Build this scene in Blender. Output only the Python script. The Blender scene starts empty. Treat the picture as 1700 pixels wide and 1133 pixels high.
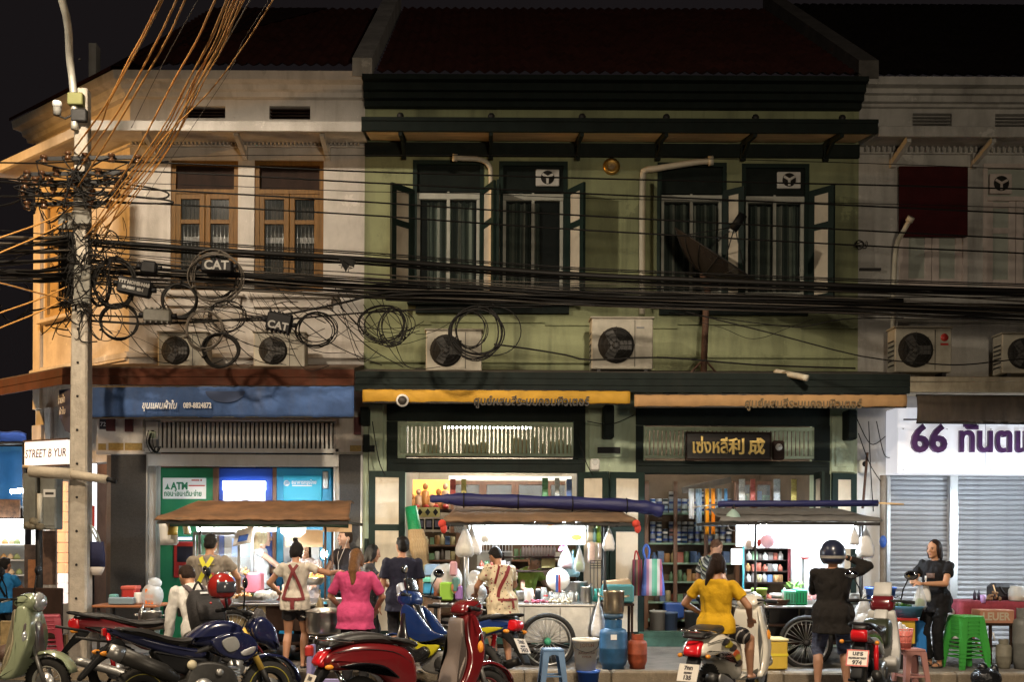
import bpy, bmesh, math, random
from mathutils import Vector, Matrix, Euler
random.seed(7)
sc = bpy.context.scene
COL = sc.collection
V = Vector
# ---------------------------------------------------------------- camera
FPX, DIST, EYE, CX, CY, ROLL = 1840.0, 16.0, 1.54, 800.0, 895.0, 0.005
cd = bpy.data.cameras.new('camera'); cam = bpy.data.objects.new('camera', cd); COL.objects.link(cam)
cd.sensor_width = 36.0; cd.lens = FPX/1700*36; cd.shift_x = (850-CX)/1700; cd.shift_y = (CY-566.5)/1700
cd.clip_start = 0.1; cd.clip_end = 400
cam.location = (0, -DIST, EYE); cam.rotation_euler = (math.pi/2, -ROLL, 0)
sc.camera = cam
# ---------------------------------------------------------------- night sky, no sun
world = bpy.data.worlds.new('World'); sc.world = world; world.use_nodes = True
bg = world.node_tree.nodes['Background']
bg.inputs[0].default_value = (0.36, 0.29, 0.31, 1); bg.inputs[1].default_value = 0.024
# ---------------------------------------------------------------- lamps: pole arm, unseen ones over side street and road, one added fill
def lamp(name, kind, loc, power, color, size=0.15, aim=None, spot=None, blend=0.6):
 ld = bpy.data.lights.new(name, kind); ld.energy = power; ld.color = color
 if kind != 'AREA': ld.shadow_soft_size = size
 o = bpy.data.objects.new(name, ld); COL.objects.link(o); o.location = loc
 if kind == 'SPOT': ld.spot_size = math.radians(spot); ld.spot_blend = blend
 if aim is not None: o.rotation_euler = (V(aim)-V(loc)).to_track_quat('-Z', 'Y').to_euler()
 return o
lamp('pole_lamp_light', 'SPOT', (-4.9, -5.2, 8.40), 1500, (1.0, 0.85, 0.65), 0.12, aim=(-4.4, -4.6, 0.0), spot=164, blend=0.30)
lamp('side_street_light', 'SPOT', (-12.3, -1.0, 6.0), 2000, (1.0, 0.50, 0.13), 0.10, aim=(-6.4, 0.9, 4.9), spot=62, blend=0.5)
lamp('road_lamp_light', 'SPOT', (2.2, -10.2, 7.6), 3300, (1.0, 0.84, 0.64), 0.3, aim=(1.8, -3.4, 0.2), spot=72, blend=0.45)
lamp('road_lamp_light', 'SPOT', (-7.0, -10.5, 7.6), 2700, (1.0, 0.78, 0.54), 0.3, aim=(-4.6, -3.6, 0.2), spot=72, blend=0.45)
lamp('frontal_fill_light', 'POINT', (3.0, -19.0, 2.9), 2000, (1.0, 0.84, 0.62), 0.5)  # fill added behind the camera to brighten everything from the front
vs = sc.view_settings
sc.display_settings.display_device = 'sRGB'; vs.view_transform = 'Standard'; vs.look = 'None'; vs.exposure = 0.0; vs.gamma = 1.0; vs.use_curve_mapping = False
cy = sc.cycles if hasattr(sc, 'cycles') else None
sc.render.engine = 'CYCLES'
sc.cycles.use_denoising = True; sc.cycles.max_bounces = 7; sc.cycles.diffuse_bounces = 3; sc.cycles.glossy_bounces = 3
sc.cycles.transmission_bounces = 5; sc.cycles.transparent_max_bounces = 12; sc.cycles.sample_clamp_indirect = 4.0
sc.cycles.caustics_reflective = False; sc.cycles.caustics_refractive = False
# ---------------------------------------------------------------- picture-to-place helper: the point of the photograph (px, py) at depth Y
def P(px, py, Y=0.0):
 dx, dy = px-CX, py-CY
 ux, uy = dx+ROLL*dy, dy-ROLL*dx
 s = (Y+DIST)/FPX
 return V((ux*s, Y, EYE-uy*s))
def SC(Y): return FPX/(Y+DIST)      # pixels per metre at depth Y
# ---------------------------------------------------------------- materials
MATS = {}
def mat(name, col, rough=0.6, metal=0.0, var=0.0, vscale=6.0, bump=0.0, bscale=40.0, stretch=(1,1,1), emis=0.0, ecol=None, alpha=1.0,
  dirt=0.0, dcol=(0.03,0.025,0.02), dscale=1.2, dstretch=(1,1,0.25), trans=0.0, coat=0.0, sheen=0.0, spec=0.5, streak=0.0):
 if name in MATS: return MATS[name]
 m = bpy.data.materials.new(name); m.use_nodes = True; MATS[name] = m
 nt = m.node_tree; N = nt.nodes; L = nt.links; b = N['Principled BSDF']
 c4 = (col[0], col[1], col[2], 1)
 b.inputs['Base Color'].default_value = c4; b.inputs['Roughness'].default_value = rough; b.inputs['Metallic'].default_value = metal
 if coat: b.inputs['Coat Weight'].default_value = coat; b.inputs['Coat Roughness'].default_value = 0.08
 if sheen: b.inputs['Sheen Weight'].default_value = sheen
 if trans: b.inputs['Transmission Weight'].default_value = trans
 if alpha < 1: b.inputs['Alpha'].default_value = alpha
 if emis:
  e = ecol or col
  b.inputs['Emission Color'].default_value = (e[0], e[1], e[2], 1); b.inputs['Emission Strength'].default_value = emis
 tc = None
 def coords(st):
  nonlocal tc
  if tc is None: tc = N.new('ShaderNodeTexCoord')
  mp = N.new('ShaderNodeMapping'); L.new(tc.outputs['Object'], mp.inputs[0]); mp.inputs['Scale'].default_value = st
  return mp
 last = None; b.inputs['Specular IOR Level'].default_value = spec
 if var:
  mp = coords(stretch); n = N.new('ShaderNodeTexNoise'); n.inputs['Scale'].default_value = vscale; n.inputs['Detail'].default_value = 6; n.inputs['Roughness'].default_value = 0.65
  L.new(mp.outputs[0], n.inputs['Vector'])
  r = N.new('ShaderNodeValToRGB'); L.new(n.outputs['Fac'], r.inputs[0])
  r.color_ramp.elements[0].position = 0.3; r.color_ramp.elements[1].position = 0.7
  lo, hi = 1-var, 1+var*0.6
  r.color_ramp.elements[0].color = (col[0]*lo, col[1]*lo, col[2]*lo, 1); r.color_ramp.elements[1].color = (min(1,col[0]*hi), min(1,col[1]*hi), min(1,col[2]*hi), 1)
  last = r.outputs[0]
 if dirt:
  mp = coords(dstretch); n = N.new('ShaderNodeTexNoise'); n.inputs['Scale'].default_value = dscale*4; n.inputs['Detail'].default_value = 8; n.inputs['Roughness'].default_value = 0.7
  L.new(mp.outputs[0], n.inputs['Vector'])
  r = N.new('ShaderNodeValToRGB'); L.new(n.outputs['Fac'], r.inputs[0]); r.color_ramp.elements[0].position = 0.5; r.color_ramp.elements[1].position = 0.78
  r.color_ramp.elements[0].color = (0,0,0,1); r.color_ramp.elements[1].color = (dirt,dirt,dirt,1)
  mx = N.new('ShaderNodeMix'); mx.data_type = 'RGBA'
  L.new(r.outputs[0], mx.inputs['Factor'])
  if last is not None: L.new(last, mx.inputs['A'])
  else: mx.inputs['A'].default_value = c4
  mx.inputs['B'].default_value = (dcol[0], dcol[1], dcol[2], 1)
  last = mx.outputs['Result']
 if streak:
  for st,sc_,lo,hi in (((1,1,.10),2.0,.50,.78),((1,1,.07),6.0,.58,.82)):
   mp = coords(st); n = N.new('ShaderNodeTexNoise'); n.inputs['Scale'].default_value = sc_; n.inputs['Detail'].default_value = 5; L.new(mp.outputs[0], n.inputs['Vector'])
   r = N.new('ShaderNodeValToRGB'); L.new(n.outputs['Fac'], r.inputs[0]); r.color_ramp.elements[0].position = lo; r.color_ramp.elements[1].position = hi
   r.color_ramp.elements[0].color = (0,0,0,1); r.color_ramp.elements[1].color = (streak,streak,streak,1)
   mx = N.new('ShaderNodeMix'); mx.data_type = 'RGBA'; L.new(r.outputs[0], mx.inputs['Factor'])
   if last is not None: L.new(last, mx.inputs['A'])
   else: mx.inputs['A'].default_value = c4
   mx.inputs['B'].default_value = (dcol[0], dcol[1], dcol[2], 1); last = mx.outputs['Result']
  for sc_,lo,k in ((1.7,.615,1.28),(2.6,.63,.62)):   # patched and flaked paint
   mp = coords((1,1,.8)); n = N.new('ShaderNodeTexNoise'); n.inputs['Scale'].default_value = sc_; n.inputs['Detail'].default_value = 9; n.inputs['Roughness'].default_value = .7; L.new(mp.outputs[0], n.inputs['Vector'])
   r = N.new('ShaderNodeValToRGB'); L.new(n.outputs['Fac'], r.inputs[0]); r.color_ramp.elements[0].position = lo; r.color_ramp.elements[1].position = lo+.015
   r.color_ramp.elements[0].color = (0,0,0,1); r.color_ramp.elements[1].color = (.55,.55,.55,1)
   mx = N.new('ShaderNodeMix'); mx.data_type = 'RGBA'; L.new(r.outputs[0], mx.inputs['Factor']); L.new(last, mx.inputs['A'])
   mx.inputs['B'].default_value = (min(1,col[0]*k), min(1,col[1]*k), min(1,col[2]*k), 1); last = mx.outputs['Result']
 if last is not None: L.new(last, b.inputs['Base Color'])
 if bump:
  mp = coords(stretch); n = N.new('ShaderNodeTexNoise'); n.inputs['Scale'].default_value = bscale; n.inputs['Detail'].default_value = 4
  L.new(mp.outputs[0], n.inputs['Vector'])
  bp = N.new('ShaderNodeBump'); bp.inputs['Strength'].default_value = bump; bp.inputs['Distance'].default_value = 0.02
  L.new(n.outputs['Fac'], bp.inputs['Height']); L.new(bp.outputs[0], b.inputs['Normal'])
 return m
def stripes_mat(name, cols, axis=0, freq=20.0, rough=0.6, rot=0.0):
 """stripes, woven, printed or standing for pleat shading: a ramp of flat colours repeated along one object axis"""
 if name in MATS: return MATS[name]
 m = bpy.data.materials.new(name); m.use_nodes = True; MATS[name] = m
 nt = m.node_tree; N = nt.nodes; L = nt.links; b = N['Principled BSDF']; b.inputs['Roughness'].default_value = rough
 tc = N.new('ShaderNodeTexCoord'); mp = N.new('ShaderNodeMapping'); L.new(tc.outputs['Object'], mp.inputs[0]); mp.inputs['Rotation'].default_value = (0, rot, 0)
 sx = N.new('ShaderNodeSeparateXYZ'); L.new(mp.outputs[0], sx.inputs[0])
 mu = N.new('ShaderNodeMath'); mu.operation = 'MULTIPLY'; L.new(sx.outputs[axis], mu.inputs[0]); mu.inputs[1].default_value = freq
 fr = N.new('ShaderNodeMath'); fr.operation = 'FRACT'; L.new(mu.outputs[0], fr.inputs[0])
 r = N.new('ShaderNodeValToRGB'); L.new(fr.outputs[0], r.inputs[0]); cr = r.color_ramp; cr.interpolation = 'CONSTANT'
 n = len(cols)
 for i, c in enumerate(cols):
  e = cr.elements[i] if i < 2 else cr.elements.new(i/n)
  e.position = i/n; e.color = (c[0], c[1], c[2], 1)
 L.new(r.outputs[0], b.inputs['Base Color'])
 return m
def print_mat(name, base, spots, rough=0.75, scale=22.0, thr=0.34):
 """printed cloth: scattered blotches of other colours on a ground colour"""
 if name in MATS: return MATS[name]
 m = bpy.data.materials.new(name); m.use_nodes = True; MATS[name] = m
 nt = m.node_tree; N = nt.nodes; L = nt.links; b = N['Principled BSDF']; b.inputs['Roughness'].default_value = rough
 tc = N.new('ShaderNodeTexCoord'); last = None
 for i, (c, s, th) in enumerate(spots):
  mp = N.new('ShaderNodeMapping'); L.new(tc.outputs['Object'], mp.inputs[0]); mp.inputs['Location'].default_value = (i*3.3, i*1.7, i*2.1)
  v = N.new('ShaderNodeTexVoronoi'); v.inputs['Scale'].default_value = s; L.new(mp.outputs[0], v.inputs['Vector'])
  n = N.new('ShaderNodeTexNoise'); n.inputs['Scale'].default_value = s*1.6; L.new(mp.outputs[0], n.inputs['Vector'])
  ad = N.new('ShaderNodeMath'); ad.operation = 'MULTIPLY_ADD'; L.new(n.outputs['Fac'], ad.inputs[0]); ad.inputs[1].default_value = 0.5; L.new(v.outputs['Distance'], ad.inputs[2])
  lt = N.new('ShaderNodeMath'); lt.operation = 'LESS_THAN'; L.new(ad.outputs[0], lt.inputs[0]); lt.inputs[1].default_value = th
  mx = N.new('ShaderNodeMix'); mx.data_type = 'RGBA'; L.new(lt.outputs[0], mx.inputs['Factor'])
  if last is None: mx.inputs['A'].default_value = (*base, 1)
  else: L.new(last, mx.inputs['A'])
  mx.inputs['B'].default_value = (*c, 1); last = mx.outputs['Result']
 L.new(last, b.inputs['Base Color'])
 return m
# ---------------------------------------------------------------- mesh builder
def perp(d):
 d = d.normalized(); a = V((0,0,1)) if abs(d.z) < 0.9 else V((1,0,0))
 u = d.cross(a).normalized(); return u, d.cross(u).normalized()
class MB:
 def __init__(s, M=None): s.v = []; s.f = []; s.fm = []; s.sm = []; s.M = M; s.mi = 0
 def add(s, vs, fs, smooth=False):
  o = len(s.v)
  for p in vs:
   p = V(p); s.v.append(s.M @ p if s.M is not None else p)
  for f in fs: s.f.append([i+o for i in f]); s.fm.append(s.mi); s.sm.append(smooth)
  return s
 def box(s, x0, x1, y0, y1, z0, z1, ch=0.0):
  if x0 > x1: x0, x1 = x1, x0
  if y0 > y1: y0, y1 = y1, y0
  if z0 > z1: z0, z1 = z1, z0
  if ch <= 0:
   return s.add([(x0,y0,z0),(x1,y0,z0),(x1,y1,z0),(x0,y1,z0),(x0,y0,z1),(x1,y0,z1),(x1,y1,z1),(x0,y1,z1)],
                  [(0,3,2,1),(4,5,6,7),(0,1,5,4),(1,2,6,5),(2,3,7,6),(3,0,4,7)])
  c = min(ch, (x1-x0)*.45, (y1-y0)*.45, (z1-z0)*.45); vs = []; 
  def ring(xa, xb, ya, yb, z, k):
   return [(xa+k,ya,z),(xb-k,ya,z),(xb,ya+k,z),(xb,yb-k,z),(xb-k,yb,z),(xa+k,yb,z),(xa,yb-k,z),(xa,ya+k,z)]
  rs = [ring(x0+c,x1-c,y0+c,y1-c,z0,c*.4), ring(x0,x1,y0,y1,z0+c,c), ring(x0,x1,y0,y1,z1-c,c), ring(x0+c,x1-c,y0+c,y1-c,z1,c*.4)]
  for r in rs: vs += r
  fs = [tuple(reversed(range(8))), tuple(range(24,32))]
  for k in range(3):
   for i in range(8): j = (i+1)%8; fs.append((k*8+i, k*8+j, k*8+8+j, k*8+8+i))
  return s.add(vs, fs)
 def obox(s, a, b, w, h, up=(0,0,1)):
  """bar from a to b of section w (sideways) x h (along up)"""
  a, b = V(a), V(b); d = (b-a).normalized(); u = V(up); side = d.cross(u)
  if side.length < 1e-4: side = d.cross(V((1,0,0)))
  side.normalize(); u = side.cross(d).normalized()
  q = [(-1,-1),(1,-1),(1,1),(-1,1)]
  vs = [a+side*(w/2*i)+u*(h/2*j) for i,j in q]+[b+side*(w/2*i)+u*(h/2*j) for i,j in q]
  return s.add(vs, [(0,3,2,1),(4,5,6,7),(0,1,5,4),(1,2,6,5),(2,3,7,6),(3,0,4,7)])
 def tube(s, pts, r, n=8, cap=True, smooth=True, closed=False):
  pts = [V(p) for p in pts]; m = len(pts)
  if m < 2: return s
  rs = r if isinstance(r, (list, tuple)) else [r]*m
  vs = []; u = None
  for i, p in enumerate(pts):
   if closed: d = pts[(i+1)%m]-pts[i-1]
   else: d = pts[min(i+1,m-1)]-pts[max(i-1,0)]
   if d.length < 1e-9: d = V((0,0,1))
   d.normalize()
   if u is None: u, w = perp(d)
   else:
    u = (u-d*u.dot(d))
    if u.length < 1e-6: u, w = perp(d)
    u.normalize(); w = d.cross(u)
   w = d.cross(u).normalized()
   for k in range(n):
    t = 2*math.pi*k/n; vs.append(p+u*(math.cos(t)*rs[i])+w*(math.sin(t)*rs[i]))
  fs = []
  for i in range(m if closed else m-1):
   a = i*n; b = ((i+1)%m)*n
   for k in range(n): j = (k+1)%n; fs.append((a+k, a+j, b+j, b+k))
  if cap and not closed: fs.append(tuple(reversed(range(n)))); fs.append(tuple(range((m-1)*n, m*n)))
  return s.add(vs, fs, smooth)
 def lathe(s, prof, c, axis=(0,0,1), n=16, smooth=True, cap=True):
  """prof: list of (radius, height along axis)"""
  ax = V(axis).normalized(); u, w = perp(ax); c = V(c); vs = []
  for r, h in prof:
   for k in range(n):
    t = 2*math.pi*k/n; vs.append(c+ax*h+u*(math.cos(t)*r)+w*(math.sin(t)*r))
  fs = []
  for i in range(len(prof)-1):
   for k in range(n): j = (k+1)%n; fs.append((i*n+k, i*n+j, (i+1)*n+j, (i+1)*n+k))
  if cap: fs.append(tuple(reversed(range(n)))); fs.append(tuple(range((len(prof)-1)*n, len(prof)*n)))
  return s.add(vs, fs, smooth)
 def ell(s, c, rx, ry, rz, n=14, m=8, R=None, smooth=True):
  vs = []; c = V(c)
  for i in range(1, m):
   a = math.pi*i/m
   for k in range(n):
    t = 2*math.pi*k/n; p = V((math.sin(a)*math.cos(t)*rx, math.sin(a)*math.sin(t)*ry, math.cos(a)*rz))
    vs.append(c+(R @ p if R is not None else p))
  top = len(vs); z = V((0,0,rz)); z = R @ z if R is not None else z
  vs += [c+z, c-z]; fs = []
  for k in range(n): j = (k+1)%n; fs.append((top, k, j)); fs.append((top+1, (m-2)*n+j, (m-2)*n+k))
  for i in range(m-2):
   for k in range(n): j = (k+1)%n; fs.append((i*n+k, (i+1)*n+k, (i+1)*n+j, i*n+j))
  return s.add(vs, fs, smooth)
 def cone(s, a, b, ra, rb, n=12, round_ends=True):
  """tapered capsule, closed"""
  a, b = V(a), V(b); d = (b-a); L = d.length
  if L < 1e-6: return s.ell(a, ra, ra, ra)
  prof = []
  if round_ends:
   for k in range(0, 4): t = math.pi/2*k/4; prof.append((max(ra*math.sin(t), ra*0.02), -ra*math.cos(t)))
  prof.append((ra, 0)); prof.append((rb, L))
  if round_ends:
   for k in range(1, 5): t = math.pi/2*k/4; prof.append((max(rb*math.cos(t), rb*0.02), L+rb*math.sin(t)))
  return s.lathe(prof, a, d, n)
 def loft(s, rings, cap=True, smooth=True):
  n = len(rings[0]); vs = [p for r in rings for p in r]; fs = []
  for i in range(len(rings)-1):
   for k in range(n): j = (k+1)%n; fs.append((i*n+k, i*n+j, (i+1)*n+j, (i+1)*n+k))
  if cap: fs.append(tuple(reversed(range(n)))); fs.append(tuple(range((len(rings)-1)*n, len(rings)*n)))
  return s.add(vs, fs, smooth)
 def quad(s, a, b, c, d, smooth=False): return s.add([a,b,c,d], [(0,1,2,3)], smooth)
 def sheet(s, f, nu, nv, smooth=True, thick=0.0, nrm=None):
  """surface f(u,v) sampled on a grid; thick gives it a back side along nrm"""
  vs = [V(f(i/nu, j/nv)) for j in range(nv+1) for i in range(nu+1)]; fs = []
  for j in range(nv):
   for i in range(nu): a = j*(nu+1)+i; fs.append((a, a+1, a+nu+2, a+nu+1))
  if thick:
   k = len(vs); d = V(nrm)*thick; vs += [p+d for p in vs]
   fs += [tuple(reversed([i+k for i in f])) for f in list(fs)]
   bd = [i for i in range(nu+1)]+[(nu+1)*j+nu for j in range(1, nv+1)]+[(nu+1)*nv+i for i in range(nu-1,-1,-1)]+[(nu+1)*j for j in range(nv-1,0,-1)]
   for q in range(len(bd)): a, b = bd[q], bd[(q+1)%len(bd)]; fs.append((b, a, a+k, b+k))
  return s.add(vs, fs, smooth)
 def pillow(s, poly, half, inset=0.02, yc=0.0, steps=3, wf=None):
  """side outline [(u,v)] in the local x-z plane, blown up to +-half along y with rounded rims; wf(u,v) scales the width"""
  n = len(poly); A = sum(poly[i][0]*poly[(i+1)%n][1]-poly[(i+1)%n][0]*poly[i][1] for i in range(n))
  if A < 0: poly = poly[::-1]
  pts = [V((p[0], p[1])) for p in poly]; nr = []
  for i in range(n):
   e1 = pts[i]-pts[i-1]; e2 = pts[(i+1)%n]-pts[i]
   e1 = e1.normalized() if e1.length > 1e-9 else V((1,0)); e2 = e2.normalized() if e2.length > 1e-9 else e1
   t = e1+e2
   if t.length < 1e-6: t = e1
   t.normalize(); k = max(0.5, t.dot(e1)); nr.append(V((-t.y, t.x))/k)
  rings = []
  lay = [(-1, i) for i in range(steps, -1, -1)]+[(1, i) for i in range(0, steps+1)]
  for sg, i in lay:
   a = math.pi/2*i/steps; ins = inset*(1-math.cos(a)); w = half-min(inset, half*0.9)*(1-math.sin(a))
   ring = []
   for k in range(n):
    q = pts[k]+nr[k]*ins; ww = w*(wf(q.x, q.y) if wf else 1.0); ring.append((q.x, yc+sg*ww, q.y))
   rings.append(ring)
  return s.loft(rings)
 def build(s, name, mats, parent=None, bevel=0.0, fixed=False, split=False):
  if split: return s._split(name, mats, parent, bevel)
  if not isinstance(mats, (list, tuple)): mats = [mats]
  me = bpy.data.meshes.new(name); loc = V((0,0,0))
  if parent is not None and parent.get('_w'): loc = wloc(parent)
  me.from_pydata([tuple(p-loc) for p in s.v], [], s.f)
  me.polygons.foreach_set('material_index', s.fm); me.polygons.foreach_set('use_smooth', s.sm)
  for m in mats: me.materials.append(m)
  me.update()
  o = bpy.data.objects.new(name, me); COL.objects.link(o)
  if parent is not None:
   o.parent = parent
   if parent.get('_w'): o['_w'] = 1
  elif not fixed and len(s.v):
   c = V(((min(p.x for p in s.v)+max(p.x for p in s.v))/2, (min(p.y for p in s.v)+max(p.y for p in s.v))/2, min(p.z for p in s.v)))
   me.transform(Matrix.Translation(-c)); o.location = c
  if bevel:
   b = o.modifiers.new('bevel', 'BEVEL'); b.width = bevel; b.segments = 2; b.limit_method = 'ANGLE'; b.angle_limit = math.radians(40)
  return o
def _split(s, name, mats, parent, bevel):
 par = list(range(len(s.v)))
 def find(a):
  while par[a] != a: par[a] = par[par[a]]; a = par[a]
  return a
 for f in s.f:
  for i in f[1:]: par[find(i)] = find(f[0])
 groups = {}
 for k, f in enumerate(s.f): groups.setdefault(find(f[0]), []).append(k)
 out = []
 for ks in groups.values():
  m = MB(); ix = {}
  for k in ks:
   for i in s.f[k]:
    if i not in ix: ix[i] = len(m.v); m.v.append(s.v[i])
   m.f.append([ix[i] for i in s.f[k]]); m.fm.append(s.fm[k]); m.sm.append(s.sm[k])
  out.append(m.build(name, mats, parent, bevel))
 return out
MB._split = _split
def wloc(o):
 l = V((0,0,0))
 while o is not None: l += o.location; o = o.parent
 return l
def tag(o, label=None, cat=None, group=None, kind=None):
 if label: o['label'] = label
 if cat: o['category'] = cat
 if group: o['group'] = group
 if kind: o['kind'] = kind
 return o
def thing(name, label, cat, loc=(0,0,0), group=None, rz=0.0, world=True):
 """an Empty at the thing's base; with world=True its parts are given in world coordinates"""
 o = bpy.data.objects.new(name, None); COL.objects.link(o); o.location = loc; o.rotation_euler = (0,0,rz)
 o.empty_display_size = 0.1
 if world and not rz: o['_w'] = 1
 return tag(o, label, cat, group)
def copy_tree(o, parent=None):
 c = o.copy(); COL.objects.link(c)
 if parent is not None: c.parent = parent
 for ch in list(o.children): copy_tree(ch, c)
 return c
def text(name, body, size, loc, mt, parent=None, extrude=0.004, rot=(math.pi/2,0,0), align='LEFT', width=None, offset=0.0, shear=0.0, bevel=0.0):
 c = bpy.data.curves.new(name, 'FONT'); c.body = body; c.size = size; c.extrude = extrude; c.align_x = align; c.offset = offset; c.shear = shear
 c.bevel_depth = bevel; c.resolution_u = 3
 c.materials.append(mt); o = bpy.data.objects.new(name, c); COL.objects.link(o)
 me = bpy.data.meshes.new_from_object(o); bpy.data.objects.remove(o); bpy.data.curves.remove(c); me.name = name
 if width and len(me.vertices):
  xs = [v.co.x for v in me.vertices]; d = max(xs)-min(xs)
  if d > 1e-6: me.transform(Matrix.Diagonal((width/d, 1, 1, 1)))
 o = bpy.data.objects.new(name, me); COL.objects.link(o)
 l = V(loc)
 if parent is not None:
  o.parent = parent
  if parent.get('_w'): l = l-wloc(parent)
 o.location = l; o.rotation_euler = rot; o['kind'] = 'stuff'
 return o
def smooth_poly(pts, per=4, closed=True):
 """Catmull-Rom through 2-D or 3-D points"""
 n = len(pts); out = []
 pts = [V(p) for p in pts]; rng = range(n if closed else n-1)
 for i in rng:
  if closed: a, b, c, d = pts[i-1], pts[i], pts[(i+1)%n], pts[(i+2)%n]
  else: a, b, c, d = pts[max(i-1,0)], pts[i], pts[i+1], pts[min(i+2,n-1)]
  for k in range(per):
   t = k/per
   out.append(0.5*((2*b)+(c-a)*t+(2*a-5*b+4*c-d)*t*t+(3*b-a-3*c+d)*t**3))
 if not closed: out.append(pts[-1])
 return out
# ================================================================ materials of the place
M_white = mat('plaster_white', (0.62,0.58,0.54), 0.9, var=0.18, vscale=2.2, dirt=0.45, dcol=(0.20,0.17,0.13), dscale=0.8, bump=0.25, bscale=60, streak=.5)
M_white2 = mat('plaster_grey_white', (0.50,0.48,0.45), 0.9, var=0.25, vscale=1.8, dirt=0.7, dcol=(0.12,0.11,0.09), dscale=0.7, bump=0.3, bscale=60, streak=.5)
M_cham = mat('plaster_cream', (0.66,0.58,0.48), 0.9, var=0.2, vscale=2.5, dirt=0.5, dcol=(0.25,0.18,0.12), dscale=0.9, bump=0.3, bscale=50, streak=.3)
M_green = mat('plaster_green', (0.31,0.335,0.185), 0.9, var=0.16, vscale=1.6, dirt=0.6, dcol=(0.06,0.065,0.04), dscale=0.6, bump=0.2, bscale=60, streak=.7)
M_pale = mat('plaster_pale_green', (0.44,0.52,0.38), 0.85, var=0.14, vscale=2.0, dirt=0.55, dcol=(0.15,0.17,0.11), dscale=0.9, bump=0.2, bscale=50, streak=.4)
M_dgreen = mat('paint_dark_green', (0.011,0.017,0.015), 0.75, var=0.35, vscale=5, dirt=0.5, dcol=(0.022,0.022,0.018), dscale=1.5, spec=.2)
M_dgreen2 = mat('paint_bottle_green', (0.010,0.024,0.019), 0.6, var=0.25, vscale=6, spec=.25, dirt=0.4, dcol=(0.02,0.03,0.025), dscale=2)
M_cream = mat('panel_cream', (0.70,0.61,0.48), 0.7, var=0.12, vscale=4, dirt=0.35, dcol=(0.3,0.24,0.17), dscale=1.2)
M_soffit = mat('soffit_wood', (0.88,0.60,0.32), 0.7, var=0.3, vscale=5, stretch=(0.3,4,1))
M_wood = mat('window_wood', (0.19,0.092,0.018), 0.55, spec=.3, var=0.35, vscale=9, stretch=(3,3,0.4))
M_dwood = mat('dark_wood', (0.030,0.015,0.010), 0.7, spec=.2, var=0.4, vscale=6, stretch=(1,1,0.3))
M_mwood = mat('cabinet_wood', (0.16,0.075,0.04), 0.5, var=0.3, vscale=8, stretch=(3,3,0.4))
M_fascia = mat('fascia_red_brown', (0.085,0.026,0.013), 0.8, spec=.2, var=0.4, vscale=3, dirt=0.7, dcol=(0.05,0.035,0.025), dscale=1.4)
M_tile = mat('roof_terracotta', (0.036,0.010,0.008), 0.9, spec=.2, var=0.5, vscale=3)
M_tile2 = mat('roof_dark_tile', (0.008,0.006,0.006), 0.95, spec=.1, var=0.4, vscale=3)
M_granite = mat('granite_brown', (0.036,0.034,0.033), 0.35, var=0.5, vscale=60)
M_steel = mat('stainless_steel', (0.60,0.58,0.55), 0.28, metal=1.0, var=0.15, vscale=10, bump=0.06, bscale=12)
M_alu = mat('aluminium', (0.62,0.62,0.62), 0.35, metal=0.9, var=0.12, vscale=8)
M_whitem = mat('white_metal', (0.68,0.66,0.62), 0.45, var=0.08, vscale=6, dirt=0.35, dcol=(0.3,0.27,0.22))
M_black = mat('black_plastic', (0.007,0.007,0.008), 0.6, spec=.25)
M_iron = mat('black_iron', (0.018,0.016,0.015), 0.6, var=0.4, vscale=20)
M_rust = mat('rusty_iron', (0.09,0.045,0.028), 0.8, var=0.5, vscale=20)
M_conc = mat('concrete_pole', (0.46,0.41,0.34), 0.9, var=0.25, vscale=7, dirt=0.6, dcol=(0.14,0.12,0.09), dscale=1.6, bump=0.35, bscale=50)
M_cable = mat('black_cable', (0.006,0.005,0.004), 0.6, spec=.22)
M_cable2 = mat('grey_cable', (0.07,0.058,0.045), 0.5, spec=.3)
M_cable_lit = mat('cable_lamp_orange', (0.55,0.27,0.07), 0.45)  # orange of the street lamp put into the cable colour
M_pvc = mat('pvc_pipe', (0.60,0.55,0.44), 0.5, var=0.12, vscale=4, dirt=0.4, dcol=(0.3,0.25,0.18))
M_glass = mat('window_glass', (0.035,0.045,0.045), 0.25, alpha=0.2)
M_glass.node_tree.nodes['Principled BSDF'].inputs['Specular IOR Level'].default_value = 0.12
M_clear = mat('clear_glass', (0.75,0.82,0.82), 0.06, alpha=0.13)
M_bagp = mat('clear_plastic_bag', (0.75,0.75,0.74), 0.3, alpha=0.42, bump=0.8, bscale=16)
M_bagw = mat('white_plastic_bag', (0.78,0.77,0.76), 0.45, bump=0.8, bscale=14)
M_void = mat('dark_interior', (0.02,0.018,0.016), 0.95)
M_asph = mat('asphalt', (0.045,0.042,0.04), 0.72, var=0.4, vscale=3, bump=0.5, bscale=120)
M_pave = mat('pavement_concrete', (0.20,0.18,0.16), 0.85, var=0.35, vscale=2.5, dirt=0.7, dcol=(0.05,0.045,0.04), dscale=1.0, bump=0.4, bscale=70)
M_kerb = mat('kerb_concrete', (0.24,0.19,0.13), 0.85, var=0.4, vscale=4, dirt=0.7, dcol=(0.05,0.04,0.03), bump=0.4, bscale=60)
M_text_w = mat('white_lettering', (0.75,0.75,0.76), 0.6)
M_text_k = mat('black_lettering', (0.03,0.025,0.02), 0.6)
M_red = mat('red_plastic', (0.42,0.03,0.025), 0.4)
M_blue = mat('blue_plastic', (0.03,0.10,0.42), 0.4)
M_grn = mat('green_plastic', (0.06,0.36,0.06), 0.4, var=0.1, vscale=5)
M_yel = mat('yellow_plastic', (0.62,0.42,0.05), 0.45, var=0.12, vscale=5)
M_whp = mat('white_plastic', (0.75,0.74,0.72), 0.4)
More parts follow.
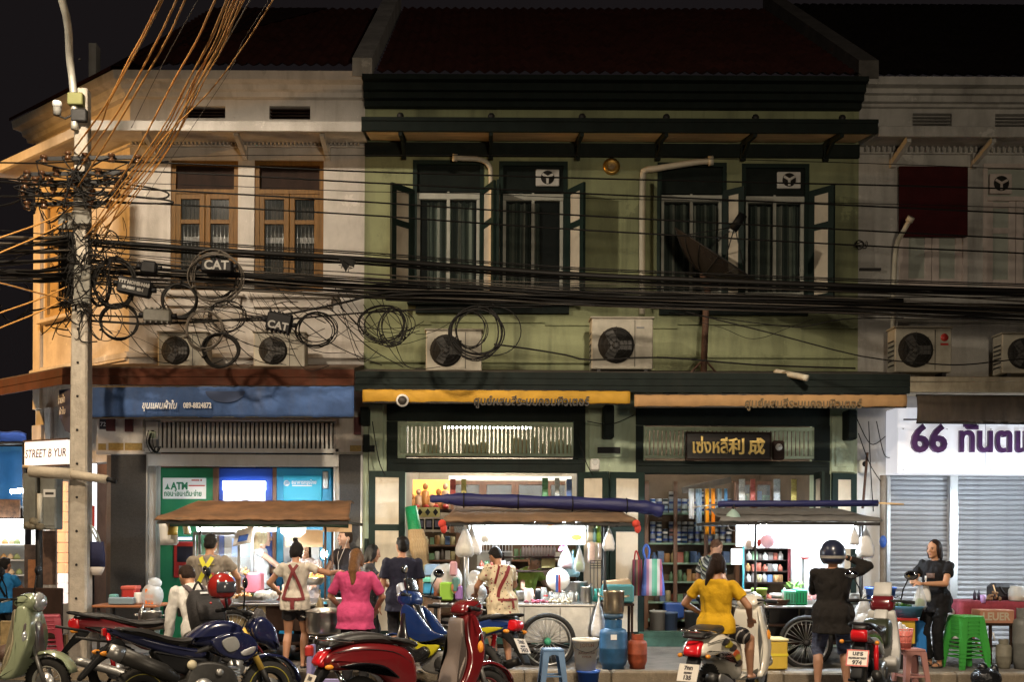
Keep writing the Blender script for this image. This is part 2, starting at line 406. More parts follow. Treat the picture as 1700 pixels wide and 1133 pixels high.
M_rub = mat('tyre_rubber', (0.014,0.013,0.012), 0.8, var=0.3, vscale=30)
M_chrome = mat('chrome', (0.75,0.74,0.72), 0.12, metal=1.0)
M_tube = mat('lit_fluorescent_tube', (0.9,0.95,1.0), 0.4, emis=460, ecol=(0.80,0.92,1.0))
M_tubew = mat('lit_warm_tube', (1.0,0.9,0.75), 0.4, emis=40, ecol=(1.0,0.86,0.62))
# ================================================================ ground
MB().quad((-80,-60,-0.12),(80,-60,-0.12),(80,40,-0.12),(-80,40,-0.12)).build('road', M_asph, fixed=True)
tag(bpy.data.objects['road'], kind='structure')
pv = MB()
pv.box(-60,60,-3.02,0.2,-0.4,0.0)
pv.box(-60,60,0.2,14,-0.4,-0.004)
pave = tag(pv.build('pavement', M_pave, fixed=True), kind='structure')
ks = MB().box(-0.495,0.495,-0.10,0.10,-0.30,0.012,0.02)
k0 = None
for i in range(-14, 15):
 o = ks.build('kerb_stone', M_kerb, pave) if k0 is None else k0.copy()
 if k0 is None: k0 = o
 else: COL.objects.link(o)
 o.location = (i*1.0+random.uniform(-.003,.003), -3.12+random.uniform(-.008,.008), random.uniform(-.006,.004))
# ================================================================ helpers for facades
def wall_holes(mb, x0, x1, z0, z1, holes, y0, y1):
 xs = sorted({x0, x1, *[h[0] for h in holes], *[h[1] for h in holes]}); zs = sorted({z0, z1, *[h[2] for h in holes], *[h[3] for h in holes]})
 for i in range(len(xs)-1):
  run = None
  for j in range(len(zs)-1):
   cx, cz = (xs[i]+xs[i+1])/2, (zs[j]+zs[j+1])/2
   solid = not any(h[0] < cx < h[1] and h[2] < cz < h[3] for h in holes)
   if solid and run is None: run = zs[j]
   if (not solid) and run is not None: mb.box(xs[i], xs[i+1], y0, y1, run, zs[j]); run = None
  if run is not None: mb.box(xs[i], xs[i+1], y0, y1, run, zs[-1])
def R4(px0, py0, px1, py1, Y=0.0):
 """picture rectangle at depth Y -> x0, x1, z0, z1"""
 mx, my = (px0+px1)/2, (py0+py1)/2
 return P(px0,my,Y).x, P(px1,my,Y).x, P(mx,py1,Y).z, P(mx,py0,Y).z
def pbox(mb, px0, py0, px1, py1, Y, depth, ch=0.0):
 """box whose front face (at depth Y) fills that rectangle, going back by depth"""
 x0, x1, z0, z1 = R4(px0, py0, px1, py1, Y); return mb.box(x0, x1, Y, Y+depth, z0, z1, ch)
def instances(first, locs):
 out = [first]
 for k, l in enumerate(locs):
  if k == 0: first.location = l; continue
  c = first.copy(); COL.objects.link(c); c.location = l; out.append(c)
 return out
def slat_row(name, m, parent, x0, x1, z0, z1, y, n, w, d, skip=None):
 """n upright slats side by side, each an object sharing one mesh"""
 b = MB().box(-w/2, w/2, -d/2, d/2, 0, z1-z0, w*.2); first = b.build(name, m); first.parent = parent
 base = wloc(parent); locs = []
 for i in range(n):
  if skip and skip(i): continue
  locs.append(V((x0+(x1-x0)*(i+.5)/n, y, z0))-base)
 first['_w'] = 0
 return instances(first, locs)
def tiled_roof(name, m, parent, x0, x1, y0, z0, y1, z1, pitch=0.16, rows=22):
 """pantiles: ridges run up the slope, each course lips over the one below"""
 nx = int((x1-x0)/pitch*4); mb = MB(); vs = []; L = math.hypot(y1-y0, z1-z0); nz = V((0, -(z1-z0)/L, (y1-y0)/L))
 for r in range(rows):
  for e in (0, 1):
   t = (r+e)/rows; lift = 0.035 if e == 0 else 0.0
   for i in range(nx+1):
    x = x0+(x1-x0)*i/nx; h = 0.022*math.cos(2*math.pi*i/4)+lift
    vs.append(V((x, y0+(y1-y0)*t, z0+(z1-z0)*t))+nz*h)
 fs = []
 for q in range(rows*2-1):
  for i in range(nx): a = q*(nx+1)+i; fs.append((a, a+1, a+nx+2, a+nx+1))
 mb.add(vs, fs, True); o = mb.build(name, m, parent); o['kind'] = 'stuff'; return o
# ================================================================ the corner shophouse (cream, with a slanted corner face)
A = V((P(215,400).x, 0, 0)); Bc = V((A.x-2.07, 1.8, 0)); ANG = math.atan2(-1.8, 2.07)
CL = math.hypot(2.07, 1.8)
MC = Matrix.Translation(Bc) @ Matrix.Rotation(ANG, 4, 'Z')          # corner-face frame: x along the face to the right, -y outwards
NC = V((-1.8, -2.07, 0)).normalized(); TC = V((-2.07, 1.8, 0)).normalized()
XW = P(605,400).x; XG = P(1425,400).x
corner = thing('shophouse', 'cream two storey corner shophouse with brown wooden windows and slanted corner face', 'building', (-3.4, 0, 0))
def zp(py, Y=0.0, px=600): return P(px, py, Y).z
def path(p, xr):                       # points of an outline standing p out from the two faces
 mx = -(1-0.755)/0.657*p
 return [V((xr, -p, 0)), V((A.x+mx, -p, 0)), Bc+NC*p+TC*0.12, Bc+NC*p*0.2+TC*0.12+V((-.9*p,0,0))]
def moulding(mb, prof, xr):
 """profile [(out, z)] swept along the front and round the slanted corner"""
 rings = []
 for k in range(3): rings.append([path(p, xr)[k]+V((0,0,z)) for p, z in prof])
 mb.loft(rings, True, False); return mb
Zf = zp(600)                            # floor line of the upper storey
wb = MB()
wins = [R4(283,266,395,482), R4(422,266,537,484)]
vents = [R4(308,176,374,196), R4(447,176,515,198)]
zt = zp(138)
wall_holes(wb, A.x, XW, 0.25+zp(697), zt, [], -0.0, 0.22) if False else None
wall_holes(wb, A.x, XW, zp(660), zt, [(*w[:2], w[2], w[3]) for w in wins+vents], 0.0, 0.25)
wb.build('wall', M_white, corner)
cb = MB(MC); cwin = (0.36, 1.30, zp(500), zp(290))
wall_holes(cb, 0, CL, zp(660), zt, [cwin], 0.0, 0.25)
cb.build('wall', M_cham, corner)
sb = MB(); sb.box(Bc.x-.02, Bc.x+.23, Bc.y, Bc.y+9, zp(660), zt); sb.box(A.x+.4, XW, .9, 1.0, 3.2, zt); sb.build('wall', M_cham, corner)
for v in vents:
 o = MB().box(v[0], v[1], .20, .22, v[2], v[3]).build('vent', M_void, corner)
 for k in range(4): MB().box(v[0], v[1], .05, .12, v[2]+(v[3]-v[2])*(k+.3)/4, v[2]+(v[3]-v[2])*(k+.5)/4).build('louvre', M_dwood, o)
mb = MB(); Zc = zp(150)
moulding(mb, [(0.0,Zc-.14),(0.10,Zc-.14),(0.12,Zc-.08),(0.18,Zc-.06),(0.20,Zc),(0.34,Zc+.015),(0.36,Zc+.13),(0.0,Zc+.15)], XW-.004); mb.build('cornice', M_white, corner)
mb = MB(); p = .82; zt2 = zp(201,-p,400); zb2 = zp(217,-p,400)
moulding(mb, [(0.0,zt2+.10),(p,zt2),(p,zb2),(p-.06,zb2),(p-.06,zb2+.05),(0.0,zb2+.12)], P(600,208,-p).x); mb.build('canopy', M_white, corner)
mb = MB(); zd = zp(244); 
moulding(mb, [(0.0,zd-.02),(0.05,zd-.02),(0.05,zd),(0.0,zd)], XW-.004); moulding(mb, [(0.0,zd+.09),(0.06,zd+.09),(0.06,zd+.12),(0.0,zd+.12)], XW-.004); mb.build('frieze', M_white, corner)
slat_row('dentil', M_white, corner, A.x+.02, XW-.05, zd+.004, zd+.085, -0.04, 58, .030, .08)
for px in (262, 408, 545):
 x = P(px,240).x; b = MB(); b.obox((x,-.66,zb2+.03),(x,-.02,zp(262)),.06,.09); b.box(x-.035,x+.035,-.09,-.002,zp(268),zp(246)); b.build('bracket', M_white, corner)
mb = MB(); moulding(mb, [(0,zp(596)),(0.05,zp(596)),(0.05,zp(588)),(0,zp(585))], XW-.004); mb.build('band', M_white, corner, split=True)
mb = MB(); pbox(mb, 272,487,405,492,-.10,.10,.01); pbox(mb, 278,492,399,508,-.05,.05); pbox(mb, 411,488,560,494,-.10,.10,.01); pbox(mb, 420,494,550,510,-.05,.05); mb.build('sill', M_white, corner, split=True)
def wood_window(w, parent):
 x0, x1, z0, z1 = w; y = .06
 f = MB(); t = .065; zt_ = z1-(z1-z0)*.235
 f.box(x0,x0+t,y-.03,y+.1,z0,z1); f.box(x1-t,x1,y-.03,y+.1,z0,z1); f.box(x0+t,x1-t,y-.03,y+.1,z1-t,z1); f.box(x0+t,x1-t,y-.03,y+.1,z0,z0+t); f.box(x0+t,x1-t,y-.035,y+.1,zt_-.03,zt_+.03)
 win = f.build('window', M_wood, parent)
 MB().box(x0+t,x1-t,y+.04,y+.06,zt_+.03,z1-t).build('transom_panel', M_dwood, win)
 xm = (x0+x1)/2
 for s in (0, 1):
  a, b = (x0+t, xm-.004) if s == 0 else (xm+.004, x1-t); l = MB(); q = .075; z_a, z_b = z0+t, zt_-.03; zm = z_a+(z_b-z_a)*.70
  l.box(a,a+q,y-.02,y+.03,z_a,z_b,.006); l.box(b-q,b,y-.02,y+.03,z_a,z_b,.006); l.box(a+q,b-q,y-.018,y+.03,z_b-q,z_b); l.box(a+q,b-q,y-.018,y+.03,z_a,z_a+q); l.box(a+q,b-q,y-.018,y+.03,zm-.03,zm+.03)
  l.build('casement', M_wood, win)
  MB().box(a+q,b-q,y+.005,y+.009,z_a+q,z_b-q).build('pane', M_glass, win)
  g = MB()
  for k in range(5): xx = a+q+(b-a-2*q)*(k+.5)/5; g.tube([(xx,y+.05,z_a+q),(xx,y+.05,z_b-q)],.006,5)
  g.build('bars', M_alu, win)
  MB().box(a+q,b-q,y+.11,y+.12,z_a+.5*(z_b-z_a),z_a+.56*(z_b-z_a)).build('curtain_rail', M_whitem, win)
 MB().box(x0+t,x1-t,y+.16,y+.17,z0,z1).build('curtain', mat('dim_curtain', (0.09,0.075,0.06), .9, var=.4, vscale=14, stretch=(6,1,.2)), win)
for w in wins: wood_window(w, corner)
f = MB(MC); a, b, z0, z1 = cwin
f.box(a,a+.07,-.04,.1,z0,z1); f.box(b-.07,b,-.04,.1,z0,z1); f.box(a+.07,b-.07,-.04,.1,z1-.07,z1); f.box(a+.07,b-.07,-.04,.1,z0,z0+.07); f.box((a+b)/2-.03,(a+b)/2+.03,-.03,.1,z0+.07,z1-.07)
M_ow = mat('ochre_shutter', (0.45,0.29,0.11), .6, var=.25, vscale=6)
cw = f.build('window', M_ow, corner)
for k in (0,1):
 u0 = a+.07 if k == 0 else (a+b)/2+.03; u1 = (a+b)/2-.03 if k == 0 else b-.07
 sh = MB(MC); sh.box(u0,u1,.0,.04,z0+.07,z1-.07)
 for q in (0,1,2):
  za = z0+.13+(z1-z0-.26)*q/3; sh.box(u0+.07,u1-.07,-.022,0,za+.03,za+(z1-z0-.26)/3-.03,.01)
 sh.build('shutter', M_ow, cw)
MB(MC).box(a-.1,b+.1,-.14,.0,z0-.07,z0-.005,.01).build('sill', M_cham, corner, split=True)
mb = MB(MC); mb.box(.05,CL-.05,-.04,0,zp(600),zp(585)); mb.box(.0,.22,-.05,0,zp(660),zp(300)); mb.build('pilaster', M_cham, corner, split=True)
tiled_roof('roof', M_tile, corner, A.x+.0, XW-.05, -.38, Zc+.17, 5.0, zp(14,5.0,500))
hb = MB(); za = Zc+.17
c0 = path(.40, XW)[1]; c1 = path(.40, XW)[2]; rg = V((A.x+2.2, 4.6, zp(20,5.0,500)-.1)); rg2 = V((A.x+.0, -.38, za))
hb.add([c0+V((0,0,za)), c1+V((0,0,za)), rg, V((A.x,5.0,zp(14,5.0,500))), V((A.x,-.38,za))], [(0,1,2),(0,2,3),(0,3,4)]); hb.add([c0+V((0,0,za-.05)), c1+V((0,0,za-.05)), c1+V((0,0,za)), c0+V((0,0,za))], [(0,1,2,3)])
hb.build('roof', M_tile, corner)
MB().box(P(151,100,1.6).x,P(163,100,1.6).x,1.5,1.7,zp(150,1.6),zp(78,1.6)).build('roof_finial', M_white2, corner)
gw = MB()
wall_holes(gw, A.x+.0, XW, .0, zp(660), [R4(258,697,553,1080)], .0, .25)
gw.build('wall', M_white2, corner)
g = MB(); pbox(g, 240,755,562,775,-.05,.05,.008); pbox(g, 240,690,562,699,-.06,.06,.01); pbox(g,240,745,562,752,-.03,.03); g.build('lintel', M_whitem, corner, split=True)
x0,x1,z0,z1 = R4(262,702,553,750)
vg = MB().box(x0,x1,.18,.2,z0-.02,z1+.02).build('vent_grille', M_void, corner)
slat_row('slat', M_whitem, vg, x0, x1, z0, z1, .03, 40, .036, .05)
for (pa, pb) in ((183,242),(563,600)):
 b = MB(); pbox(b, pa,755,pb,1075,-.06,.06,.006); b.build('pilaster', M_granite, corner, split=True)
b = MB(); pbox(b, 242,756,244,1075,-.065,.06); pbox(b, 256,756,259,1075,-.03,.03); pbox(b, 553,756,556,1075,-.03,.03); pbox(b, 598,756,601,1075,-.065,.06); b.build('metal_trim', M_alu, corner, split=True)
b = MB(); pbox(b, 176,690,190,716,-.08,.1); pbox(b, 207,690,220,717,-.08,.1); pbox(b,588,693,599,722,-.1,.1); b.build('rafter_end', mat('maroon_paint',(0.07,0.014,0.014),.7), corner, split=True)
b = MB(); pbox(b, 160,690,238,750,-.03,.03,.01); pbox(b, 158,748,240,755,-.08,.08,.01); pbox(b, 556,690,603,752,-.03,.03,.01); b.build('capital', M_white, corner, split=True)
b = MB(); pbox(b, 163,737,176,748,-.036,.006); pbox(b,180,736,205,748,-.036,.006); pbox(b,207,736,236,749,-.036,.006); pbox(b,581,740,600,750,-.036,.006); b.build('gold_panel', mat('gold_paint',(0.30,0.20,0.05),.6,var=.3,vscale=30), corner, split=True)
b = MB(); pbox(b, 165,693,176,713,-.05,.02); pl = b.build('house_number', mat('number_plate_black',(0.02,0.02,0.03),.5), corner)
text('numerals', '72', .085, P(166,708,-.055)+V((0,0,0)), M_text_w, pl, .002)
gb = MB(MC); wall_holes(gb, 0, CL, .0, zp(660), [(0.62, CL-.55, .0, 2.65)], .0, .25); gb.build('wall', M_white2, corner)
gb = MB(MC); gb.box(CL-.50,CL-.01,-.05,0,.0,zp(756)); gb.build('pilaster', mat('granite_blue_grey',(0.10,0.09,0.085),.35,var=.4,vscale=50), corner, split=True)
gb = MB(MC); gb.box(.0,.30,-.06,0,.0,zp(690)); gb.box(.36,.55,-.04,0,.0,zp(660)); gb.build('pilaster', M_white, corner, split=True)
gb = MB(MC); gb.box(-1.5,CL+.35,1.9,2.0,.0,3.6); gb.build('back_wall', mat('shop_wall_brown',(0.30,0.16,0.10),.8,var=.2), corner)
p = 1.25; mb = MB(); za, zb = zp(613,-p,400), zp(641,-p,400)
moulding(mb, [(0,za+.26),(p,za+.02),(p+.0,za),(p-.02,zb+.02),(p-.05,zb+.02),(p-.05,za-.05),(0,za+.14)], P(588,625,-p).x); mb.build('lower_canopy', mat('canopy_top_dust',(0.10,0.06,0.04),.9,var=.4,vscale=4), corner)
for seg in (0,1):
 a_, b_ = path(p+.012, P(588,625,-p).x)[seg], path(p+.012, P(588,625,-p).x)[seg+1]
 for q in (0,1):
  zz = zb+(za-zb)*(q+.5)/2; b = MB(); b.obox(a_+V((0,0,zz)), b_+V((0,0,zz)), .024, (za-zb)/2-.008); b.build('fascia_board', M_fascia, corner)
# ================================================================ the green shophouse with two shops
green = thing('shophouse', 'green two bay shophouse with dark green shutters, paint shop and open shop below', 'building', (1.9, 0, 0))
gwin = [R4(685,266,803,492), R4(828,268,942,494), R4(1091,270,1206,496), R4(1231,272,1343,498)]
gdoor = [R4(672,700,960,1080), R4(1070,704,1352,1080)]
gb = MB(); wall_holes(gb, XW, XG, zp(664), zp(150), [(w[0],w[1],w[2],w[3]) for w in gwin], .0, .25); gb.build('wall', M_green, green)
gb = MB(); wall_holes(gb, XW, XG, .0, zp(664), [(d[0],d[1],.0,d[3]) for d in gdoor], .0, .25); gb.build('wall', M_pale, green)
gb = MB(); gb.box(XW+.0,XG,.95,1.0,3.7,zp(150)); gb.build('room_wall', M_void, green)
b = MB(); x0, x1 = XW, XG
for k,(pa,pb,o_) in enumerate(((142,150,.42),(150,162,.30),(162,172,.22),(172,181,.12))): b.box(x0,x1,-o_,-.0 if k else .2,zp(pb,0),zp(pa,0)-.002)
b.build('cornice', M_dgreen, green)
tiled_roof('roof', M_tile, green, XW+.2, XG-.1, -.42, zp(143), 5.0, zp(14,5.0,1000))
Yc = -.85; xa, xb = P(600,210,Yc).x, P(1458,210,Yc).x; zt3, zb3 = zp(199,Yc,1020), zp(219,Yc,1020); zw = zp(238,-.06,1020)
b = MB(); b.box(xa,xb,Yc,Yc+.05,zb3,zt3,.006); b.box(xa,xb,Yc-.02,Yc+.02,zt3-.03,zt3+.02); b.build('canopy_fascia', M_dgreen, green)
b = MB(); b.add([(xa,Yc+.05,zt3),(xb,Yc+.05,zt3),(xb,0,zw+.16),(xa,0,zw+.16),(xa,Yc+.05,zt3-.04),(xb,Yc+.05,zt3-.04),(xb,0,zw+.10),(xa,0,zw+.10)],[(0,1,2,3),(7,6,5,4),(0,4,5,1),(2,6,7,3),(0,3,7,4),(1,5,6,2)]); b.build('canopy_top', M_dgreen, green)
n = 7; ed = [xa+.02]+[P(px,228,-.5).x for px in (668,815,962,1098,1242,1382)]+[xb-.02]
for i in range(n):
 b = MB(); xs, xe = ed[i]+.03, ed[i+1]-.03
 b.add([(xs,Yc+.055,zb3+.01),(xe,Yc+.055,zb3+.01),(xe,-.07,zw+.02),(xs,-.07,zw+.02),(xs,Yc+.055,zb3+.03),(xe,Yc+.055,zb3+.03),(xe,-.07,zw+.04),(xs,-.07,zw+.04)],[(3,2,1,0),(4,5,6,7),(0,1,5,4),(1,2,6,5),(2,3,7,6),(3,0,4,7)]); b.build('soffit_panel', M_soffit, green)
b = MB(); b.box(XW+.01,XG-.01,-.07,-.002,zp(260),zw); b.build('wall_plate', M_dgreen, green)
for px in (668,815,962,1098,1242,1382):
 x = P(px,235,-.4).x; b = MB(); b.obox((x,Yc+.03,zb3-.01),(x,-.10,zw-.02),.05,.07); b.box(x-.035,x+.035,-.13,-.075,zp(268),zw); b.obox((x,-.12,zp(262)),(x,-.5,zb3+.05),.04,.05); b.build('bracket', M_dgreen, green)
 MB().lathe([(.02,0),(.045,.02),(.05,.06),(.03,.09)], (x,Yc+.03,zt3+.0), n=8).build('canopy_knob', M_iron, green)
M_curt = stripes_mat('green_curtain_shaded', [(.07,.10,.08),(.16,.20,.16),(.42,.48,.40),(.12,.16,.13),(.07,.10,.08),(.22,.27,.23),(.55,.58,.50),(.10,.13,.11)], 0, 3.2, .9)  # highlights and shade of the pleats painted as stripes
def green_window(w, fan, cv=(1,0,46)):
 x0,x1,z0,z1 = w; y = .05; t = .06; zt_ = z1-(z1-z0)*.26
 f = MB(); f.box(x0,x0+t,y-.06,y+.1,z0,z1); f.box(x1-t,x1,y-.06,y+.1,z0,z1); f.box(x0+t,x1-t,y-.06,y+.1,z1-t,z1); f.box(x0+t,x1-t,y-.06,y+.1,z0,z0+.05)
 win = f.build('window', M_dgreen2, green); MB().box(x0+t,x1-t,y+.30,y+.31,z0,z1).build('dark_room', M_void, win)
 MB().box(x0+t,x1-t,y-.01,y+.02,zt_+.07,z1-t).build('transom_panel', M_dgreen, win)
 g = MB(); q = .045; xm = (x0+x1)/2; zb_ = zt_-.04
 g.box(x0+t,x1-t,y-.02,y+.06,zb_,zb_+.09); g.box(x0+t,x0+t+q,y,y+.06,z0+.05,zb_); g.box(x1-t-q,x1-t,y,y+.06,z0+.05,zb_); g.box(xm-q/2,xm+q/2,y-.01,y+.06,z0+.05,zb_); g.box(x0+t+q,xm-q/2,y,y+.06,z0+.05,z0+.12); g.box(xm+q/2,x1-t-q,y,y+.06,z0+.05,z0+.12); g.box(xm-.015,xm+.015,y-.01,y+.04,zb_+.09,zt_+.07)
 g.build('sash', mat('sash_dull_white',(.50,.50,.44),.6,var=.12,dirt=.4,dcol=(.15,.14,.11)), win)
 MB().box(x0+t+q,xm-q/2,y+.03,y+.036,z0+.12,zb_).build('pane', M_glass, win); MB().box(xm+q/2,x1-t-q,y+.03,y+.036,z0+.12,zb_).build('pane', M_glass, win)
 c = MB(); c.sheet(lambda u,v: (x0+t+(x1-x0-2*t)*(cv[1]+cv[0]*u)+.012*math.sin(v*4+u*9), y+.16+.035*math.sin(u*cv[2]+1.3*math.sin(u*9)), z0+.05+(zb_-z0-.05)*v), 60, 1); c.build('curtain', M_curt, win)
 if fan:
  fx0,fx1,fz0,fz1 = x1-t-.40, x1-t-.06, zt_+.16, zt_+.40
  k = MB(); k.box(fx0,fx1,y-.05,y-.012,fz0,fz1,.01); fo = k.build('exhaust_fan', M_whitem, win); cxf, czf = (fx0+fx1)/2, (fz0+fz1)/2
  MB().lathe([(.098,0),(.098,.006)], (cxf,y-.052,czf), (0,-1,0), 20).build('fan_opening', M_void, fo)
  bl = MB()
  for a in range(3): an = a*2.094+.5; bl.obox((cxf,y-.062,czf),(cxf+.09*math.cos(an),y-.064,czf+.09*math.sin(an)),.035,.006,(0,1,0))
  bl.lathe([(.028,0),(.022,.012)], (cxf,y-.06,czf), (0,-1,0), 10); bl.build('fan_blades', M_whitem, fo)
 return win
for i, w in enumerate(gwin): green_window(w, i in (1,3), ((.78,.16,38),(.62,.0,31),(1,0,46),(.85,.15,40))[i])
def shutter(hx, fx, fy, z0, z1, parent, nm='shutter'):
 """one open leaf, hinged at (hx,0), its free edge at (fx,fy); a frame with two cream panels"""
 a, b = V((hx,-.02,0)), V((fx,fy,0)); d = (b-a); L = d.length; ang = math.atan2(d.y, d.x); M = Matrix.Translation(a) @ Matrix.Rotation(ang, 4, 'Z')
 q = .09; m = MB(M); zm = z0+(z1-z0)*.66
 m.box(0,q,-.02,.02,z0,z1); m.box(L-q,L,-.02,.02,z0,z1); m.box(q,L-q,-.02,.02,z1-q,z1); m.box(q,L-q,-.02,.02,z0,z0+q); m.box(q,L-q,-.02,.02,zm-q/2,zm+q/2)
 o = m.build(nm, M_dgreen2, parent)
 MB(M).box(q,L-q,-.009,.009,zm+q/2,z1-q).build('panel', M_cream, o); MB(M).box(q,L-q,-.009,.009,z0+q,zm-q/2).build('panel', M_cream, o)
 return o
zs0, zs1 = zp(500), zp(315)
shutter(gwin[0][0], P(649,400,-.34).x, -.34, zs0, zs1, green); shutter(gwin[0][1]-.02, P(821,400,-.46).x, -.46, zs0, zs1, green)
shutter(gwin[1][0]+.01, P(826,400,-.42).x, -.50, zs0, zs1, green); shutter(gwin[1][1], P(970,400,-.40).x, -.40, zs0, zs1, green)
shutter(gwin[2][1]-.05, P(1236,400,-.25).x, -.25, zs0, zs1, green); shutter(gwin[3][1], P(1385,400,-.34).x, -.34, zs0, zs1, green); shutter(gwin[2][0]+.02, P(1092,400,-.5).x, -.55, zs0, zs1, green)
b = MB(); pbox(b, 676,497,955,506,-.10,.10,.01); pbox(b, 690,506,945,520,-.05,.05); pbox(b, 1080,500,1355,509,-.10,.10,.01); pbox(b, 1095,509,1342,523,-.05,.05); b.build('sill', M_dgreen, green, split=True)
b = MB()
for (pa,pb,py) in ((690,715,537),(715,905,533),(905,985,538),(1085,1125,543),(1125,1330,537),(1330,1420,543)): pbox(b, pa,py,pb,py+2.5,-.025,.025)
for (pa,pb,py) in ((612,980,598),(1090,1420,590)): pbox(b, pa,py,pb,py+5,-.04,.04,.01)
b.build('band', M_green, green, split=True)
Yl = -1.25; b = MB(); xa, xb = P(590,635,Yl).x, P(1510,635,Yl).x; za, zb = zp(619,Yl,1050), zp(652,Yl,1050)
b.add([(xa,Yl,za),(xb,Yl,za),(xb,0,za+.22),(xa,0,za+.22),(xa,Yl,za-.05),(xb,Yl,za-.05),(xb,0,za+.1),(xa,0,za+.1)],[(0,1,2,3),(7,6,5,4),(0,4,5,1),(2,6,7,3),(0,3,7,4),(1,5,6,2)])
b.build('lower_canopy', mat('canopy_top_dark',(0.05,0.042,0.035),.9,var=.4,vscale=4), green)
for q in range(3):
 b = MB(); b.box(xa,xb,Yl-.015-.008*(q%2),Yl+.02,zb+(za-zb)*q/3+.002,zb+(za-zb)*(q+1)/3-.004); b.build('fascia_board', M_dgreen, green)
for px in (700,800,908,1115,1215,1320,1420):
 x = P(px,655,-1.1).x; b = MB(); b.box(x-.06,x+.06,Yl+.03,-.02,zb-.02,zb+.06); b.build('joist', M_dgreen, green)
def shopfront(pL, pR, gL, gR, pyT, pyG0, pyG1, pyB, parent, n, skip=None):
 b = MB(); Yf = -.04
 pbox(b, pL,pyT,pR,pyG0-3,Yf,.12,.01); pbox(b, pL,pyG1+4,pR,pyB,Yf,.14,.012); pbox(b, pL,pyG0-3,gL,pyG1+4,Yf,.12); pbox(b, gR,pyG0-3,pR,pyG1+4,Yf,.12); pbox(b, pL+4,pyG1+9,pR-4,pyG1+12,Yf-.02,.02)
 pbox(b, pL,pyB,pL+14,1076,Yf,.14); pbox(b, pR-14,pyB,pR,1076,Yf,.14)
 fr = b.build('shopfront_frame', M_dgreen, parent)
 x0,x1,z0,z1 = R4(gL,pyG0,gR,pyG1)
 gm = MB(); gm.box(x0,x1,-.03,.04,z1-.05,z1); gm.box(x0,x1,-.03,.04,z0,z0+.04); gm.box(x0,x0+.03,-.03,.04,z0+.04,z1-.05); gm.box(x1-.03,x1,-.03,.04,z0+.04,z1-.05)
 vg = gm.build('vent_grille', M_pale, parent)
 slat_row('slat', M_pale, vg, x0+.03, x1-.03, z0+.04, z1-.05, 0.0, n, .038, .035, skip)
shopfront(642,972,660,952,672,703,758,785,green,42)
shopfront(1056,1378,1068,1352,678,710,762,788,green,40)
b = MB(); pbox(b, 612,672,636,790,-.05,.05,.01); pbox(b, 978,680,1045,760,-.03,.03,.01); pbox(b, 985,686,1038,752,-.045,.02); pbox(b, 1380,690,1420,785,-.03,.03,.01); pbox(b,1388,700,1414,775,-.045,.02); b.build('pilaster', M_pale, green, split=True)
b = MB(); pbox(b, 598,676,612,705,-.30,.28,.01); pbox(b, 603,722,613,750,-.12,.1); pbox(b, 1003,672,1020,728,-.30,.28,.02); pbox(b,1408,680,1424,730,-.3,.28,.02); b.build('canopy_corbel', M_dgreen, green, split=True)
b = MB(); pbox(b, 602,740,622,751,-.06,.03); pbox(b, 992,743,1030,753,-.06,.03); b.build('plaque', M_black, green, split=True)
b = MB(); pbox(b, 605,895,642,1074,-.05,.05); b.build('pilaster_base', M_dgreen2, green)
b = MB(); pbox(b, 640,1060,975,1076,-.10,.4); pbox(b, 1052,1060,1380,1076,-.10,.4); pbox(b,1040,1050,1180,1062,-.06,.2); b.build('door_sill', mat('sill_green',(0.05,0.12,0.09),.7,var=.3,vscale=6), green, split=True)
zs0, zs1 = .12, zp(783)
shutter(P(672,900).x, P(612,900,-.12).x, -.12, zs0, zs1, green, 'door_leaf'); shutter(P(960,900).x, P(1010,900,-.25).x, -.25, zs0, zs1, green, 'door_leaf'); shutter(P(1068,900).x, P(1012,900,-.16).x, -.16, zs0, zs1, green, 'door_leaf')
shutter(P(1352,900).x, P(1368,900,-.6).x, -.55, zs0, zs1, green, 'door_leaf'); shutter(P(1420,900).x, P(1380,900,-.1).x, -.12, zs0, zs1, green, 'door_leaf')
def room(x0, x1, d, zc, parent, mw, mf):
 b = MB(); b.box(x0-.3,x0-.05,.26,d,-.0,zc); b.box(x1+.05,x1+.3,.26,d,0,zc); b.box(x0-.3,x1+.3,d,d+.1,0,zc); b.build('room_wall', mw, parent)
 b = MB(); b.box(x0-.3,x1+.3,.26,d,zc,zc+.08); b.build('ceiling', mat('ceiling_cream',(0.55,0.52,0.45),.9,var=.1), parent)
 b = MB(); b.box(x0-.04,x1+.04,.30,d,.0,.13); b.build('floor', mf, parent)
M_room = mat('room_wall_cream', (0.26,0.22,0.16), .9, var=.2, vscale=2)
M_roomd = mat('room_wall_brown', (0.13,0.09,0.06), .9, var=.3, vscale=2)
M_flr = mat('shop_floor', (0.14,0.11,0.09), .5, var=.3)
room(gdoor[0][0], gdoor[0][1], 4.2, 3.62, green, M_room, M_flr); room(gdoor[1][0], gdoor[1][1], 3.4, 3.62, green, M_roomd, M_flr)
for (pxa, pya, pxb, name) in ((597,120,606,'l'),(1432,120,1425,'r')):
 x = XW if name == 'l' else XG; y0_, z0_ = -.40, zp(134); y1_, z1_ = 5.0, zp(-14,5.0)
 b = MB(); b.add([(x-.14,y0_,z0_-.1),(x+.14,y0_,z0_-.1),(x+.14,y1_,z1_-.4),(x-.14,y1_,z1_-.4),(x-.14,y0_,z0_+.16),(x+.14,y0_,z0_+.16),(x+.14,y1_,z1_),(x-.14,y1_,z1_)],[(3,2,1,0),(4,5,6,7),(0,1,5,4),(1,2,6,5),(2,3,7,6),(3,0,4,7)])
 b.build('fire_wall', M_white2 if name == 'l' else mat('fire_wall_dark',(0.12,0.11,0.10),.9,var=.4,vscale=3), green)
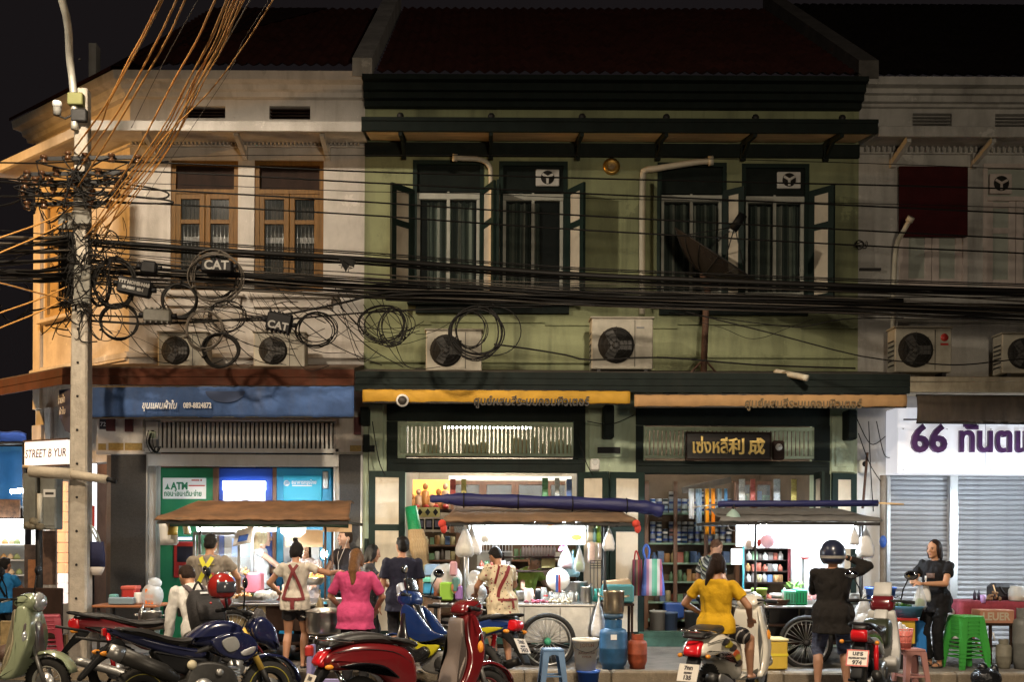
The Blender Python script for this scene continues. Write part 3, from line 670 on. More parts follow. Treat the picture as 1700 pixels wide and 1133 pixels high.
# ================================================================ the grey-white shophouse on the right
right = thing('shophouse', 'grey white shophouse at right with maroon board over its window and roller shutters', 'building', (7.6, 0, 0))
XE = XG+9.0
rwin = [R4(1492,283,1606,478), R4(1632,272,1745,480)]; rv = [R4(1515,188,1580,209), R4(1652,189,1720,211)]
b = MB(); wall_holes(b, XG, XE, zp(650), zp(150), [tuple(w) for w in rwin+rv], .0, .25); b.build('wall', M_white2, right)
for v in rv:
 o = MB().box(v[0],v[1],.2,.22,v[2],v[3]).build('vent', M_void, right)
 for k in range(4): MB().box(v[0],v[1],.05,.12,v[2]+(v[3]-v[2])*(k+.3)/4,v[2]+(v[3]-v[2])*(k+.5)/4).build('louvre', M_white2, o)
b = MB()
for k,(pa,pb,o_) in enumerate(((145,158,.38),(158,166,.24),(166,176,.16),(176,181,.08))): b.box(XG+.003,XE,-o_,-.0 if k else .2,zp(pb,0,1560),zp(pa,0,1560)-.002)
b.build('cornice', M_white2, right)
b = MB(); Y = -.82; xa = P(1459,218,Y).x; zt_, zb_ = zp(209,Y,1560), zp(226,Y,1560)
b.box(xa,XE,Y,Y+.06,zb_,zt_,.008); b.add([(xa,Y+.06,zt_),(XE,Y+.06,zt_),(XE,0,zt_+.1),(xa,0,zt_+.1),(xa,Y+.06,zb_+.05),(XE,Y+.06,zb_+.05),(XE,0,zb_+.14),(xa,0,zb_+.14)],[(0,1,2,3),(7,6,5,4),(0,4,5,1),(2,6,7,3),(0,3,7,4),(1,5,6,2)]); b.build('canopy', M_white2, right)
zd = zp(255,0,1560); b = MB(); b.box(XG+.004,XE,-.05,0,zd-.02,zd); b.box(XG+.004,XE,-.06,0,zd+.09,zd+.12); b.build('frieze', M_white2, right)
slat_row('dentil', M_white2, right, XG+.05, XG+3.2, zd+.004, zd+.085, -.04, 40, .030, .08)
for px in (1480,1615): x = P(px,245).x; b = MB(); b.obox((x,-.66,zb_+.02),(x,-.02,zp(268)),.06,.09); b.box(x-.035,x+.035,-.09,-.002,zp(276),zp(252)); b.build('bracket', M_white2, right)
for i, w in enumerate(rwin):
 x0,x1,z0,z1 = w; y = .05; t = .06; f = MB(); f.box(x0,x0+t,y-.06,y+.1,z0,z1); f.box(x1-t,x1,y-.06,y+.1,z0,z1); f.box(x0+t,x1-t,y-.06,y+.1,z1-t,z1); f.box(x0+t,x1-t,y-.06,y+.1,z0,z0+t); zt_ = z1-.5
 f.box(x0+t,x1-t,y-.05,y+.1,zt_-.03,zt_+.03)
 M_pw = mat('pinkish_white_paint',(0.55,0.47,0.43),.7,var=.15,vscale=5,dirt=.4,dcol=(.2,.17,.14)); win = f.build('window', M_pw, right)
 xm = (x0+x1)/2
 for s_ in (0,1):
  a, b_ = (x0+t, xm-.004) if s_ == 0 else (xm+.004, x1-t); q = .10; l = MB(); zm = z0+(zt_-z0)*.62
  l.box(a,a+q,y-.02,y+.03,z0+t,zt_-.03,.006); l.box(b_-q,b_,y-.02,y+.03,z0+t,zt_-.03,.006)
  for zz in (z0+t, zm, zt_-.03-q): l.box(a+q,b_-q,y-.018,y+.03,zz,zz+q*.8)
  l.build('casement', M_pw, win); MB().box(a+q,b_-q,y+.0,y+.012,z0+t,zt_-.03).build('panel', mat('grey_green_panel',(0.36,0.38,0.33),.7,var=.15,vscale=5), win)
 MB().box(x0+t,x1-t,y+.02,y+.05,zt_+.03,z1-t).build('transom_panel', mat('grey_green_panel',(0.36,0.38,0.33)), win)
 if i == 1:
  k = MB(); k.box(x0+.10,x0+.42,y-.05,y+.015,zt_+.07,zt_+.36,.01); fo = k.build('exhaust_fan', M_pw, win); cxf, czf = x0+.26, zt_+.215
  MB().lathe([(.11,0),(.11,.006)], (cxf,y-.052,czf), (0,-1,0), 20).build('fan_opening', M_void, fo); bl = MB()
  for a in range(3): an = a*2.094+.5; bl.obox((cxf,y-.062,czf),(cxf+.1*math.cos(an),y-.064,czf+.1*math.sin(an)),.035,.006,(0,1,0))
  bl.build('fan_blades', M_pw, fo)
b = MB(); pbox(b, 1500,478,1615,484,-.1,.1,.01); pbox(b,1625,480,1720,486,-.1,.1,.01); pbox(b,1480,500,1720,508,-.06,.06); pbox(b,1480,515,1720,530,-.09,.09,.01); b.build('sill', M_white2, right, split=True)
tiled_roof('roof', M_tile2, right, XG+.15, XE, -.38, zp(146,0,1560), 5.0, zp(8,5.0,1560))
Yl = -1.2; b = MB(); xa = P(1510,640,Yl).x; za, zb = zp(628,Yl,1600), zp(652,Yl,1600)
b.add([(xa,Yl,za),(XE,Yl,za),(XE,0,za+.2),(xa,0,za+.2),(xa,Yl,zb),(XE,Yl,zb),(XE,0,zb+.1),(xa,0,zb+.1)],[(0,1,2,3),(7,6,5,4),(0,4,5,1),(2,6,7,3),(0,3,7,4),(1,5,6,2)]); b.box(xa,XE,Yl-.03,Yl,za-.05,za+.01); b.box(xa,XE,Yl-.02,Yl,zb,zb+.04)
b.build('lower_canopy', mat('canopy_beige',(0.42,0.36,0.26),.9,var=.25,vscale=4,dirt=.7,dcol=(.1,.08,.06)), right)
b = MB(); wall_holes(b, XG, XE, .0, zp(650), [R4(1477,788,1577,1080), R4(1590,788,1860,1080)], .0, .25); b.build('wall', mat('plaster_bluish_white',(0.58,0.57,0.56),.85,var=.15,vscale=2,dirt=.5,dcol=(.2,.2,.19)), right)
b = MB(); pbox(b, 1577,789,1590,1076,-.03,.05); b.box(*R4(1471,789,1477,1076)[:2],-.03,.02,.0,zp(789)); b.build('shutter_guide', M_alu, right, split=True)
M_roll = mat('roller_shutter_steel', (0.38,0.39,0.42), 0.42, metal=.25, var=.2, vscale=5, stretch=(.3,1,3), dirt=.45, dcol=(.16,.16,.17), dscale=.7, dstretch=(1,1,.3))
for (pa, pb) in ((1477,1577),(1590,1860)):
 x0,x1,z0,z1 = R4(pa,789,pb,1074); ro = MB().box(x0,x1,.12,.13,z0,z1).build('roller_shutter', M_void, right); ns = 34; hh = (z1-z0)/ns
 prof = [(.0,0),(-.018,hh*.12),(-.026,hh*.45),(-.018,hh*.78),(.0,hh*.96)]
 m = MB(); m.loft([[(x0-(x0+x1)/2,q[0],q[1]) for q in prof]+[(x0-(x0+x1)/2,.012,hh*.96),(x0-(x0+x1)/2,.012,0)], [(x1-(x0+x1)/2,q[0],q[1]) for q in prof]+[(x1-(x0+x1)/2,.012,hh*.96),(x1-(x0+x1)/2,.012,0)]], True, False)
 first = m.build('shutter_slat', M_roll); first.parent = ro; base = wloc(ro)
 instances(first, [V(((x0+x1)/2, .10, z0+hh*i))-base for i in range(ns)])
# ================================================================ utility pole with its street lamp
YP = -2.1
bx = P(133,1098,YP); pole = thing('utility_pole', 'tall square concrete utility pole tangled in black cables at the corner', 'utility pole', (bx.x, YP, 0))
b = MB(); zt = P(133,150,YP).z; b.loft([[(bx.x+sx*w,YP+sy*w,z) for sx,sy in ((-.8,-1),(.8,-1),(1,-.8),(1,.8),(.8,1),(-.8,1),(-1,.8),(-1,-.8))] for w,z in ((.118,0),(.112,2),(.100,4.6),(.078,zt))], True, False)
b.build('shaft', M_conc, pole)
for k in range(18):
 z = .35+k*.42; MB().lathe([(.016,0),(.016,.006)],(bx.x-.01,YP-.122+.0045*z,z),(0,-1,0),8).build('bolt_hole', M_void, pole)
am = smooth_poly([P(124,215,-2.22),P(123,165,-2.22),P(116,100,-2.35),P(103,0,-3.1),V((-4.96,-4.6,8.50)),V((-4.92,-4.95,8.52))], 5, False)
MB().tube(am, .045, 10).build('lamp_arm', mat('galvanised_steel',(0.55,0.53,0.46),.5,metal=.4,var=.2,vscale=8), pole)
hd = MB(); hd.loft([[(-4.9+math.cos(t)*.14*s,y,8.50+math.sin(t)*.075*s+.03) for t in [k*math.pi/5 for k in range(10)]] for y,s in ((-4.85,.5),(-5.0,.9),(-5.3,1.0),(-5.5,.55))]); h = hd.build('lamp_head', M_alu, pole)
MB().ell((-4.9,-5.2,8.475),.10,.2,.03).build('lamp_lens', mat('lit_lamp_lens',(1,.8,.5),.4,emis=30,ecol=(1,.72,.38)), h)
b = MB(); b.box(bx.x-.13,bx.x+.06,YP-.19,YP-.08,P(0,182,YP).z,P(0,162,YP).z,.01); b.build('arm_clamp', mat('olive_bracket',(0.20,0.20,0.07),.6,metal=.3), pole)
b = MB(); b.box(bx.x-.09,bx.x+.10,YP-.17,YP-.085,P(0,208,YP).z,P(0,188,YP).z,.01); b.build('switch_box', M_iron, pole)
c = P(95,178,YP-.15); b = MB(); b.lathe([(.055,0),(.06,.03),(.055,.07),(.02,.085)],c,n=12); pc = b.build('photocell', M_whp, pole)
MB().lathe([(.045,-.10),(.05,0)],c,n=12).build('photocell_base', mat('grey_body',(.25,.24,.22),.6), pc)
MB().tube([c+V((0,0,-.1)), c+V((.1,0,-.14)), (bx.x,YP-.1,c.z-.03)],.012,6).build('photocell_arm', M_iron, pole)
INS = []
for zpy, dxs in ((262,(-60,-20,8,52,96)),(288,(-88,-64,-40,-8,30,72)),(304,(-92,-74,-50,-14,44,62)),(322,(-96,-70,-44,-20,20,60)),(338,(-88,-60,-24,18,48))):
 a = P(133+dxs[0]-6,zpy+2,YP-.13); e = P(133+dxs[-1]+6,zpy-1,YP-.13); b = MB(); b.obox(a,e,.03,.05); b.build('rack_arm', M_iron, pole)
 for d in dxs:
  q = P(133+d,zpy+random.uniform(-4,4),YP-.20); INS.append(q)
ib = MB().lathe([(.018,-.055),(.042,-.05),(.045,-.02),(.026,-.012),(.026,.012),(.045,.02),(.042,.05),(.018,.055)],(0,0,0),n=10)
i0 = ib.build('insulator', mat('brown_glazed_insulator',(0.10,0.045,0.02),.15,coat=.6), fixed=True); i0.parent = pole; instances(i0, [q-wloc(pole) for q in INS])
b = MB(); pbox(b, 118,350,150,372,YP-.16,.06,.01); pbox(b,96,352,124,380,YP-.12,.08,.01); pbox(b,122,440,149,505,YP-.14,.05,.01); b.build('cable_box', mat('grey_box',(.20,.19,.16),.7,var=.3,vscale=10), pole, split=True)
# ================================================================ cables
def interp(px, tab):
 for i in range(len(tab)-1):
  if px <= tab[i+1][0] or i == len(tab)-2:
   t = (px-tab[i][0])/(tab[i+1][0]-tab[i][0]); return tab[i][1]+(tab[i+1][1]-tab[i][1])*t
XS = (150,230,400,600,800,1000,1430,1700,1900)
def cable(ys, Y, r, m, label, group, name='cable', xs=XS, jit=0.0, per=3, n=5):
 pts = []
 for k,(x,y) in enumerate(zip(xs, ys)):
  yy = Y(k/(len(xs)-1)) if callable(Y) else Y
  pts.append(P(x, y+random.uniform(-jit,jit), yy+random.uniform(-.02,.02)*jit))
 o = MB().tube(smooth_poly(pts, per, False), r, n).build(name, m)
 return tag(o, label, 'cable', group)
GP = 'power lines strung along the street'
for k,ys in enumerate(([266,269,276,285,291,297,307,314,319],[281,284,292,303,313,323,342,355,364],[311,314,323,335,348,360,383,397,407],[334,337,346,357,371,384,408,421,432])):
 cable(ys, -2.0, .011, M_cable, ('topmost','second highest','third highest','lowest')[k]+' of the four thin black power lines crossing the upper windows', GP, 'power_line')
cable([262,262,258,258,258,259,271,281,288], -1.6, .005, M_cable, 'very thin drop wire just under the upper canopy', GP, 'drop_wire')
cable([300,304,310,318,322,330,338,345,350], -1.6, .005, M_cable, 'thin stray wire between the two highest power lines', GP, 'drop_wire')
GB = 'black telecom cables strung along the street'
LB = 'black cable within the thick bundle strung across the whole facade'
tops = [401,407,419,431,446,459,476,484,490]
cable(tops, -2.05, .036, M_cable, 'thick black cable along the top of the sagging bundle', GB)
cable([y+7 for y in tops], -2.0, .018, M_cable, LB, GB); cable([y-9 for y in tops], -2.0, .008, M_cable, LB, GB); cable([y-12 for y in tops], -2.05, .008, M_cable, LB, GB)
lo = [470,476,482,494,500,508,524,536,542]; hi = [425,432,447,461,474,485,499,506,512]
for k in range(26):
 t = (k+.5)/26; ys = [hi[i]+(lo[i]-hi[i])*t for i in range(9)]
 cable(ys, -2.0+random.uniform(-.12,.12), random.choice([.005,.006,.007,.008,.010,.013,.018]), M_cable if k%6 else M_cable2, ('black' if k%6 else 'grey')+' cable in the '+('uppermost','upper','middle','lower','lowest')[int(t*5)]+' layer of the long sagging bundle', GB, jit=2.2)
for k in range(12):
 ys = [random.uniform(402,470)]; e = random.uniform(488,520)
 ys = [ys[0]+(e-ys[0])*(i/8)**.9+ (6*math.sin(i*.9+k)) for i in range(9)]
 cable(ys, -2.0+random.uniform(-.1,.1), random.choice([.004,.005,.006]), random.choice([M_cable, M_cable, M_cable2]), 'thin cable straying across the layers of the long sagging bundle', GB, jit=3)
for k in range(9):
 t = k/8; ys = [486+t*14,481+t*22,480+t*26,484+t*24,490+t*22,496+t*14]
 cable(ys, -2.02+random.uniform(-.1,.1), random.choice([.007,.010,.014]), M_cable, 'black cable in the fat middle of the bundle below the green windows', GB, xs=(640,720,850,1050,1300,1500), jit=2)
cable([533,536,538,527,505,487,483], -2.05, .016, M_cable, 'black messenger cable rising from the splice case into the bundle', GB, xs=(150,200,260,440,560,640,760))
cable([524,527,531,532,520,512,510], -2.0, .012, M_cable, 'black cable running under the coils into the bundle', GB, xs=(150,230,330,450,600,760,900))
cable([505,531,556,592,604,606,600,592], -2.0, .009, M_cable, 'slack black cable drooping below the bundle over the right air conditioner', GB, xs=(1090,1190,1290,1430,1540,1600,1660,1740))
cable([520,527,542,542,530,528], -1.95, .007, M_cable, 'thin slack cable looping below the satellite dish', GB, xs=(1110,1180,1300,1340,1400,1500))
cable([535,545,562,560,548,530], -1.9, .004, M_cable, 'hair thin slack wire looping low over the green wall', GB, xs=(1160,1200,1240,1270,1300,1350))
cable([572,580,590,598,594,606,612], -1.35, .012, M_cable, 'black cable lying along the roof edge behind the coils', GB, xs=(820,880,940,980,1100,1250,1420))
for k in range(20):   # drop wires that sag between the coils, in front of the cream wall
 x0 = random.uniform(430,640); x1 = x0+random.uniform(60,170); y0 = random.uniform(470,520); y1 = random.uniform(520,612); s = random.uniform(10,60)
 cable([y0, (y0+y1)/2+s, y1], -1.9+random.uniform(-.1,.2), random.choice([.004,.005,.007]), M_cable, 'thin drop wire hanging slack under the bundle', 'slack drop wires under the bundle', xs=(x0,(x0+x1)/2,x1), per=6, name='drop_wire')
for k in range(64):
 x0 = random.uniform(155,470); x1 = x0+random.uniform(40,150); y0 = random.uniform(440,560); y1 = y0+random.uniform(-10,90); s = random.uniform(-10,45)
 cable([y0, (y0+y1)/2+s, min(y1,606)], -1.9+random.uniform(-.15,.25), random.choice([.003,.004,.006]), random.choice([M_cable,M_cable,M_cable2]), 'thin drop wire hanging slack under the bundle', 'slack drop wires under the bundle', xs=(x0,(x0+x1)/2,x1), per=6, name='drop_wire')
GL = 'cables leaving the pole to the left'
for k in range(26):
 y1 = random.choice([388,402,418,432,445,450,455,462])+random.uniform(-6,6); y0 = y1+random.uniform(-4,26)*(1 if y1 < 440 else .3)
 cable([y1,(y0+y1)/2+3,y0,y0+4], lambda t: -2.1-1.4*t, random.choice([.006,.010,.014,.022]), random.choice([M_cable,M_cable,M_cable2]), ('upper' if y1 < 415 else 'middle' if y1 < 442 else 'lower')+' dark cable running left from the pole out of frame', GL, xs=(128,70,0,-120), jit=2)
for k,(ya,yb) in enumerate(((268,270),(300,296),(306,302),(322,326),(345,395),(360,420),(470,520),(488,545),(500,470))):
 cable([ya,(ya+yb)/2+2,yb,yb+(yb-ya)*.8], lambda t: -2.1-1.6*t, .010, M_cable_lit if k > 3 else M_cable, 'wire running left from the insulators, lit orange' if k > 3 else 'black wire running left from the insulators', GL, xs=(125,65,0,-110))
cable([505,512,520,542,552], lambda t: -2.1-.9*t, .012, M_cable, 'black cable hanging left from the pole below the big bundle', GL, xs=(120,80,40,10,-90))
for q in INS:
 e = random.choice(INS); m_ = (q+e)/2+V((random.uniform(-.1,.1),-.05,-random.uniform(.05,.28)))
 o = MB().tube(smooth_poly([q,q+V((random.uniform(-.12,.12),-.06,-.06)),m_,e+V((random.uniform(-.12,.12),-.06,-.06)),e],4,False), random.choice([.007,.009,.012]), 5).build('jumper_wire', M_cable, pole)
for k,(pts) in enumerate(([(40,300),(36,330),(-10,342),(0,310)],[(160,265),(215,270),(280,268)],[(165,300),(250,312),(280,322),(262,330),(180,322)],[(155,318),(210,325),(275,332),(278,338),(165,336)])):
 o = MB().tube(smooth_poly([P(x,y,-2.15) for x,y in pts],5,False), .012, 6).build('jumper_wire', M_cable, pole)
kb = MB()
for k in range(90):
 c0 = P(random.uniform(104,172),random.uniform(375,512),-2.22+random.uniform(-.1,.12)); pts = [c0]
 for j in range(4): pts.append(pts[-1]+V((random.uniform(-.22,.22),random.uniform(-.05,.05),random.uniform(-.26,.26))))
 kb.tube(smooth_poly(pts,4,False), random.choice([.004,.006,.009]), 4)
for k in range(34):
 x = random.uniform(100,122); kb.tube(smooth_poly([P(x,385,-2.2+random.uniform(-.08,.05)),P(x+random.uniform(-6,10),440,-2.22),P(x+random.uniform(-4,8),random.uniform(480,522),-2.2)],4,False),random.choice([.006,.010,.014]),5)
tag(kb.build('cable_tangle', M_cable), 'knotted tangle of loose black wires wrapped around the pole', 'cable tangle', kind='stuff')
GO = 'service wires rising steeply from the pole'
def rise(pts, r, m, lab):
 n = len(pts)-1; q = [P(x,y,-6.4+4.2*(i/n)) for i,(x,y) in enumerate(pts)]
 d = (q[0]-q[1]).normalized(); q = [q[0]+d*3.0]+q
 tag(MB().tube(smooth_poly(q,4,False), r, 6).build('service_wire', m), lab, 'cable', GO)
rise([(266,0),(235,62),(212,103),(176,174),(121,250)], .011, M_cable_lit, 'leftmost of the orange lit service wires rising to the top edge')
rise([(270,0),(238,64),(216,104),(180,172),(165,212),(128,262)], .009, M_cable_lit, 'orange lit service wire twisted beside the leftmost one')
rise([(293,0),(262,65),(203,174),(162,235),(129,285)], .010, M_cable_lit, 'orange lit service wire kinked near the pole, upper one')
rise([(307,0),(274,71),(197,203),(159,265),(126,315)], .010, M_cable_lit, 'orange lit service wire kinked near the pole, lower one')
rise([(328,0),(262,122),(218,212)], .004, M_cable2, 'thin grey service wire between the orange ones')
rise([(357,0),(326,68),(288,135),(215,274),(176,328)], .010, M_cable_lit, 'single orange service wire left of the dense orange bundle')
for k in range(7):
 dx = k*4.4; u_ = random.uniform; rise([(374+dx+u_(-2,2),0),(345+dx*.9+u_(-4,4),68+k),(312+dx+u_(-5,5),130),(262+dx+u_(-5,5),220+k*3),(186+dx*.9+u_(-3,3),330+k*2),(146+dx+u_(-6,6),388+u_(-12,12))], u_(.005,.008), M_cable_lit, ('leftmost','second','third','fourth','fifth','sixth','rightmost')[k]+' orange service wire of the dense bundle above the cream house')
rise([(405,0),(365,76),(318,159),(259,259),(200,327),(140,395)], .009, M_cable_lit, 'orange service wire just right of the dense bundle')
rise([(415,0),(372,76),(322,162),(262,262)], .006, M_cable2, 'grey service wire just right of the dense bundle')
rise([(453,0),(406,74),(347,153),(262,240),(205,330),(170,400)], .007, M_cable_lit, 'rightmost service wire rising over the cream house')
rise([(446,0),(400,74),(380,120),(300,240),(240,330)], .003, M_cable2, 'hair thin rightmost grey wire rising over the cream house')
def coil(cx, cy, rx, ry, n, r, m, label, Y=-2.12, wob=3.0):
 b = MB(); s = SC(Y); 
 for k in range(n):
  ox, oy, fx, fy, ph = random.uniform(-wob,wob), random.uniform(-wob,wob), random.uniform(.92,1.05), random.uniform(.92,1.05), random.uniform(0,6)
  pts = []
  for i in range(30):
   t = 2*math.pi*i/30; w = 1+.03*math.sin(3*t+ph); pts.append(P(cx+ox+math.cos(t)*rx*fx*w, cy+oy+math.sin(t)*ry*fy*w, Y-.02*math.sin(t+ph)+.006*k))
  b.tube(pts, r, 6, closed=True)
 for k in range(3):
  t = .6+2.1*k; p = P(cx+math.cos(t)*rx, cy+math.sin(t)*ry, Y); q = P(cx+math.cos(t+.07)*rx, cy+math.sin(t+.07)*ry, Y); b.tube([p,q], r*2.6, 7)
 tag(b.build('cable_coil', m), label, 'cable coil', 'coils of spare cable hanging on the bundle')
coil(189,471,34,42,4,.016,M_cable,'big thick black cable coil hanging right beside the pole')
coil(165,478,17,29,4,.010,M_cable,'narrow black coil touching the pole inside the big coil')
coil(196,536,30,29,3,.011,M_cable,'black coil hanging lowest beside the pole')
coil(176,532,26,30,1,.006,M_cable2,'thin single wire loop beside the pole')
coil(297,499,30,29,4,.014,M_cable,'thick black coil above the grey splice case')
coil(359,461,43,42,6,.008,M_cable2,'large grey coil around the upper box marked CAT',wob=4)
coil(355,463,40,38,3,.011,M_cable,'black coil behind the large grey coil around the upper CAT box',Y=-2.05)
coil(374,526,30,25,6,.005,M_cable,'loose thin wire coil under the large grey coil',wob=6)
coil(337,547,31,34,3,.012,M_cable2,'brownish coil hanging in front of the leftmost air conditioner')
coil(366,581,29,28,4,.015,M_cable,'thick black coil hanging lowest, over the canopy edge')
coil(525,546,32,27,6,.007,M_cable,'coil hanging right of the lower CAT box',wob=4)
coil(640,542,40,30,7,.006,M_cable,'wide loose coil at the edge of the green house',wob=7)
coil(652,545,20,30,4,.007,M_cable,'inner loops of the coil at the edge of the green house',wob=5)
coil(790,552,42,41,6,.010,M_cable,'heavy coil in front of the air conditioner on the green house',wob=4)
coil(812,550,52,44,1,.007,M_cable,'single big loop around the heavy coil on the green house')
coil(782,548,26,30,3,.007,M_cable,'inner loops of the heavy coil on the green house')
coil(24,495,26,34,1,.008,M_cable,'single loop of cable left of the pole at the edge',Y=-2.6)
def cbox(px, py, w, h, rot, m, label, txt=None, tsize=.1, name='junction_box', Y=-2.22, ribs=0):
 c = P(px,py,Y); t = thing(name, label, 'junction box', c, 'junction boxes hanging on the cables'); M = Matrix.Translation(c) @ Matrix.Rotation(rot,4,'Y')
 s = SC(Y); W, H = w/s, h/s; MB(M).box(-W/2,W/2,-.06,.06,-H/2,H/2,.02).build('case', m, t)
 for k in range(ribs): x = -W/2+W*(k+.5)/ribs; MB(M).box(x-.008,x+.008,-.065,.065,-H/2-.015,-H/2+.012).build('rib', m, t); MB(M).box(x-.008,x+.008,-.065,.065,H/2-.012,H/2+.015).build('rib', m, t)
 for sx in (-1,1): MB(M).tube([(sx*W/2,0,0),(sx*(W/2+.06),0,.01)],.03,8).build('cable_gland', M_black, t)
 if txt:
  for k,(tt,zz,ts) in enumerate(txt): o = text('lettering', tt, ts, M @ V((0,-.064,zz)), mat('dim_white_print',(.30,.29,.27),.7), t, .002, (math.pi/2,rot,0), 'CENTER', offset=.004)
 return t
cbox(361,443,52,20,.02,M_black,'black junction box with white letters CAT inside the grey coil',[('CAT',-.045,.155)])
cbox(464,536,42,30,.20,M_black,'tilted black junction box with white letters CAT below the windows',[('CAT',-.09,.13)],ribs=6)
cbox(224,477,56,28,.20,M_black,'tilted black junction box with small white lettering by the pole',[('TTT HOME-NAS',.02,.055),('SP-FIB01  02-1',-.045,.045)])
cbox(262,525,46,22,.03,mat('grey_splice',(.10,.095,.08),.6,var=.3,vscale=12),'grey splice case lying on the messenger cable','' ,name='splice_case',ribs=5)
cbox(248,445,26,20,.1,M_black,'small black box on the cables left of the grey coil',None)
b = MB(); b.add([P(562,428,-2.1),P(590,432,-2.1),P(588,444,-2.12),P(580,441,-2.1),P(574,452,-2.1)],[(0,1,2,3,4)]); 
for k in range(14): q = P(random.uniform(565,592),random.uniform(428,446),-2.12); b.tube([q,q+V((random.uniform(-.06,.06),-.02,random.uniform(-.09,.05)))],.004,4)
tag(b.build('cable_clump', M_cable), 'frayed clump of tape and wire ends on the top cable', 'cable clump')
# ================================================================ air conditioners on the lower canopy
M_ac = mat('ac_ivory', (0.46,0.42,0.34), .65, var=.2, vscale=4, dirt=.5, dcol=(.22,.18,.13))
def ac(px0, py0, px1, py1, Y, label, fan=(.34,.5), fr=.40, logo=None, grille=True):
 x0,x1,z0,z1 = R4(px0,py0,px1,py1,Y); t = thing('air_conditioner', label, 'air conditioner', ((x0+x1)/2,Y+.15,z0), 'air conditioner units on the lower canopies')
 MB().box(x0,x1,Y,Y+.30,z0,z1,.012).build('casing', M_ac, t); H = z1-z0; W = x1-x0; cx, cz, r = x0+W*fan[0], z0+H*fan[1], H*fr
 MB().lathe([(r,0),(r,.008)],(cx,Y-.0005,cz),(0,-1,0),24).build('fan_opening', M_void, t)
 f = MB()
 for k in range(3):
  a = k*2.094; f.obox((cx,Y-.012,cz),(cx+.85*r*math.cos(a),Y-.010,cz+.85*r*math.sin(a)),r*.5,.004,(0,1,0))
 f.lathe([(r*.22,0),(r*.15,.012)],(cx,Y-.010,cz),(0,-1,0),10); f.build('fan_blades', mat('fan_blade_grey',(.07,.065,.06),.6), t)
 g = MB()
 for k in range(1,5): g.tube([(cx+r*k/4.6*math.cos(i*math.pi/12),Y-.028,cz+r*k/4.6*math.sin(i*math.pi/12)) for i in range(24)],.0035,4,closed=True)
 for k in range(8): a = k*math.pi/4; g.tube([(cx+.1*r*math.cos(a),Y-.026,cz+.1*r*math.sin(a)),(cx+r*1.03*math.cos(a),Y-.026,cz+r*1.03*math.sin(a))],.0035,4)
 o = g.build('fan_guard', M_iron, t); o['kind'] = 'stuff'
 MB().box(x0-.02,x1+.02,Y-.015,Y+.31,z1-.0,z1+.025,.008).build('lid', M_ac, t)
 MB().box(x0+W*.70,x0+W*.705+.004,Y-.004,Y+.0,z0+.03,z1-.02).build('panel_seam', M_iron, t)
 for k in range(6): zz = z0+H*(.15+.11*k); MB().box(x0-.006,x0-.0005,Y+.04,Y+.26,zz,zz+.02).build('side_louvre', M_iron, t)
 for xx in (x0+.08, x1-.12): MB().box(xx,xx+.05,Y+.02,Y+.28,z0-.06,z0).build('foot', M_iron, t)
 if logo: logo(t, x0, x1, z0, z1, Y)
ac(262,553,344,612,-.62,'ivory air conditioner nearest the slanted corner, behind cable coils',(.36,.5))
ac(421,553,506,612,-.62,'ivory air conditioner below the second wooden window',(.38,.5))
ac(707,549,800,616,-.62,'ivory air conditioner half hidden by the heavy coil on the green house',(.36,.5))
def lg(t,x0,x1,z0,z1,Y): text('lettering','Fujitsu',.045,(x0+(x1-x0)*.72,Y-.003,z1-.13),mat('grey_print',(.2,.2,.2),.6),t,.001)
ac(982,529,1084,613,-.62,'cleanest ivory air conditioner in the middle of the green wall',(.40,.47),.36,lambda t,x0,x1,z0,z1,Y: MB().box(x0+(x1-x0)*.73,x0+(x1-x0)*.86,Y-.003,Y,z1-.14,z1-.115).build('badge',mat('grey_print',(.2,.2,.2),.6),t))
def lr(t,x0,x1,z0,z1,Y):
 MB().lathe([(.055,0),(.055,.003)],(x0+(x1-x0)*.87,Y-.0005,z1-.13),(0,-1,0),16).build('round_logo',M_red,t); MB().box(x0+(x1-x0)*.80,x0+(x1-x0)*.94,Y-.003,Y,z1-.24,z1-.21).build('badge',M_red,t)
ac(1486,545,1580,618,-.55,'air conditioner with red round logo under the grey white house windows',(.36,.5),.40,lr)
ac(1664,555,1760,620,-.55,'rightmost air conditioner cut by the right edge',(.36,.5))
c = P(1015,277,0); t = thing('wall_lamp','round brass ornament lamp high on the green wall','lamp',c); MB().lathe([(.11,0),(.125,.02),(.09,.045),(.075,.04)],c,(0,-1,0),20).build('rim',mat('brass',(.45,.27,.07),.35,metal=.8),t); MB().lathe([(.07,.03),(.04,.06),(.012,.07)],c,(0,-1,0),14).build('glass',M_clear,t)
def pipe(pts, r, m, label, cat='pipe', name='drainpipe', flare=True):
 t = thing(name,label,cat,P(*pts[-1])); q = [P(*p) for p in pts]; MB().tube(smooth_poly(q,4,False),r,10).build('tube',m,t)
 if flare: MB().tube([q[0]+(q[0]-q[1]).normalized()*-.02,q[0]+(q[0]-q[1]).normalized()*.05],r*1.5,10).build('end_fitting',m,t)
 return t
pipe([(757,262,-.2),(770,263,-.2),(797,265,-.16),(812,275,-.1),(815,300,-.07),(815,420,-.07)],.035,M_pvc,'cream bent pipe between the two left green windows')
pipe([(1178,267,-.2),(1150,270,-.18),(1090,280,-.12),(1072,283,-.08),(1067,300,-.07),(1066,420,-.07),(1066,522,-.07)],.045,M_pvc,'long cream drainpipe down the middle of the green wall')
pipe([(1510,366,-.5),(1500,384,-.4),(1488,410,-.15),(1484,470,-.09),(1482,600,-.09)],.035,M_pvc,'grey curved pipe reaching past the maroon board')
pipe([(1288,618,-1.0),(1310,622,-1.25),(1340,628,-1.5)],.042,M_pvc,'white pipe stub sticking out over the dark canopy',flare=False)
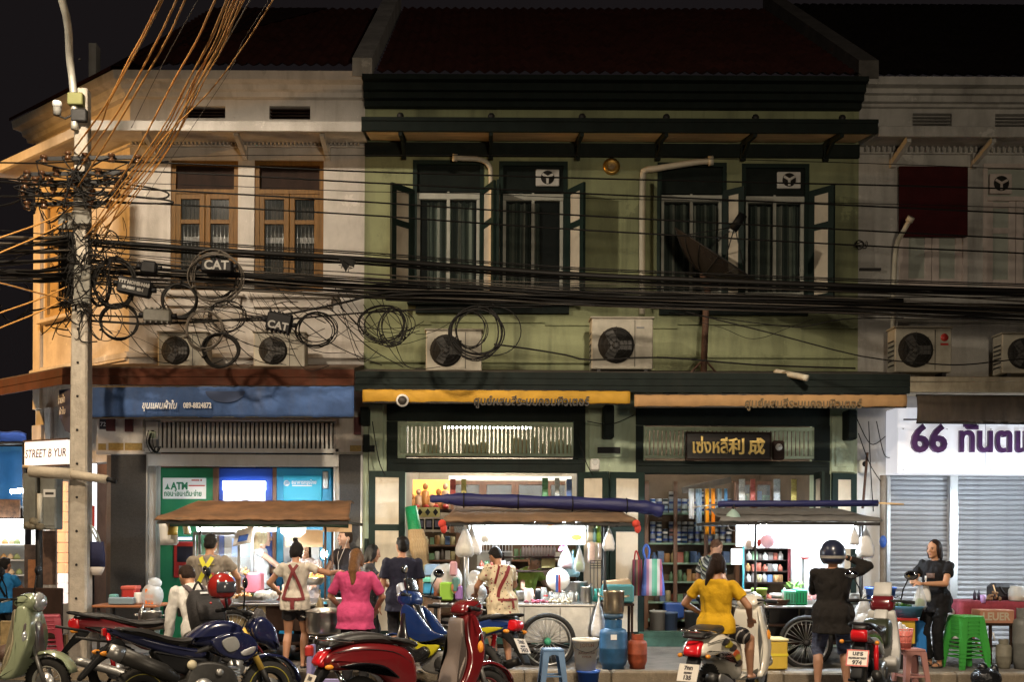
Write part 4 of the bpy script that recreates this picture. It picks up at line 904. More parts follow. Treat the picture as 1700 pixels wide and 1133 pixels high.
pipe([(1466,790,-.1),(1466,900,-.1),(1466,1070,-.1)],.045,mat('brown_pipe',(.22,.18,.14),.6,var=.3),'brown downpipe at the edge of the roller shutters',flare=False)
pipe([(1440,752,-.25),(1432,845,-.25)],.018,M_rust,'thin rusty rod standing above the right stall roof',flare=False,name='rod')
b = MB(); x0,x1,z0,z1 = R4(1493,276,1607,393,-.12)
t = thing('window_board','maroon board nailed over the window of the grey white house','board',((x0+x1)/2,-.1,z0)); MB().box(x0,x1,-.12,-.09,z0,z1,.004).build('sheet',mat('maroon_board',(.045,.005,.006),.85,spec=.2,var=.35,vscale=4),t)
for k in range(3): zz = z0+(z1-z0)*(k+.4)/3; MB().box(x0+.02,x1-.02,-.09,-.04,zz,zz+.05).build('batten',M_dwood,t)
c = P(1428,407,-.06); tag(MB().tube([c+V((.05*math.cos(i*.4)*(1+i*.03),-.01*i/10,.05*math.sin(i*.4)+.02*math.sin(i))) for i in range(34)],.006,5).build('wire_loop',M_cable),'small loop of wire on the grey wall by the green house','wire')
tag(MB().box(*R4(1428,445,1463,449,-.05)[:2],-.05,0,*R4(1428,445,1463,449,-.05)[2:]).build('wall_bracket',M_iron),'short dark iron bracket on the grey white wall','bracket')
t = thing('electric_meter','grey electric meter on the pale green pillar','meter',P(988,780,-.1)); b = MB(); pbox(b,980,762,996,782,-.10,.10,.02); b.build('case',M_whitem,t); b = MB(); c = P(988,768,-.105); b.lathe([(.045,0),(.04,.02)],c,(0,-1,0),14); b.build('dial',M_clear,t)
t = thing('electric_meter','white meter box among wires right of the gold sign','meter',P(1436,780,-.1)); b = MB(); pbox(b,1428,764,1444,786,-.12,.12,.02); b.build('case',M_whp,t); MB().lathe([(.04,0),(.035,.02)],P(1436,771,-.125),(0,-1,0),14).build('dial',M_black,t)
t = thing('fuse_box','pale fuse box with looped wires left of the slatted vent','fuse box',P(248,735,-.1)); b = MB(); pbox(b,242,700,262,730,-.10,.05,.01); b.build('case',M_whitem,t); b = MB(); pbox(b,247,716,258,728,-.13,.03,.01); b.build('breaker',M_pale,t)
for k in range(6): x = random.uniform(244,256); MB().tube(smooth_poly([P(x,715,-.12),P(x-random.uniform(0,8),735,-.14),P(x+5,752,-.1),P(x+12,742,-.12)],4,False),.006,5).build('wire',M_cable,t)
for (xa,ya,xb,yb,s_) in ((1420,690,1470,725,30),(1425,720,1462,800,10),(1442,700,1450,850,16),(1455,700,1480,760,24),(618,700,640,790,20),(975,700,1052,690,10),(960,720,985,790,12)):
 tag(MB().tube(smooth_poly([P(xa,ya,-.35),P((xa+xb)/2,(ya+yb)/2+s_,-.3),P(xb,yb,-.25)],6,False),.007,5).build('drop_wire',M_cable),'loose black wire drooping on the shopfront under the canopy','wire','loose wires on the shopfronts')
cb_ = P(1168,622,-.7); dt = thing('satellite_dish','large dark mesh satellite dish on a mast above the canopy','satellite dish',(cb_.x,-.7,cb_.z))
MB().tube([cb_,P(1172,515,-.7),P(1176,470,-.62)],.045,10).build('mast',M_rust,dt)
for dx in (-.22,.25): MB().tube([cb_+V((dx,.1 if dx > 0 else -.1,-.02)),P(1169,596,-.7)],.015,6).build('brace',M_rust,dt)
dc = P(1176,442,-.55); axis = (P(1222,392,-.95)-P(1172,425,-.6)).normalized(); axis = V((.52,-.30,.80)).normalized(); u,w = perp(axis)
dsh = mat('dish_mesh',(.03,.024,.022),.7,metal=.3,alpha=.86); R_ = .68; b = MB(); rings = []
for i in range(9):
 r = R_*max(i,.05)/8; rings.append([dc+axis*(.30*(r/R_)**2-.12)+(u*math.cos(t)+w*math.sin(t))*r for t in [k*2*math.pi/28 for k in range(28)]])
b.loft(rings,False,True); b.build('dish',dsh,dt)
MB().tube(rings[-1],.012,6,closed=True).build('rim',M_iron,dt)
for k in range(14): MB().tube([rings[j][k*2]-axis*.012 for j in range(0,9,2)],.007,5).build('dish_rib',M_iron,dt)
foc = dc+axis*.62
for k in range(4): MB().tube([rings[-2][k*7+3],foc],.008,5).build('feed_strut',M_iron,dt)
b = MB(); b.tube([foc-axis*.05,foc+axis*.20],.062,12); b.build('feed_horn',M_black,dt); MB().tube([foc-axis*.08,foc-axis*.05],.05,12).build('feed_cap',M_whitem,dt)
MB().tube([dc-axis*.13,P(1174,478,-.62)],.05,8).build('mount',M_rust,dt)
# ================================================================ awnings and signs
def awning(name, px0, py0, px1, py1, Y, m, label, dy=0.0, sag=.02, thick=.012, belly=.05):
 a, b_, c, d = P(px0,py0,Y), P(px1,py0+dy,Y), P(px0,py1,Y), P(px1,py1+dy,Y)
 t = thing(name,label,'awning',(a+d)/2+V((0,0,(d.z-a.z)/2)))
 def f(u,v):
  top = a+(b_-a)*u; bot = c+(d-c)*u; p = bot+(top-bot)*v; return p+V((0,-belly*math.sin(math.pi*v)*.5-.012*math.sin(u*37+2*math.sin(u*11))*(1-v)-.006*math.sin(u*90),.004*math.sin(u*50)*(1-v)))
 m_ = MB(); m_.sheet(f,64,8,True,thick,(0,1,0)); m_.build('cloth',m,t)
 MB().tube([a+V((0,.02,0)),b_+V((0,.02,0))],.018,8).build('top_rod',M_iron,t); MB().tube([c+V((0,.01,0)),d+V((0,.01,0))],.016,8).build('bottom_rod',M_iron,t)
 return t
M_bluec = mat('blue_awning_cloth',(0.045,0.10,0.26),.8,var=.3,vscale=3,dirt=.5,dcol=(.10,.12,.18),dscale=.8,bump=.2,bscale=25)
t = awning('awning',150,643,588,694,-1.36,M_bluec,'blue rolled awning with white Thai lettering and a phone number',dy=-1)
p0 = P(236,679,-1.40); p1 = P(300,679,-1.40); text('lettering','ขุนแผนผ้าใบ',.13,(p0.x,-1.425,p0.z),M_text_w,t,.001,width=.46,shear=.25,offset=.003)
p0 = P(305,678,-1.40); text('lettering','089-8824872',.10,(p0.x,-1.425,p0.z),M_text_w,t,.001,width=.37,offset=.003)
pc_ = P(374,650,-1.40); b = MB(); b.add([(pc_.x+.26*math.cos(a),-1.408,pc_.z-.15*math.sin(a)) for a in [k*math.pi/14 for k in range(15)]]+[(pc_.x+.26*math.cos(a),-1.400,pc_.z-.15*math.sin(a)) for a in [k*math.pi/14 for k in range(15)]],[tuple(range(15)),tuple(reversed(range(15,30)))]+[(i,i+15,(i+1)%15+15,(i+1)%15) for i in range(15)]); b.build('printed_mark',mat('navy_print',(.035,.055,.12),.8),t)
b = MB(); pts = [P(98,648,-.9),P(121,645,-1.30),P(121,722,-1.25),P(108,716,-1.0),P(98,690,-.9)]; b.add(pts+[p+V((.02,.02,0)) for p in pts],[(4,3,2,1,0),(5,6,7,8,9)]+[(i,(i+1)%5,(i+1)%5+5,i+5) for i in range(5)]); t = thing('awning','dark blue awning end with white letters left of the pole','awning',P(110,720,-1.1)); b.build('cloth',mat('navy_awning_cloth',(.02,.03,.10),.8,var=.2),t)
d_ = (P(121,680,-1.30)-P(98,680,-.9)); text('lettering','ร้านผ้า',.14,P(101,672,-.96)+V((-.03,-.03,0)),M_text_w,t,.001,(math.pi/2,0,math.atan2(d_.y,d_.x)),width=.26)
text('lettering','ผ้าใบ',.12,P(103,690,-1.0)+V((-.03,-.03,0)),M_text_w,t,.001,(math.pi/2,0,math.atan2(d_.y,d_.x)),width=.22)
M_yelc = mat('yellow_banner_cloth',(0.50,0.27,0.02),.75,var=.15,vscale=4,dirt=.3,dcol=(.25,.13,.02)); M_orgc = mat('faded_orange_cloth',(0.42,0.24,0.10),.8,var=.2,vscale=4,dirt=.4,dcol=(.22,.13,.06))
t = awning('awning',602,647,1046,668,-1.34,M_yelc,'bright yellow rolled banner with dark Thai lettering over the left shop',dy=3,belly=.04)
p0 = P(786,673,-1.375); text('lettering','ศูนย์ผสมสีระบบคอมพิวเตอร์',.16,(p0.x,-1.376,p0.z),M_text_k,t,.001,width=1.52,offset=.003)
p0 = P(668,669,-1.376); MB().lathe([(.085,0),(.085,.003)],(p0.x,-1.372,p0.z+.03),(0,-1,0),18).build('emblem',mat('emblem_white',(.6,.58,.55),.7),t); MB().lathe([(.06,0),(.06,.003)],(p0.x,-1.376,p0.z+.03),(0,-1,0),16).build('emblem_center',M_text_k,t)
t = awning('awning',1053,656,1505,676,-1.34,M_orgc,'faded orange rolled banner with Thai lettering over the paint shop',dy=0,belly=.04)
p0 = P(1236,677,-1.375); text('lettering','ศูนย์ผสมสีระบบคอมพิวเตอร์',.16,(p0.x,-1.376,p0.z),mat('faded_lettering',(.14,.10,.05),.7),t,.001,width=1.54,offset=.003)
t = awning('awning',1522,657,1760,702,-1.15,mat('dark_brown_awning',(.07,.05,.035),.85,var=.35,vscale=3,dirt=.5,dcol=(.16,.12,.08)),'dark brown rolled awning above the white dental sign',dy=2)
x0,x1,z0,z1 = R4(1140,720,1279,763,-.16); t = thing('shop_sign','black shop sign with gold Thai and Chinese characters over the paint shop','sign',((x0+x1)/2,-.16,z0)); MB().box(x0,x1,-.16,-.11,z0,z1,.008).build('board',mat('black_lacquer',(.018,.013,.012),.25,coat=.5),t)
M_gold = mat('gold_leaf',(1.0,.70,.22),.35,metal=.7)
M_gold.node_tree.nodes['Principled BSDF'].inputs['Metallic'].default_value = .35
text('lettering','เซ่งหลี',.27,P(1148,752,-.17)+V((0,0,0)),M_gold,t,.010,width=.50,bevel=.006,offset=.002); text('lettering','利',.24,P(1209,752,-.17),M_gold,t,.010,bevel=.006,offset=.002); text('lettering','成',.24,P(1242,752,-.17),M_gold,t,.010,bevel=.006,offset=.002)
fr = MB()
for (a,b_,c,d) in ((x0-.015,x1+.015,z1,z1+.02),(x0-.015,x1+.015,z0-.02,z0),(x0-.015,x0,z0,z1),(x1,x1+.015,z0,z1)): fr.box(a,b_,-.17,-.11,c,d)
fr.build('frame',M_dwood,t)
t = thing('wall_clock','small brown clock box beside the gold sign','clock',P(1293,764,-.1)); b = MB(); pbox(b,1283,732,1303,764,-.12,.08,.02); b.build('case',M_dwood,t); MB().lathe([(.05,0),(.05,.006)],P(1293,743,-.122),(0,-1,0),16).build('dial',M_whitem,t); MB().obox(P(1293,743,-.13),P(1296,739,-.13),.004,.004).build('hand',M_black,t)
x0,x1,z0,z1 = R4(1490,678,1990,788,-.55); t = thing('shop_sign','big white lit clinic sign with purple 66 and Thai letters','sign',((x0+x1)/2,-.55,z0)); MB().box(x0,x1,-.55,-.10,z0,z1,.01).build('box',mat('sign_white_added_glow',(.75,.75,.78),.4,emis=.52,ecol=(.93,.93,1.0)),t)  # weak glow added to the sign for the light from above
M_pl = mat('purple_letters',(.09,.03,.12),.4); text('lettering','66',.52,P(1510,750,-.55)+V((0,-.02,0)),M_pl,t,.035,bevel=.004,offset=.012,width=.50); text('lettering','ทันตแพทย์',.50,P(1588,750,-.55)+V((0,-.02,0)),M_pl,t,.035,bevel=.004,offset=.010,width=1.78)
b = MB(); [b.box(xx,xx+.006,-.554,-.548,z0+.01,z1-.01) for xx in (x0+1.22,x0+2.44,x0+3.66)]; b.build('panel_joint',mat('joint_grey',(.25,.25,.28),.6),t,split=True); [MB().lathe([(.012,0),(.008,.008)],(x0+.08+.61*k,-.55,zz),(0,-1,0),8).build('rivet',M_alu,t) for k in range(5) for zz in (z0+.05,z1-.30)]
MB().box(*R4(1601,703,1622,709,-.6)[:2],-.6,-.55,*R4(1601,701,1622,709,-.6)[2:]).build('lamp_hook',mat('purple_letters',(.09,.03,.12)),t)
tag(MB().tube([P(1500,697,-.8),P(1525,697,-.8)],.012,6).build('awning_peg',M_black),'short black peg left of the dark awning','peg')
def kiosk(px0, px1, mcol, label, name='atm_kiosk'):
 x0,x1,z0,z1 = R4(px0,777,px1,1072,.30); t = thing(name,label,'atm',((x0+x1)/2,.4,.0)); MB().box(x0,x1,.30,.85,.02,z1,.015).build('cabinet',mcol,t); return t
M_kg = mat('bank_green',(.015,.17,.075),.4); M_kb = mat('bank_blue',(.015,.06,.34),.4); M_kl = mat('bank_light_blue',(.02,.27,.50),.4)
t = kiosk(259,358,M_kg,'green bank teller machine bay with white ATM poster'); b = MB(); pbox(b,270,794,342,829,.285,.012,.004); b.build('poster',M_whp,t)
text('lettering','ATM',.145,P(284,813,.280),M_kg,t,.002,offset=.006,width=.25); text('lettering','ถอน·โอน·เติม·จ่าย',.105,P(272,824,.280),M_kg,t,.001,width=.55,offset=.003)
b = MB(); b.add([P(273,813,.28),P(283,813,.28),P(280,809,.28),P(278,803,.28),P(276,809,.28)],[(0,1,2,3,4)]); b.build('leaf_logo',M_kg,t); MB().box(*R4(313,806,340,808,.283)[:2],.280,.284,*R4(313,806,340,808,.28)[2:]).build('red_line',M_red,t)
MB().lathe([(.014,0),(.014,.002)],P(334,798,.285),(0,-1,0),10).build('red_logo',M_red,t); MB().box(*R4(318,797,331,799,.283)[:2],.280,.284,*R4(318,797,331,799,.28)[2:]).build('red_line',M_red,t)
b = MB(); pbox(b,288,900,325,960,.25,.05,.01); mc = b.build('machine_front',M_red,t); b = MB(); pbox(b,294,908,320,934,.245,.006); b.build('screen',mat('dark_screen',(.02,.02,.03),.15),mc); b = MB(); pbox(b,296,893,318,897,.24,.02); b.build('lit_strip',mat('lit_violet_strip',(.6,.6,1),.4,emis=3,ecol=(.6,.62,1.0)),mc); b = MB(); pbox(b,297,940,318,948,.24,.012); b.build('keypad',M_alu,mc)
t = kiosk(362,453,M_kb,'deep blue teller machine bay with glowing white ATM light box'); b = MB(); pbox(b,369,799,440,815,.22,.08,.01); b.build('glow_panel',mat('lit_atm_box',(.9,.95,1),.4,emis=5.5,ecol=(.75,.85,1.0)),t); b = MB(); pbox(b,370,816,440,834,.24,.06,.01); b.build('sign_panel',mat('lit_atm_panel',(.7,.75,.95),.4,emis=.95,ecol=(.55,.65,1.0)),t); text('lettering','ATM',.14,P(392,829,.235),mat('lit_letters',(1,1,1),.4,emis=2.5,ecol=(1,1,1)),t,.002,offset=.005)
b = MB(); pbox(b,372,880,440,1000,.26,.04,.01); b.build('machine_front',mat('machine_grey',(.5,.52,.55),.4),t); b = MB(); pbox(b,385,895,425,925,.25,.012); b.build('screen',mat('lit_screen',(.2,.3,.6),.3,emis=.8,ecol=(.4,.6,1)),t)
t = kiosk(457,551,M_kl,'light blue teller machine bay with bird emblem and Thai bank name'); b = MB(); pbox(b,470,790,534,832,.255,.05,.012); b.build('header_panel',mat('header_blue',(.03,.34,.52),.35,emis=.18,ecol=(.05,.5,.75)),t); text('lettering','ธนาคารกรุงไทย',.075,P(484,804,.25),M_text_w,t,.001,width=.36,offset=.002); MB().box(*R4(485,806,518,808,.25)[:2],.248,.254,*R4(485,806,518,808,.25)[2:]).build('small_print',M_text_w,t)
c = P(476,803,.25); b = MB(); b.lathe([(.045,0),(.045,.003)],c,(0,-1,0),16); b.build('bird_emblem',M_text_w,t)
for k in range(3): a = .6+k*.6; MB().obox(c+V((-.03,-.006,-.02+.016*k)),c+V((.035,-.006,.0+.016*k)),.008,.003,(0,1,0)).build('emblem_feather',M_kl,t)
b = MB(); pbox(b,535,783,545,812,.27,.03,.01); b.build('corner_lamp',M_alu,t); b = MB(); pbox(b,470,880,530,1000,.26,.04,.01); b.build('machine_front',mat('machine_grey',(.5,.52,.55)),t)
b = MB(); pbox(b,353,777,362,1072,.26,.06); pbox(b,452,777,458,1072,.26,.06); b.build('bay_divider',M_mwood,corner,split=True)
a, e = P(40,772,-.3), P(112,768,-.75); d_ = (e-a); ang = math.atan2(d_.y,d_.x); M = Matrix.Translation(a) @ Matrix.Rotation(ang,4,'Z'); L_ = d_.length; hh = .32
t = thing('shop_sign','glowing white street sign with purple scrawled letters left of the pole','sign',a); mb_ = MB(M); mb_.box(0,L_,0,.12,-.02,hh,.01); mb_.build('glow_panel',mat('lit_street_sign',(1,.93,.85),.5,emis=1.05,ecol=(1.0,.88,.76)),t); mb_ = MB(M); mb_.box(-.01,L_+.01,-.015,.13,hh,hh+.02); mb_.box(-.01,L_+.01,-.015,.13,-.04,-.02); mb_.build('frame',M_rust,t,split=True)
text('lettering','STREET B YUR',.17,M @ V((.02,-.004,.09)),mat('purple_scrawl',(.05,.008,.03),.7,spec=.1),t,.002,(math.pi/2,0,ang),width=L_*.94,shear=.15)
b = MB(); b.tube([P(50,783,-2.25),P(120,788,-2.3)],.072,12); b.tube([P(118,788,-2.3),P(178,797,-2.35)],.055,12); t = thing('canvas_roll','pale rolled canvas tied across the utility pole','canvas roll',P(110,800,-2.3)); b.build('roll',mat('canvas_beige',(.50,.43,.33),.85,var=.2,vscale=6,bump=.4,bscale=20),t); MB().tube([P(38,775,-2.25),P(120,782,-2.27)],.02,8).build('stick',M_soffit,t); MB().tube([P(176,796,-2.35),P(192,800,-2.36)],.03,8).build('dark_end',M_black,t)
for k,(pa,pb) in enumerate(((38,61),(66,93))):
 t = thing('electric_cabinet',('left' if k == 0 else 'right')+' one of two grey electric boxes on the post under the lit sign','electric box',P((pa+pb)/2,880,-1.2),'grey electric boxes on the post'); b = MB(); pbox(b,pa,786,pb,880,-1.3,.25,.012); b.build('case',mat('cabinet_grey',(.20,.20,.17),.6,var=.2,vscale=5,dirt=.5),t)
 b = MB(); pbox(b,pa+2,792,pb-2,874,-1.312,.012,.004); b.build('door',mat('cabinet_grey',(.2,.2,.17)),t)
 if k: b = MB(); pbox(b,72,813,92,826,-1.318,.006); b.build('label_plate',M_whitem,t); b = MB(); pbox(b,75,818,89,822,-1.320,.002); b.build('print_line',M_text_k,t)
t = thing('signpost','thin dark post carrying the two grey electric boxes','post',P(66,1080,-1.2)); MB().tube([P(66,1085,-1.15),P(64,780,-1.15)],.045,10).build('shaft',M_iron,t); MB().tube([P(66,870,-1.34),P(66,820,-1.34)],.035,10).build('pale_conduit',M_pvc,t)
for k in range(5): q = P(random.uniform(42,75),random.uniform(862,885),-1.4); MB().ell(q,.06,.05,.05).build('rag',mat('dirty_rag',(.18,.15,.10),.95,var=.5,vscale=20),t)
for (pa,ya,pb,yb,Yd,c,lab) in ((70,882,92,972,-.7,(.16,.09,.06),'narrow brown poster board leaning behind the post'),(46,930,62,978,-.8,(.36,.15,.06),'small orange board leaning low by the post'),(40,905,62,1000,-.4,(.10,.07,.06),'dark wooden panel behind the electric boxes')):
 b = MB(); pbox(b,pa,ya,pb,yb,Yd,.04,.005); tag(b.build('board',mat('board_%d'%pa,c,.8,var=.5,vscale=9)),lab,'board')
t = thing('glow_pillar','tall narrow glowing column of panels added behind the pole','light box',P(101,1000,-.1));  # invented glowing column, for the bright open ground floor of the corner
for k in range(12):
 b = MB(); pbox(b,95,800+k*17,109,800+k*17+16,-.1,.1,.006); b.build('panel',mat('orange_panel_glow',(1,.55,.25),.5,emis=1.0,ecol=(1,.50,.24)) if k < 9 else mat('pale_panel_glow',(1,.8,.7),.5,emis=1.2,ecol=(1,.78,.7)),t)
b = MB(); pbox(b,149,770,158,905,.4,.08,.01); t = thing('glow_panel','slim white panel glowing for stall lights between the pole and corner house','light box',P(153,905,.4)); b.build('panel',mat('white_strip_glow',(1,1,1),.5,emis=2.2,ecol=(.85,.92,1)),t); b = MB(); pbox(b,151,840,157,875,.39,.012); b.build('poster',M_red,t)  # added glowing panel in place of stall lights showing through the gap
t = thing('tote_bag','navy and white cloth bag hanging from a hook on the utility pole','bag',P(160,955,-2.0)); mb_ = MB(); s = SC(-2.05)
def bagf(y0,y1,w0,w1): return [[P(159+w*math.cos(a),y,-2.05+.05*math.sin(a)) for a in [k*math.pi/8 for k in range(16)]] for y,w in ((y0,w0),((y0+y1)/2,(w0+w1)/2+1),(y1,w1))]
mb_.loft(bagf(900,942,13,16)); mb_.build('bag_top',mat('navy_cloth',(.012,.014,.05),.85,bump=.3,bscale=20),t); mb_ = MB(); mb_.loft(bagf(942,956,15.5,9)); mb_.build('bag_bottom',mat('cream_cloth',(.45,.40,.36),.85),t)
for q in (0,6): MB().tube(smooth_poly([P(150,872,-2.1),P(153+q,882,-2.1),P(163+q*.6,902,-2.08)],4,False),.012,6).build('strap',mat('strap_grey',(.35,.38,.36),.8),t)
# ================================================================ the night market stall at the left edge
t = thing('market_tent','blue tarpaulin market tent at the left edge','tent',P(0,1075,2.5)); Yt = 2.2
b = MB(); b.sheet(lambda u,v: P(-140+184*u, 702+28*max(0,u-.3)+ (20)*v,Yt+1.2*v)+V((0,0,.03*math.sin(u*22))),18,3,True,.01,(0,0,1)); b.build('roof_cloth',mat('blue_tarp',(.05,.09,.30),.6,var=.2,vscale=4),t)
b = MB(); b.sheet(lambda u,v: P(-140+182*u, 742+100*v,Yt+1.4-.02*math.sin(u*30)),24,4,True,.01,(0,1,0)); b.build('wall_cloth',mat('blue_tarp_lit_tone',(.05,.22,.50),.6,var=.15,vscale=4),t)  # lighter copy of the tarp blue, light from below put into its colour
for y in (738,845): MB().tube([P(-60,y,Yt-.02),P(44,y-2,Yt-.02)],.03,8).build('pole',M_iron,t)
for x in (-60,40): MB().tube([P(x,738,Yt-.04),P(x,1070,Yt-.04)],.03,8).build('pole',M_iron,t)
MB().tube([P(18,817,1.8),P(38,815,1.9)],.035,8).build('lit_tube',M_tube,t)
t = thing('glass_showcase','brightly lit glass food showcase at the left edge','showcase',P(0,985,1.6)); b = MB(); pbox(b,-60,985,42,1070,1.2,.6,.01); b.build('base',M_dwood,t)
b = MB(); pbox(b,-60,862,40,870,1.2,.5); b.build('top_light',mat('lit_case_top',(1,1,1),.4,emis=7,ecol=(.88,.96,1)),t); b = MB(); pbox(b,-60,870,40,985,1.7,.03); b.build('back_panel',mat('case_back',(.75,.77,.76),.5),t)
for y in (905,930,955): b = MB(); pbox(b,-60,y,40,y+2,1.25,.44); b.build('shelf',M_whp,t)
for k in range(18):
 x, y = -30+ (k%6)*12+random.uniform(-2,2), (904,929,954)[k//6]; q = P(x,y,1.4); o = MB(); o.lathe([(.05,0),(.055,.03),(.03,.07),(.005,.09)],q,n=8); tag(o.build('food_dish',[mat('food_%d'%j,c,.6) for j,c in enumerate(((.5,.3,.12),(.6,.45,.3),(.3,.35,.15)))][k%3]),'small dish of food on the lit showcase shelves','food','dishes in the showcase')
b = MB(); b.box(P(-60,850,1.5).x,P(36,850,1.5).x,1.4,1.46,P(0,860,1.5).z,P(0,830,1.5).z); tag(b.build('hanging_goods',mat('hanging_goods_brown',(.12,.06,.03),.8,var=.7,vscale=14)),'row of brown dried goods hanging above the showcase','goods',kind='stuff')
# ================================================================ rooms of the shops: lights, cabinets, shelves
def tube_light(x0,x1,y,z,label,m=None,r=.03):
 m = m or mat('lit_room_tube',(1,1,1),.4,emis=170,ecol=(1,.97,.90)); t = thing('ceiling_light',label,'light',((x0+x1)/2,y,z)); MB().box(x0,x1,y-.04,y+.04,z+.03,z+.07,.01).build('housing',M_whp,t); MB().tube([(x0+.03,y,z),(x1-.03,y,z)],r,8).build('tube',m,t)
d0, d1 = gdoor
tube_light(d0[0]+.5,d0[1]-.3,2.0,3.50,'front fluorescent tube on the ceiling of the left green shop'); tube_light(d0[0]+.4,d0[1]-.5,3.4,3.50,'rear fluorescent tube on the ceiling of the left green shop')
tube_light(d1[0]+.1,d1[1]-1.1,1.6,3.50,'fluorescent tube on the ceiling of the paint shop',mat('lit_dim_tube',(1,.95,.8),.4,emis=150,ecol=(1,.95,.82)))
b = MB(); pbox(b,745,791,960,798,1.9,.05); tag(b.build('strip_light',mat('lit_cove',(1,.97,.88),.5,emis=1.1,ecol=(1,.95,.82))),'long pale light strip above the cabinets in the left green shop','light')
t = thing('shrine','glowing orange shrine picture on the left wall of the open shop','shrine',P(711,846,2.6)); b = MB(); pbox(b,676,797,746,846,2.6,.05,.01); b.build('back_panel',mat('lit_shrine',(1,.5,.12),.6,emis=1.5,ecol=(1,.46,.10)),t)
for k in range(6):
 q = P(684+k*11,846,2.5); hgt = .22+.1*(k%3); m_ = mat('shrine_gold_%d'%(k%2),((.5,.2,.05),(.6,.35,.2))[k%2],.4); b = MB(); b.lathe([(.07,0),(.085,hgt*.3),(.06,hgt*.7),(.03,hgt*.75)],q,n=10); b.ell(q+V((0,0,hgt*.9)),.045,.045,.055); b.build('figure',m_,t)
b = MB(); pbox(b,670,846,750,851,2.4,.3); b.build('shelf',M_dwood,t)
for k in range(5): q = P(676+k*16,842,2.38); MB().ell(q,.05,.05,.04).build('flower',M_red,t)
def cabinet(px0,py0,px1,py1,Y,n,label,parent=None):
 x0,x1,z0,z1 = R4(px0,py0,px1,py1,Y); t = thing('glass_cabinet',label,'cabinet',((x0+x1)/2,Y,z0)); b = MB(); b.box(x0,x1,Y+.3,Y+.33,z0,z1); b.box(x0,x1,Y,Y+.3,z1-.05,z1); b.box(x0,x1,Y,Y+.3,z0,z0+.05); b.box(x0,x0+.04,Y,Y+.3,z0+.05,z1-.05); b.box(x1-.04,x1,Y,Y+.3,z0+.05,z1-.05); b.build('carcass',M_mwood,t)
 w = (x1-x0)/n
 for k in range(n):
  f = MB(); a, e = x0+k*w+.004, x0+(k+1)*w-.004; f.box(a,a+.06,Y-.025,Y-.002,z0,z1); f.box(e-.06,e,Y-.025,Y-.002,z0,z1); f.box(a+.06,e-.06,Y-.025,Y-.002,z1-.06,z1); f.box(a+.06,e-.06,Y-.025,Y-.002,z0,z0+.06); dr = f.build('door',M_mwood,t); MB().box(a+.06,e-.06,Y-.016,Y-.012,z0+.06,z1-.06).build('pane',M_clear,dr)
 for q in range(2): zz = z0+(z1-z0)*(q+1)/3; MB().box(x0+.04,x1-.04,Y+.02,Y+.3,zz,zz+.02).build('shelf',M_mwood,t)
 return x0,x1,z0,z1
GOODS = [mat('goods_%d'%i,c,.5,var=.2,vscale=12) for i,c in enumerate(((.35,.33,.30),(.30,.08,.05),(.08,.14,.28),(.42,.36,.20),(.12,.22,.12),(.5,.5,.48),(.10,.08,.07),(.38,.20,.08)))]
GCOL = ('pale grey','dark red','navy blue','cream','dark green','white','black','brown')
def goods(px0,px1,py,Y,n,hmin,hmax,label,group,cat='goods',rr=(.03,.06)):
 a,e = P(px0,py,Y), P(px1,py,Y); protos = []
 for k in range(n):
  x = a.x+(e.x-a.x)*(k+.5)/n; r = random.uniform(*rr); h = random.uniform(hmin,hmax)
  if k < 6:
   b = MB(); kind = k%3; r = min(r,(e.x-a.x)/n*.48)
   if kind == 0: b.lathe([(r,0),(r,h*.62),(r*.45,h*.78),(r*.35,h)],(0,0,0),n=10); nm = 'bottle'
   elif kind == 1: b.box(-r,r,-r,r,0,h*.9,.004); nm = 'carton'
   else: b.lathe([(r,0),(r,h*.8),(r*.9,h*.82),(r*.9,h*.9)],(0,0,0),n=10); nm = 'jar'
   gi = random.randrange(8); o = b.build(nm, GOODS[gi], fixed=True); o['label'] = GCOL[gi]+' '+nm; protos.append(o)
  else:
   o = random.choice(protos).copy(); COL.objects.link(o)
  o.location = (x,Y+random.uniform(-.04,.04),a.z); tag(o,' '.join(o['label'].split()[:3 if o['label'].split()[0] in ('pale','dark','navy') else 2])+' '+label+('','',', left part',', middle part',', right part')[2+int(3*k/n)],cat,group)
cabinet(748,800,962,905,3.3,4,'long brown glass cabinet on the back wall of the left green shop')
for y in (838,870,902): goods(755,955,y,3.42,18,.10,.2,{838:'on top shelf',870:'on middle shelf',902:'on bottom shelf'}[y]+' of the long brown glass cabinet','goods in the long glass cabinet')
for k in range(4):
 for r in range(2):
  b = MB(); x, y = 692+k*14, 862+r*22; t = thing('picture_frame','small dark framed picture on the wall under the shrine','picture',P(x+6,y+18,2.2),'framed pictures under the shrine'); pbox(b,x,y,x+12,y+18,2.2,.03,.004); b.build('frame',M_black,t); b = MB(); pbox(b,x+2,y+3,x+10,y+14,2.19,.008); b.build('picture',mat('picture_violet',(.18,.17,.24),.3,var=.4,vscale=20),t)
b = MB(); pbox(b,692,843,730,859,2.1,.01); tag(b.build('paper_banner',mat('yellow_print',(.55,.48,.18),.7)),'yellow paper banner with dark diamonds in the open shop','banner')
for k in range(3): c = P(697+k*13,851,2.09); o = MB(); o.add([c+V((-.045,0,0)),c+V((0,0,-.06)),c+V((.045,0,0)),c+V((0,0,.06)),c+V((-.045,.006,0)),c+V((0,.006,-.06)),c+V((.045,.006,0)),c+V((0,.006,.06))],[(0,1,2,3),(7,6,5,4),(0,4,5,1),(1,5,6,2),(2,6,7,3),(3,7,4,0)]); tag(o.build('paper_diamond',M_black),'black paper diamond pinned on the yellow banner','decoration','diamonds on the yellow banner')
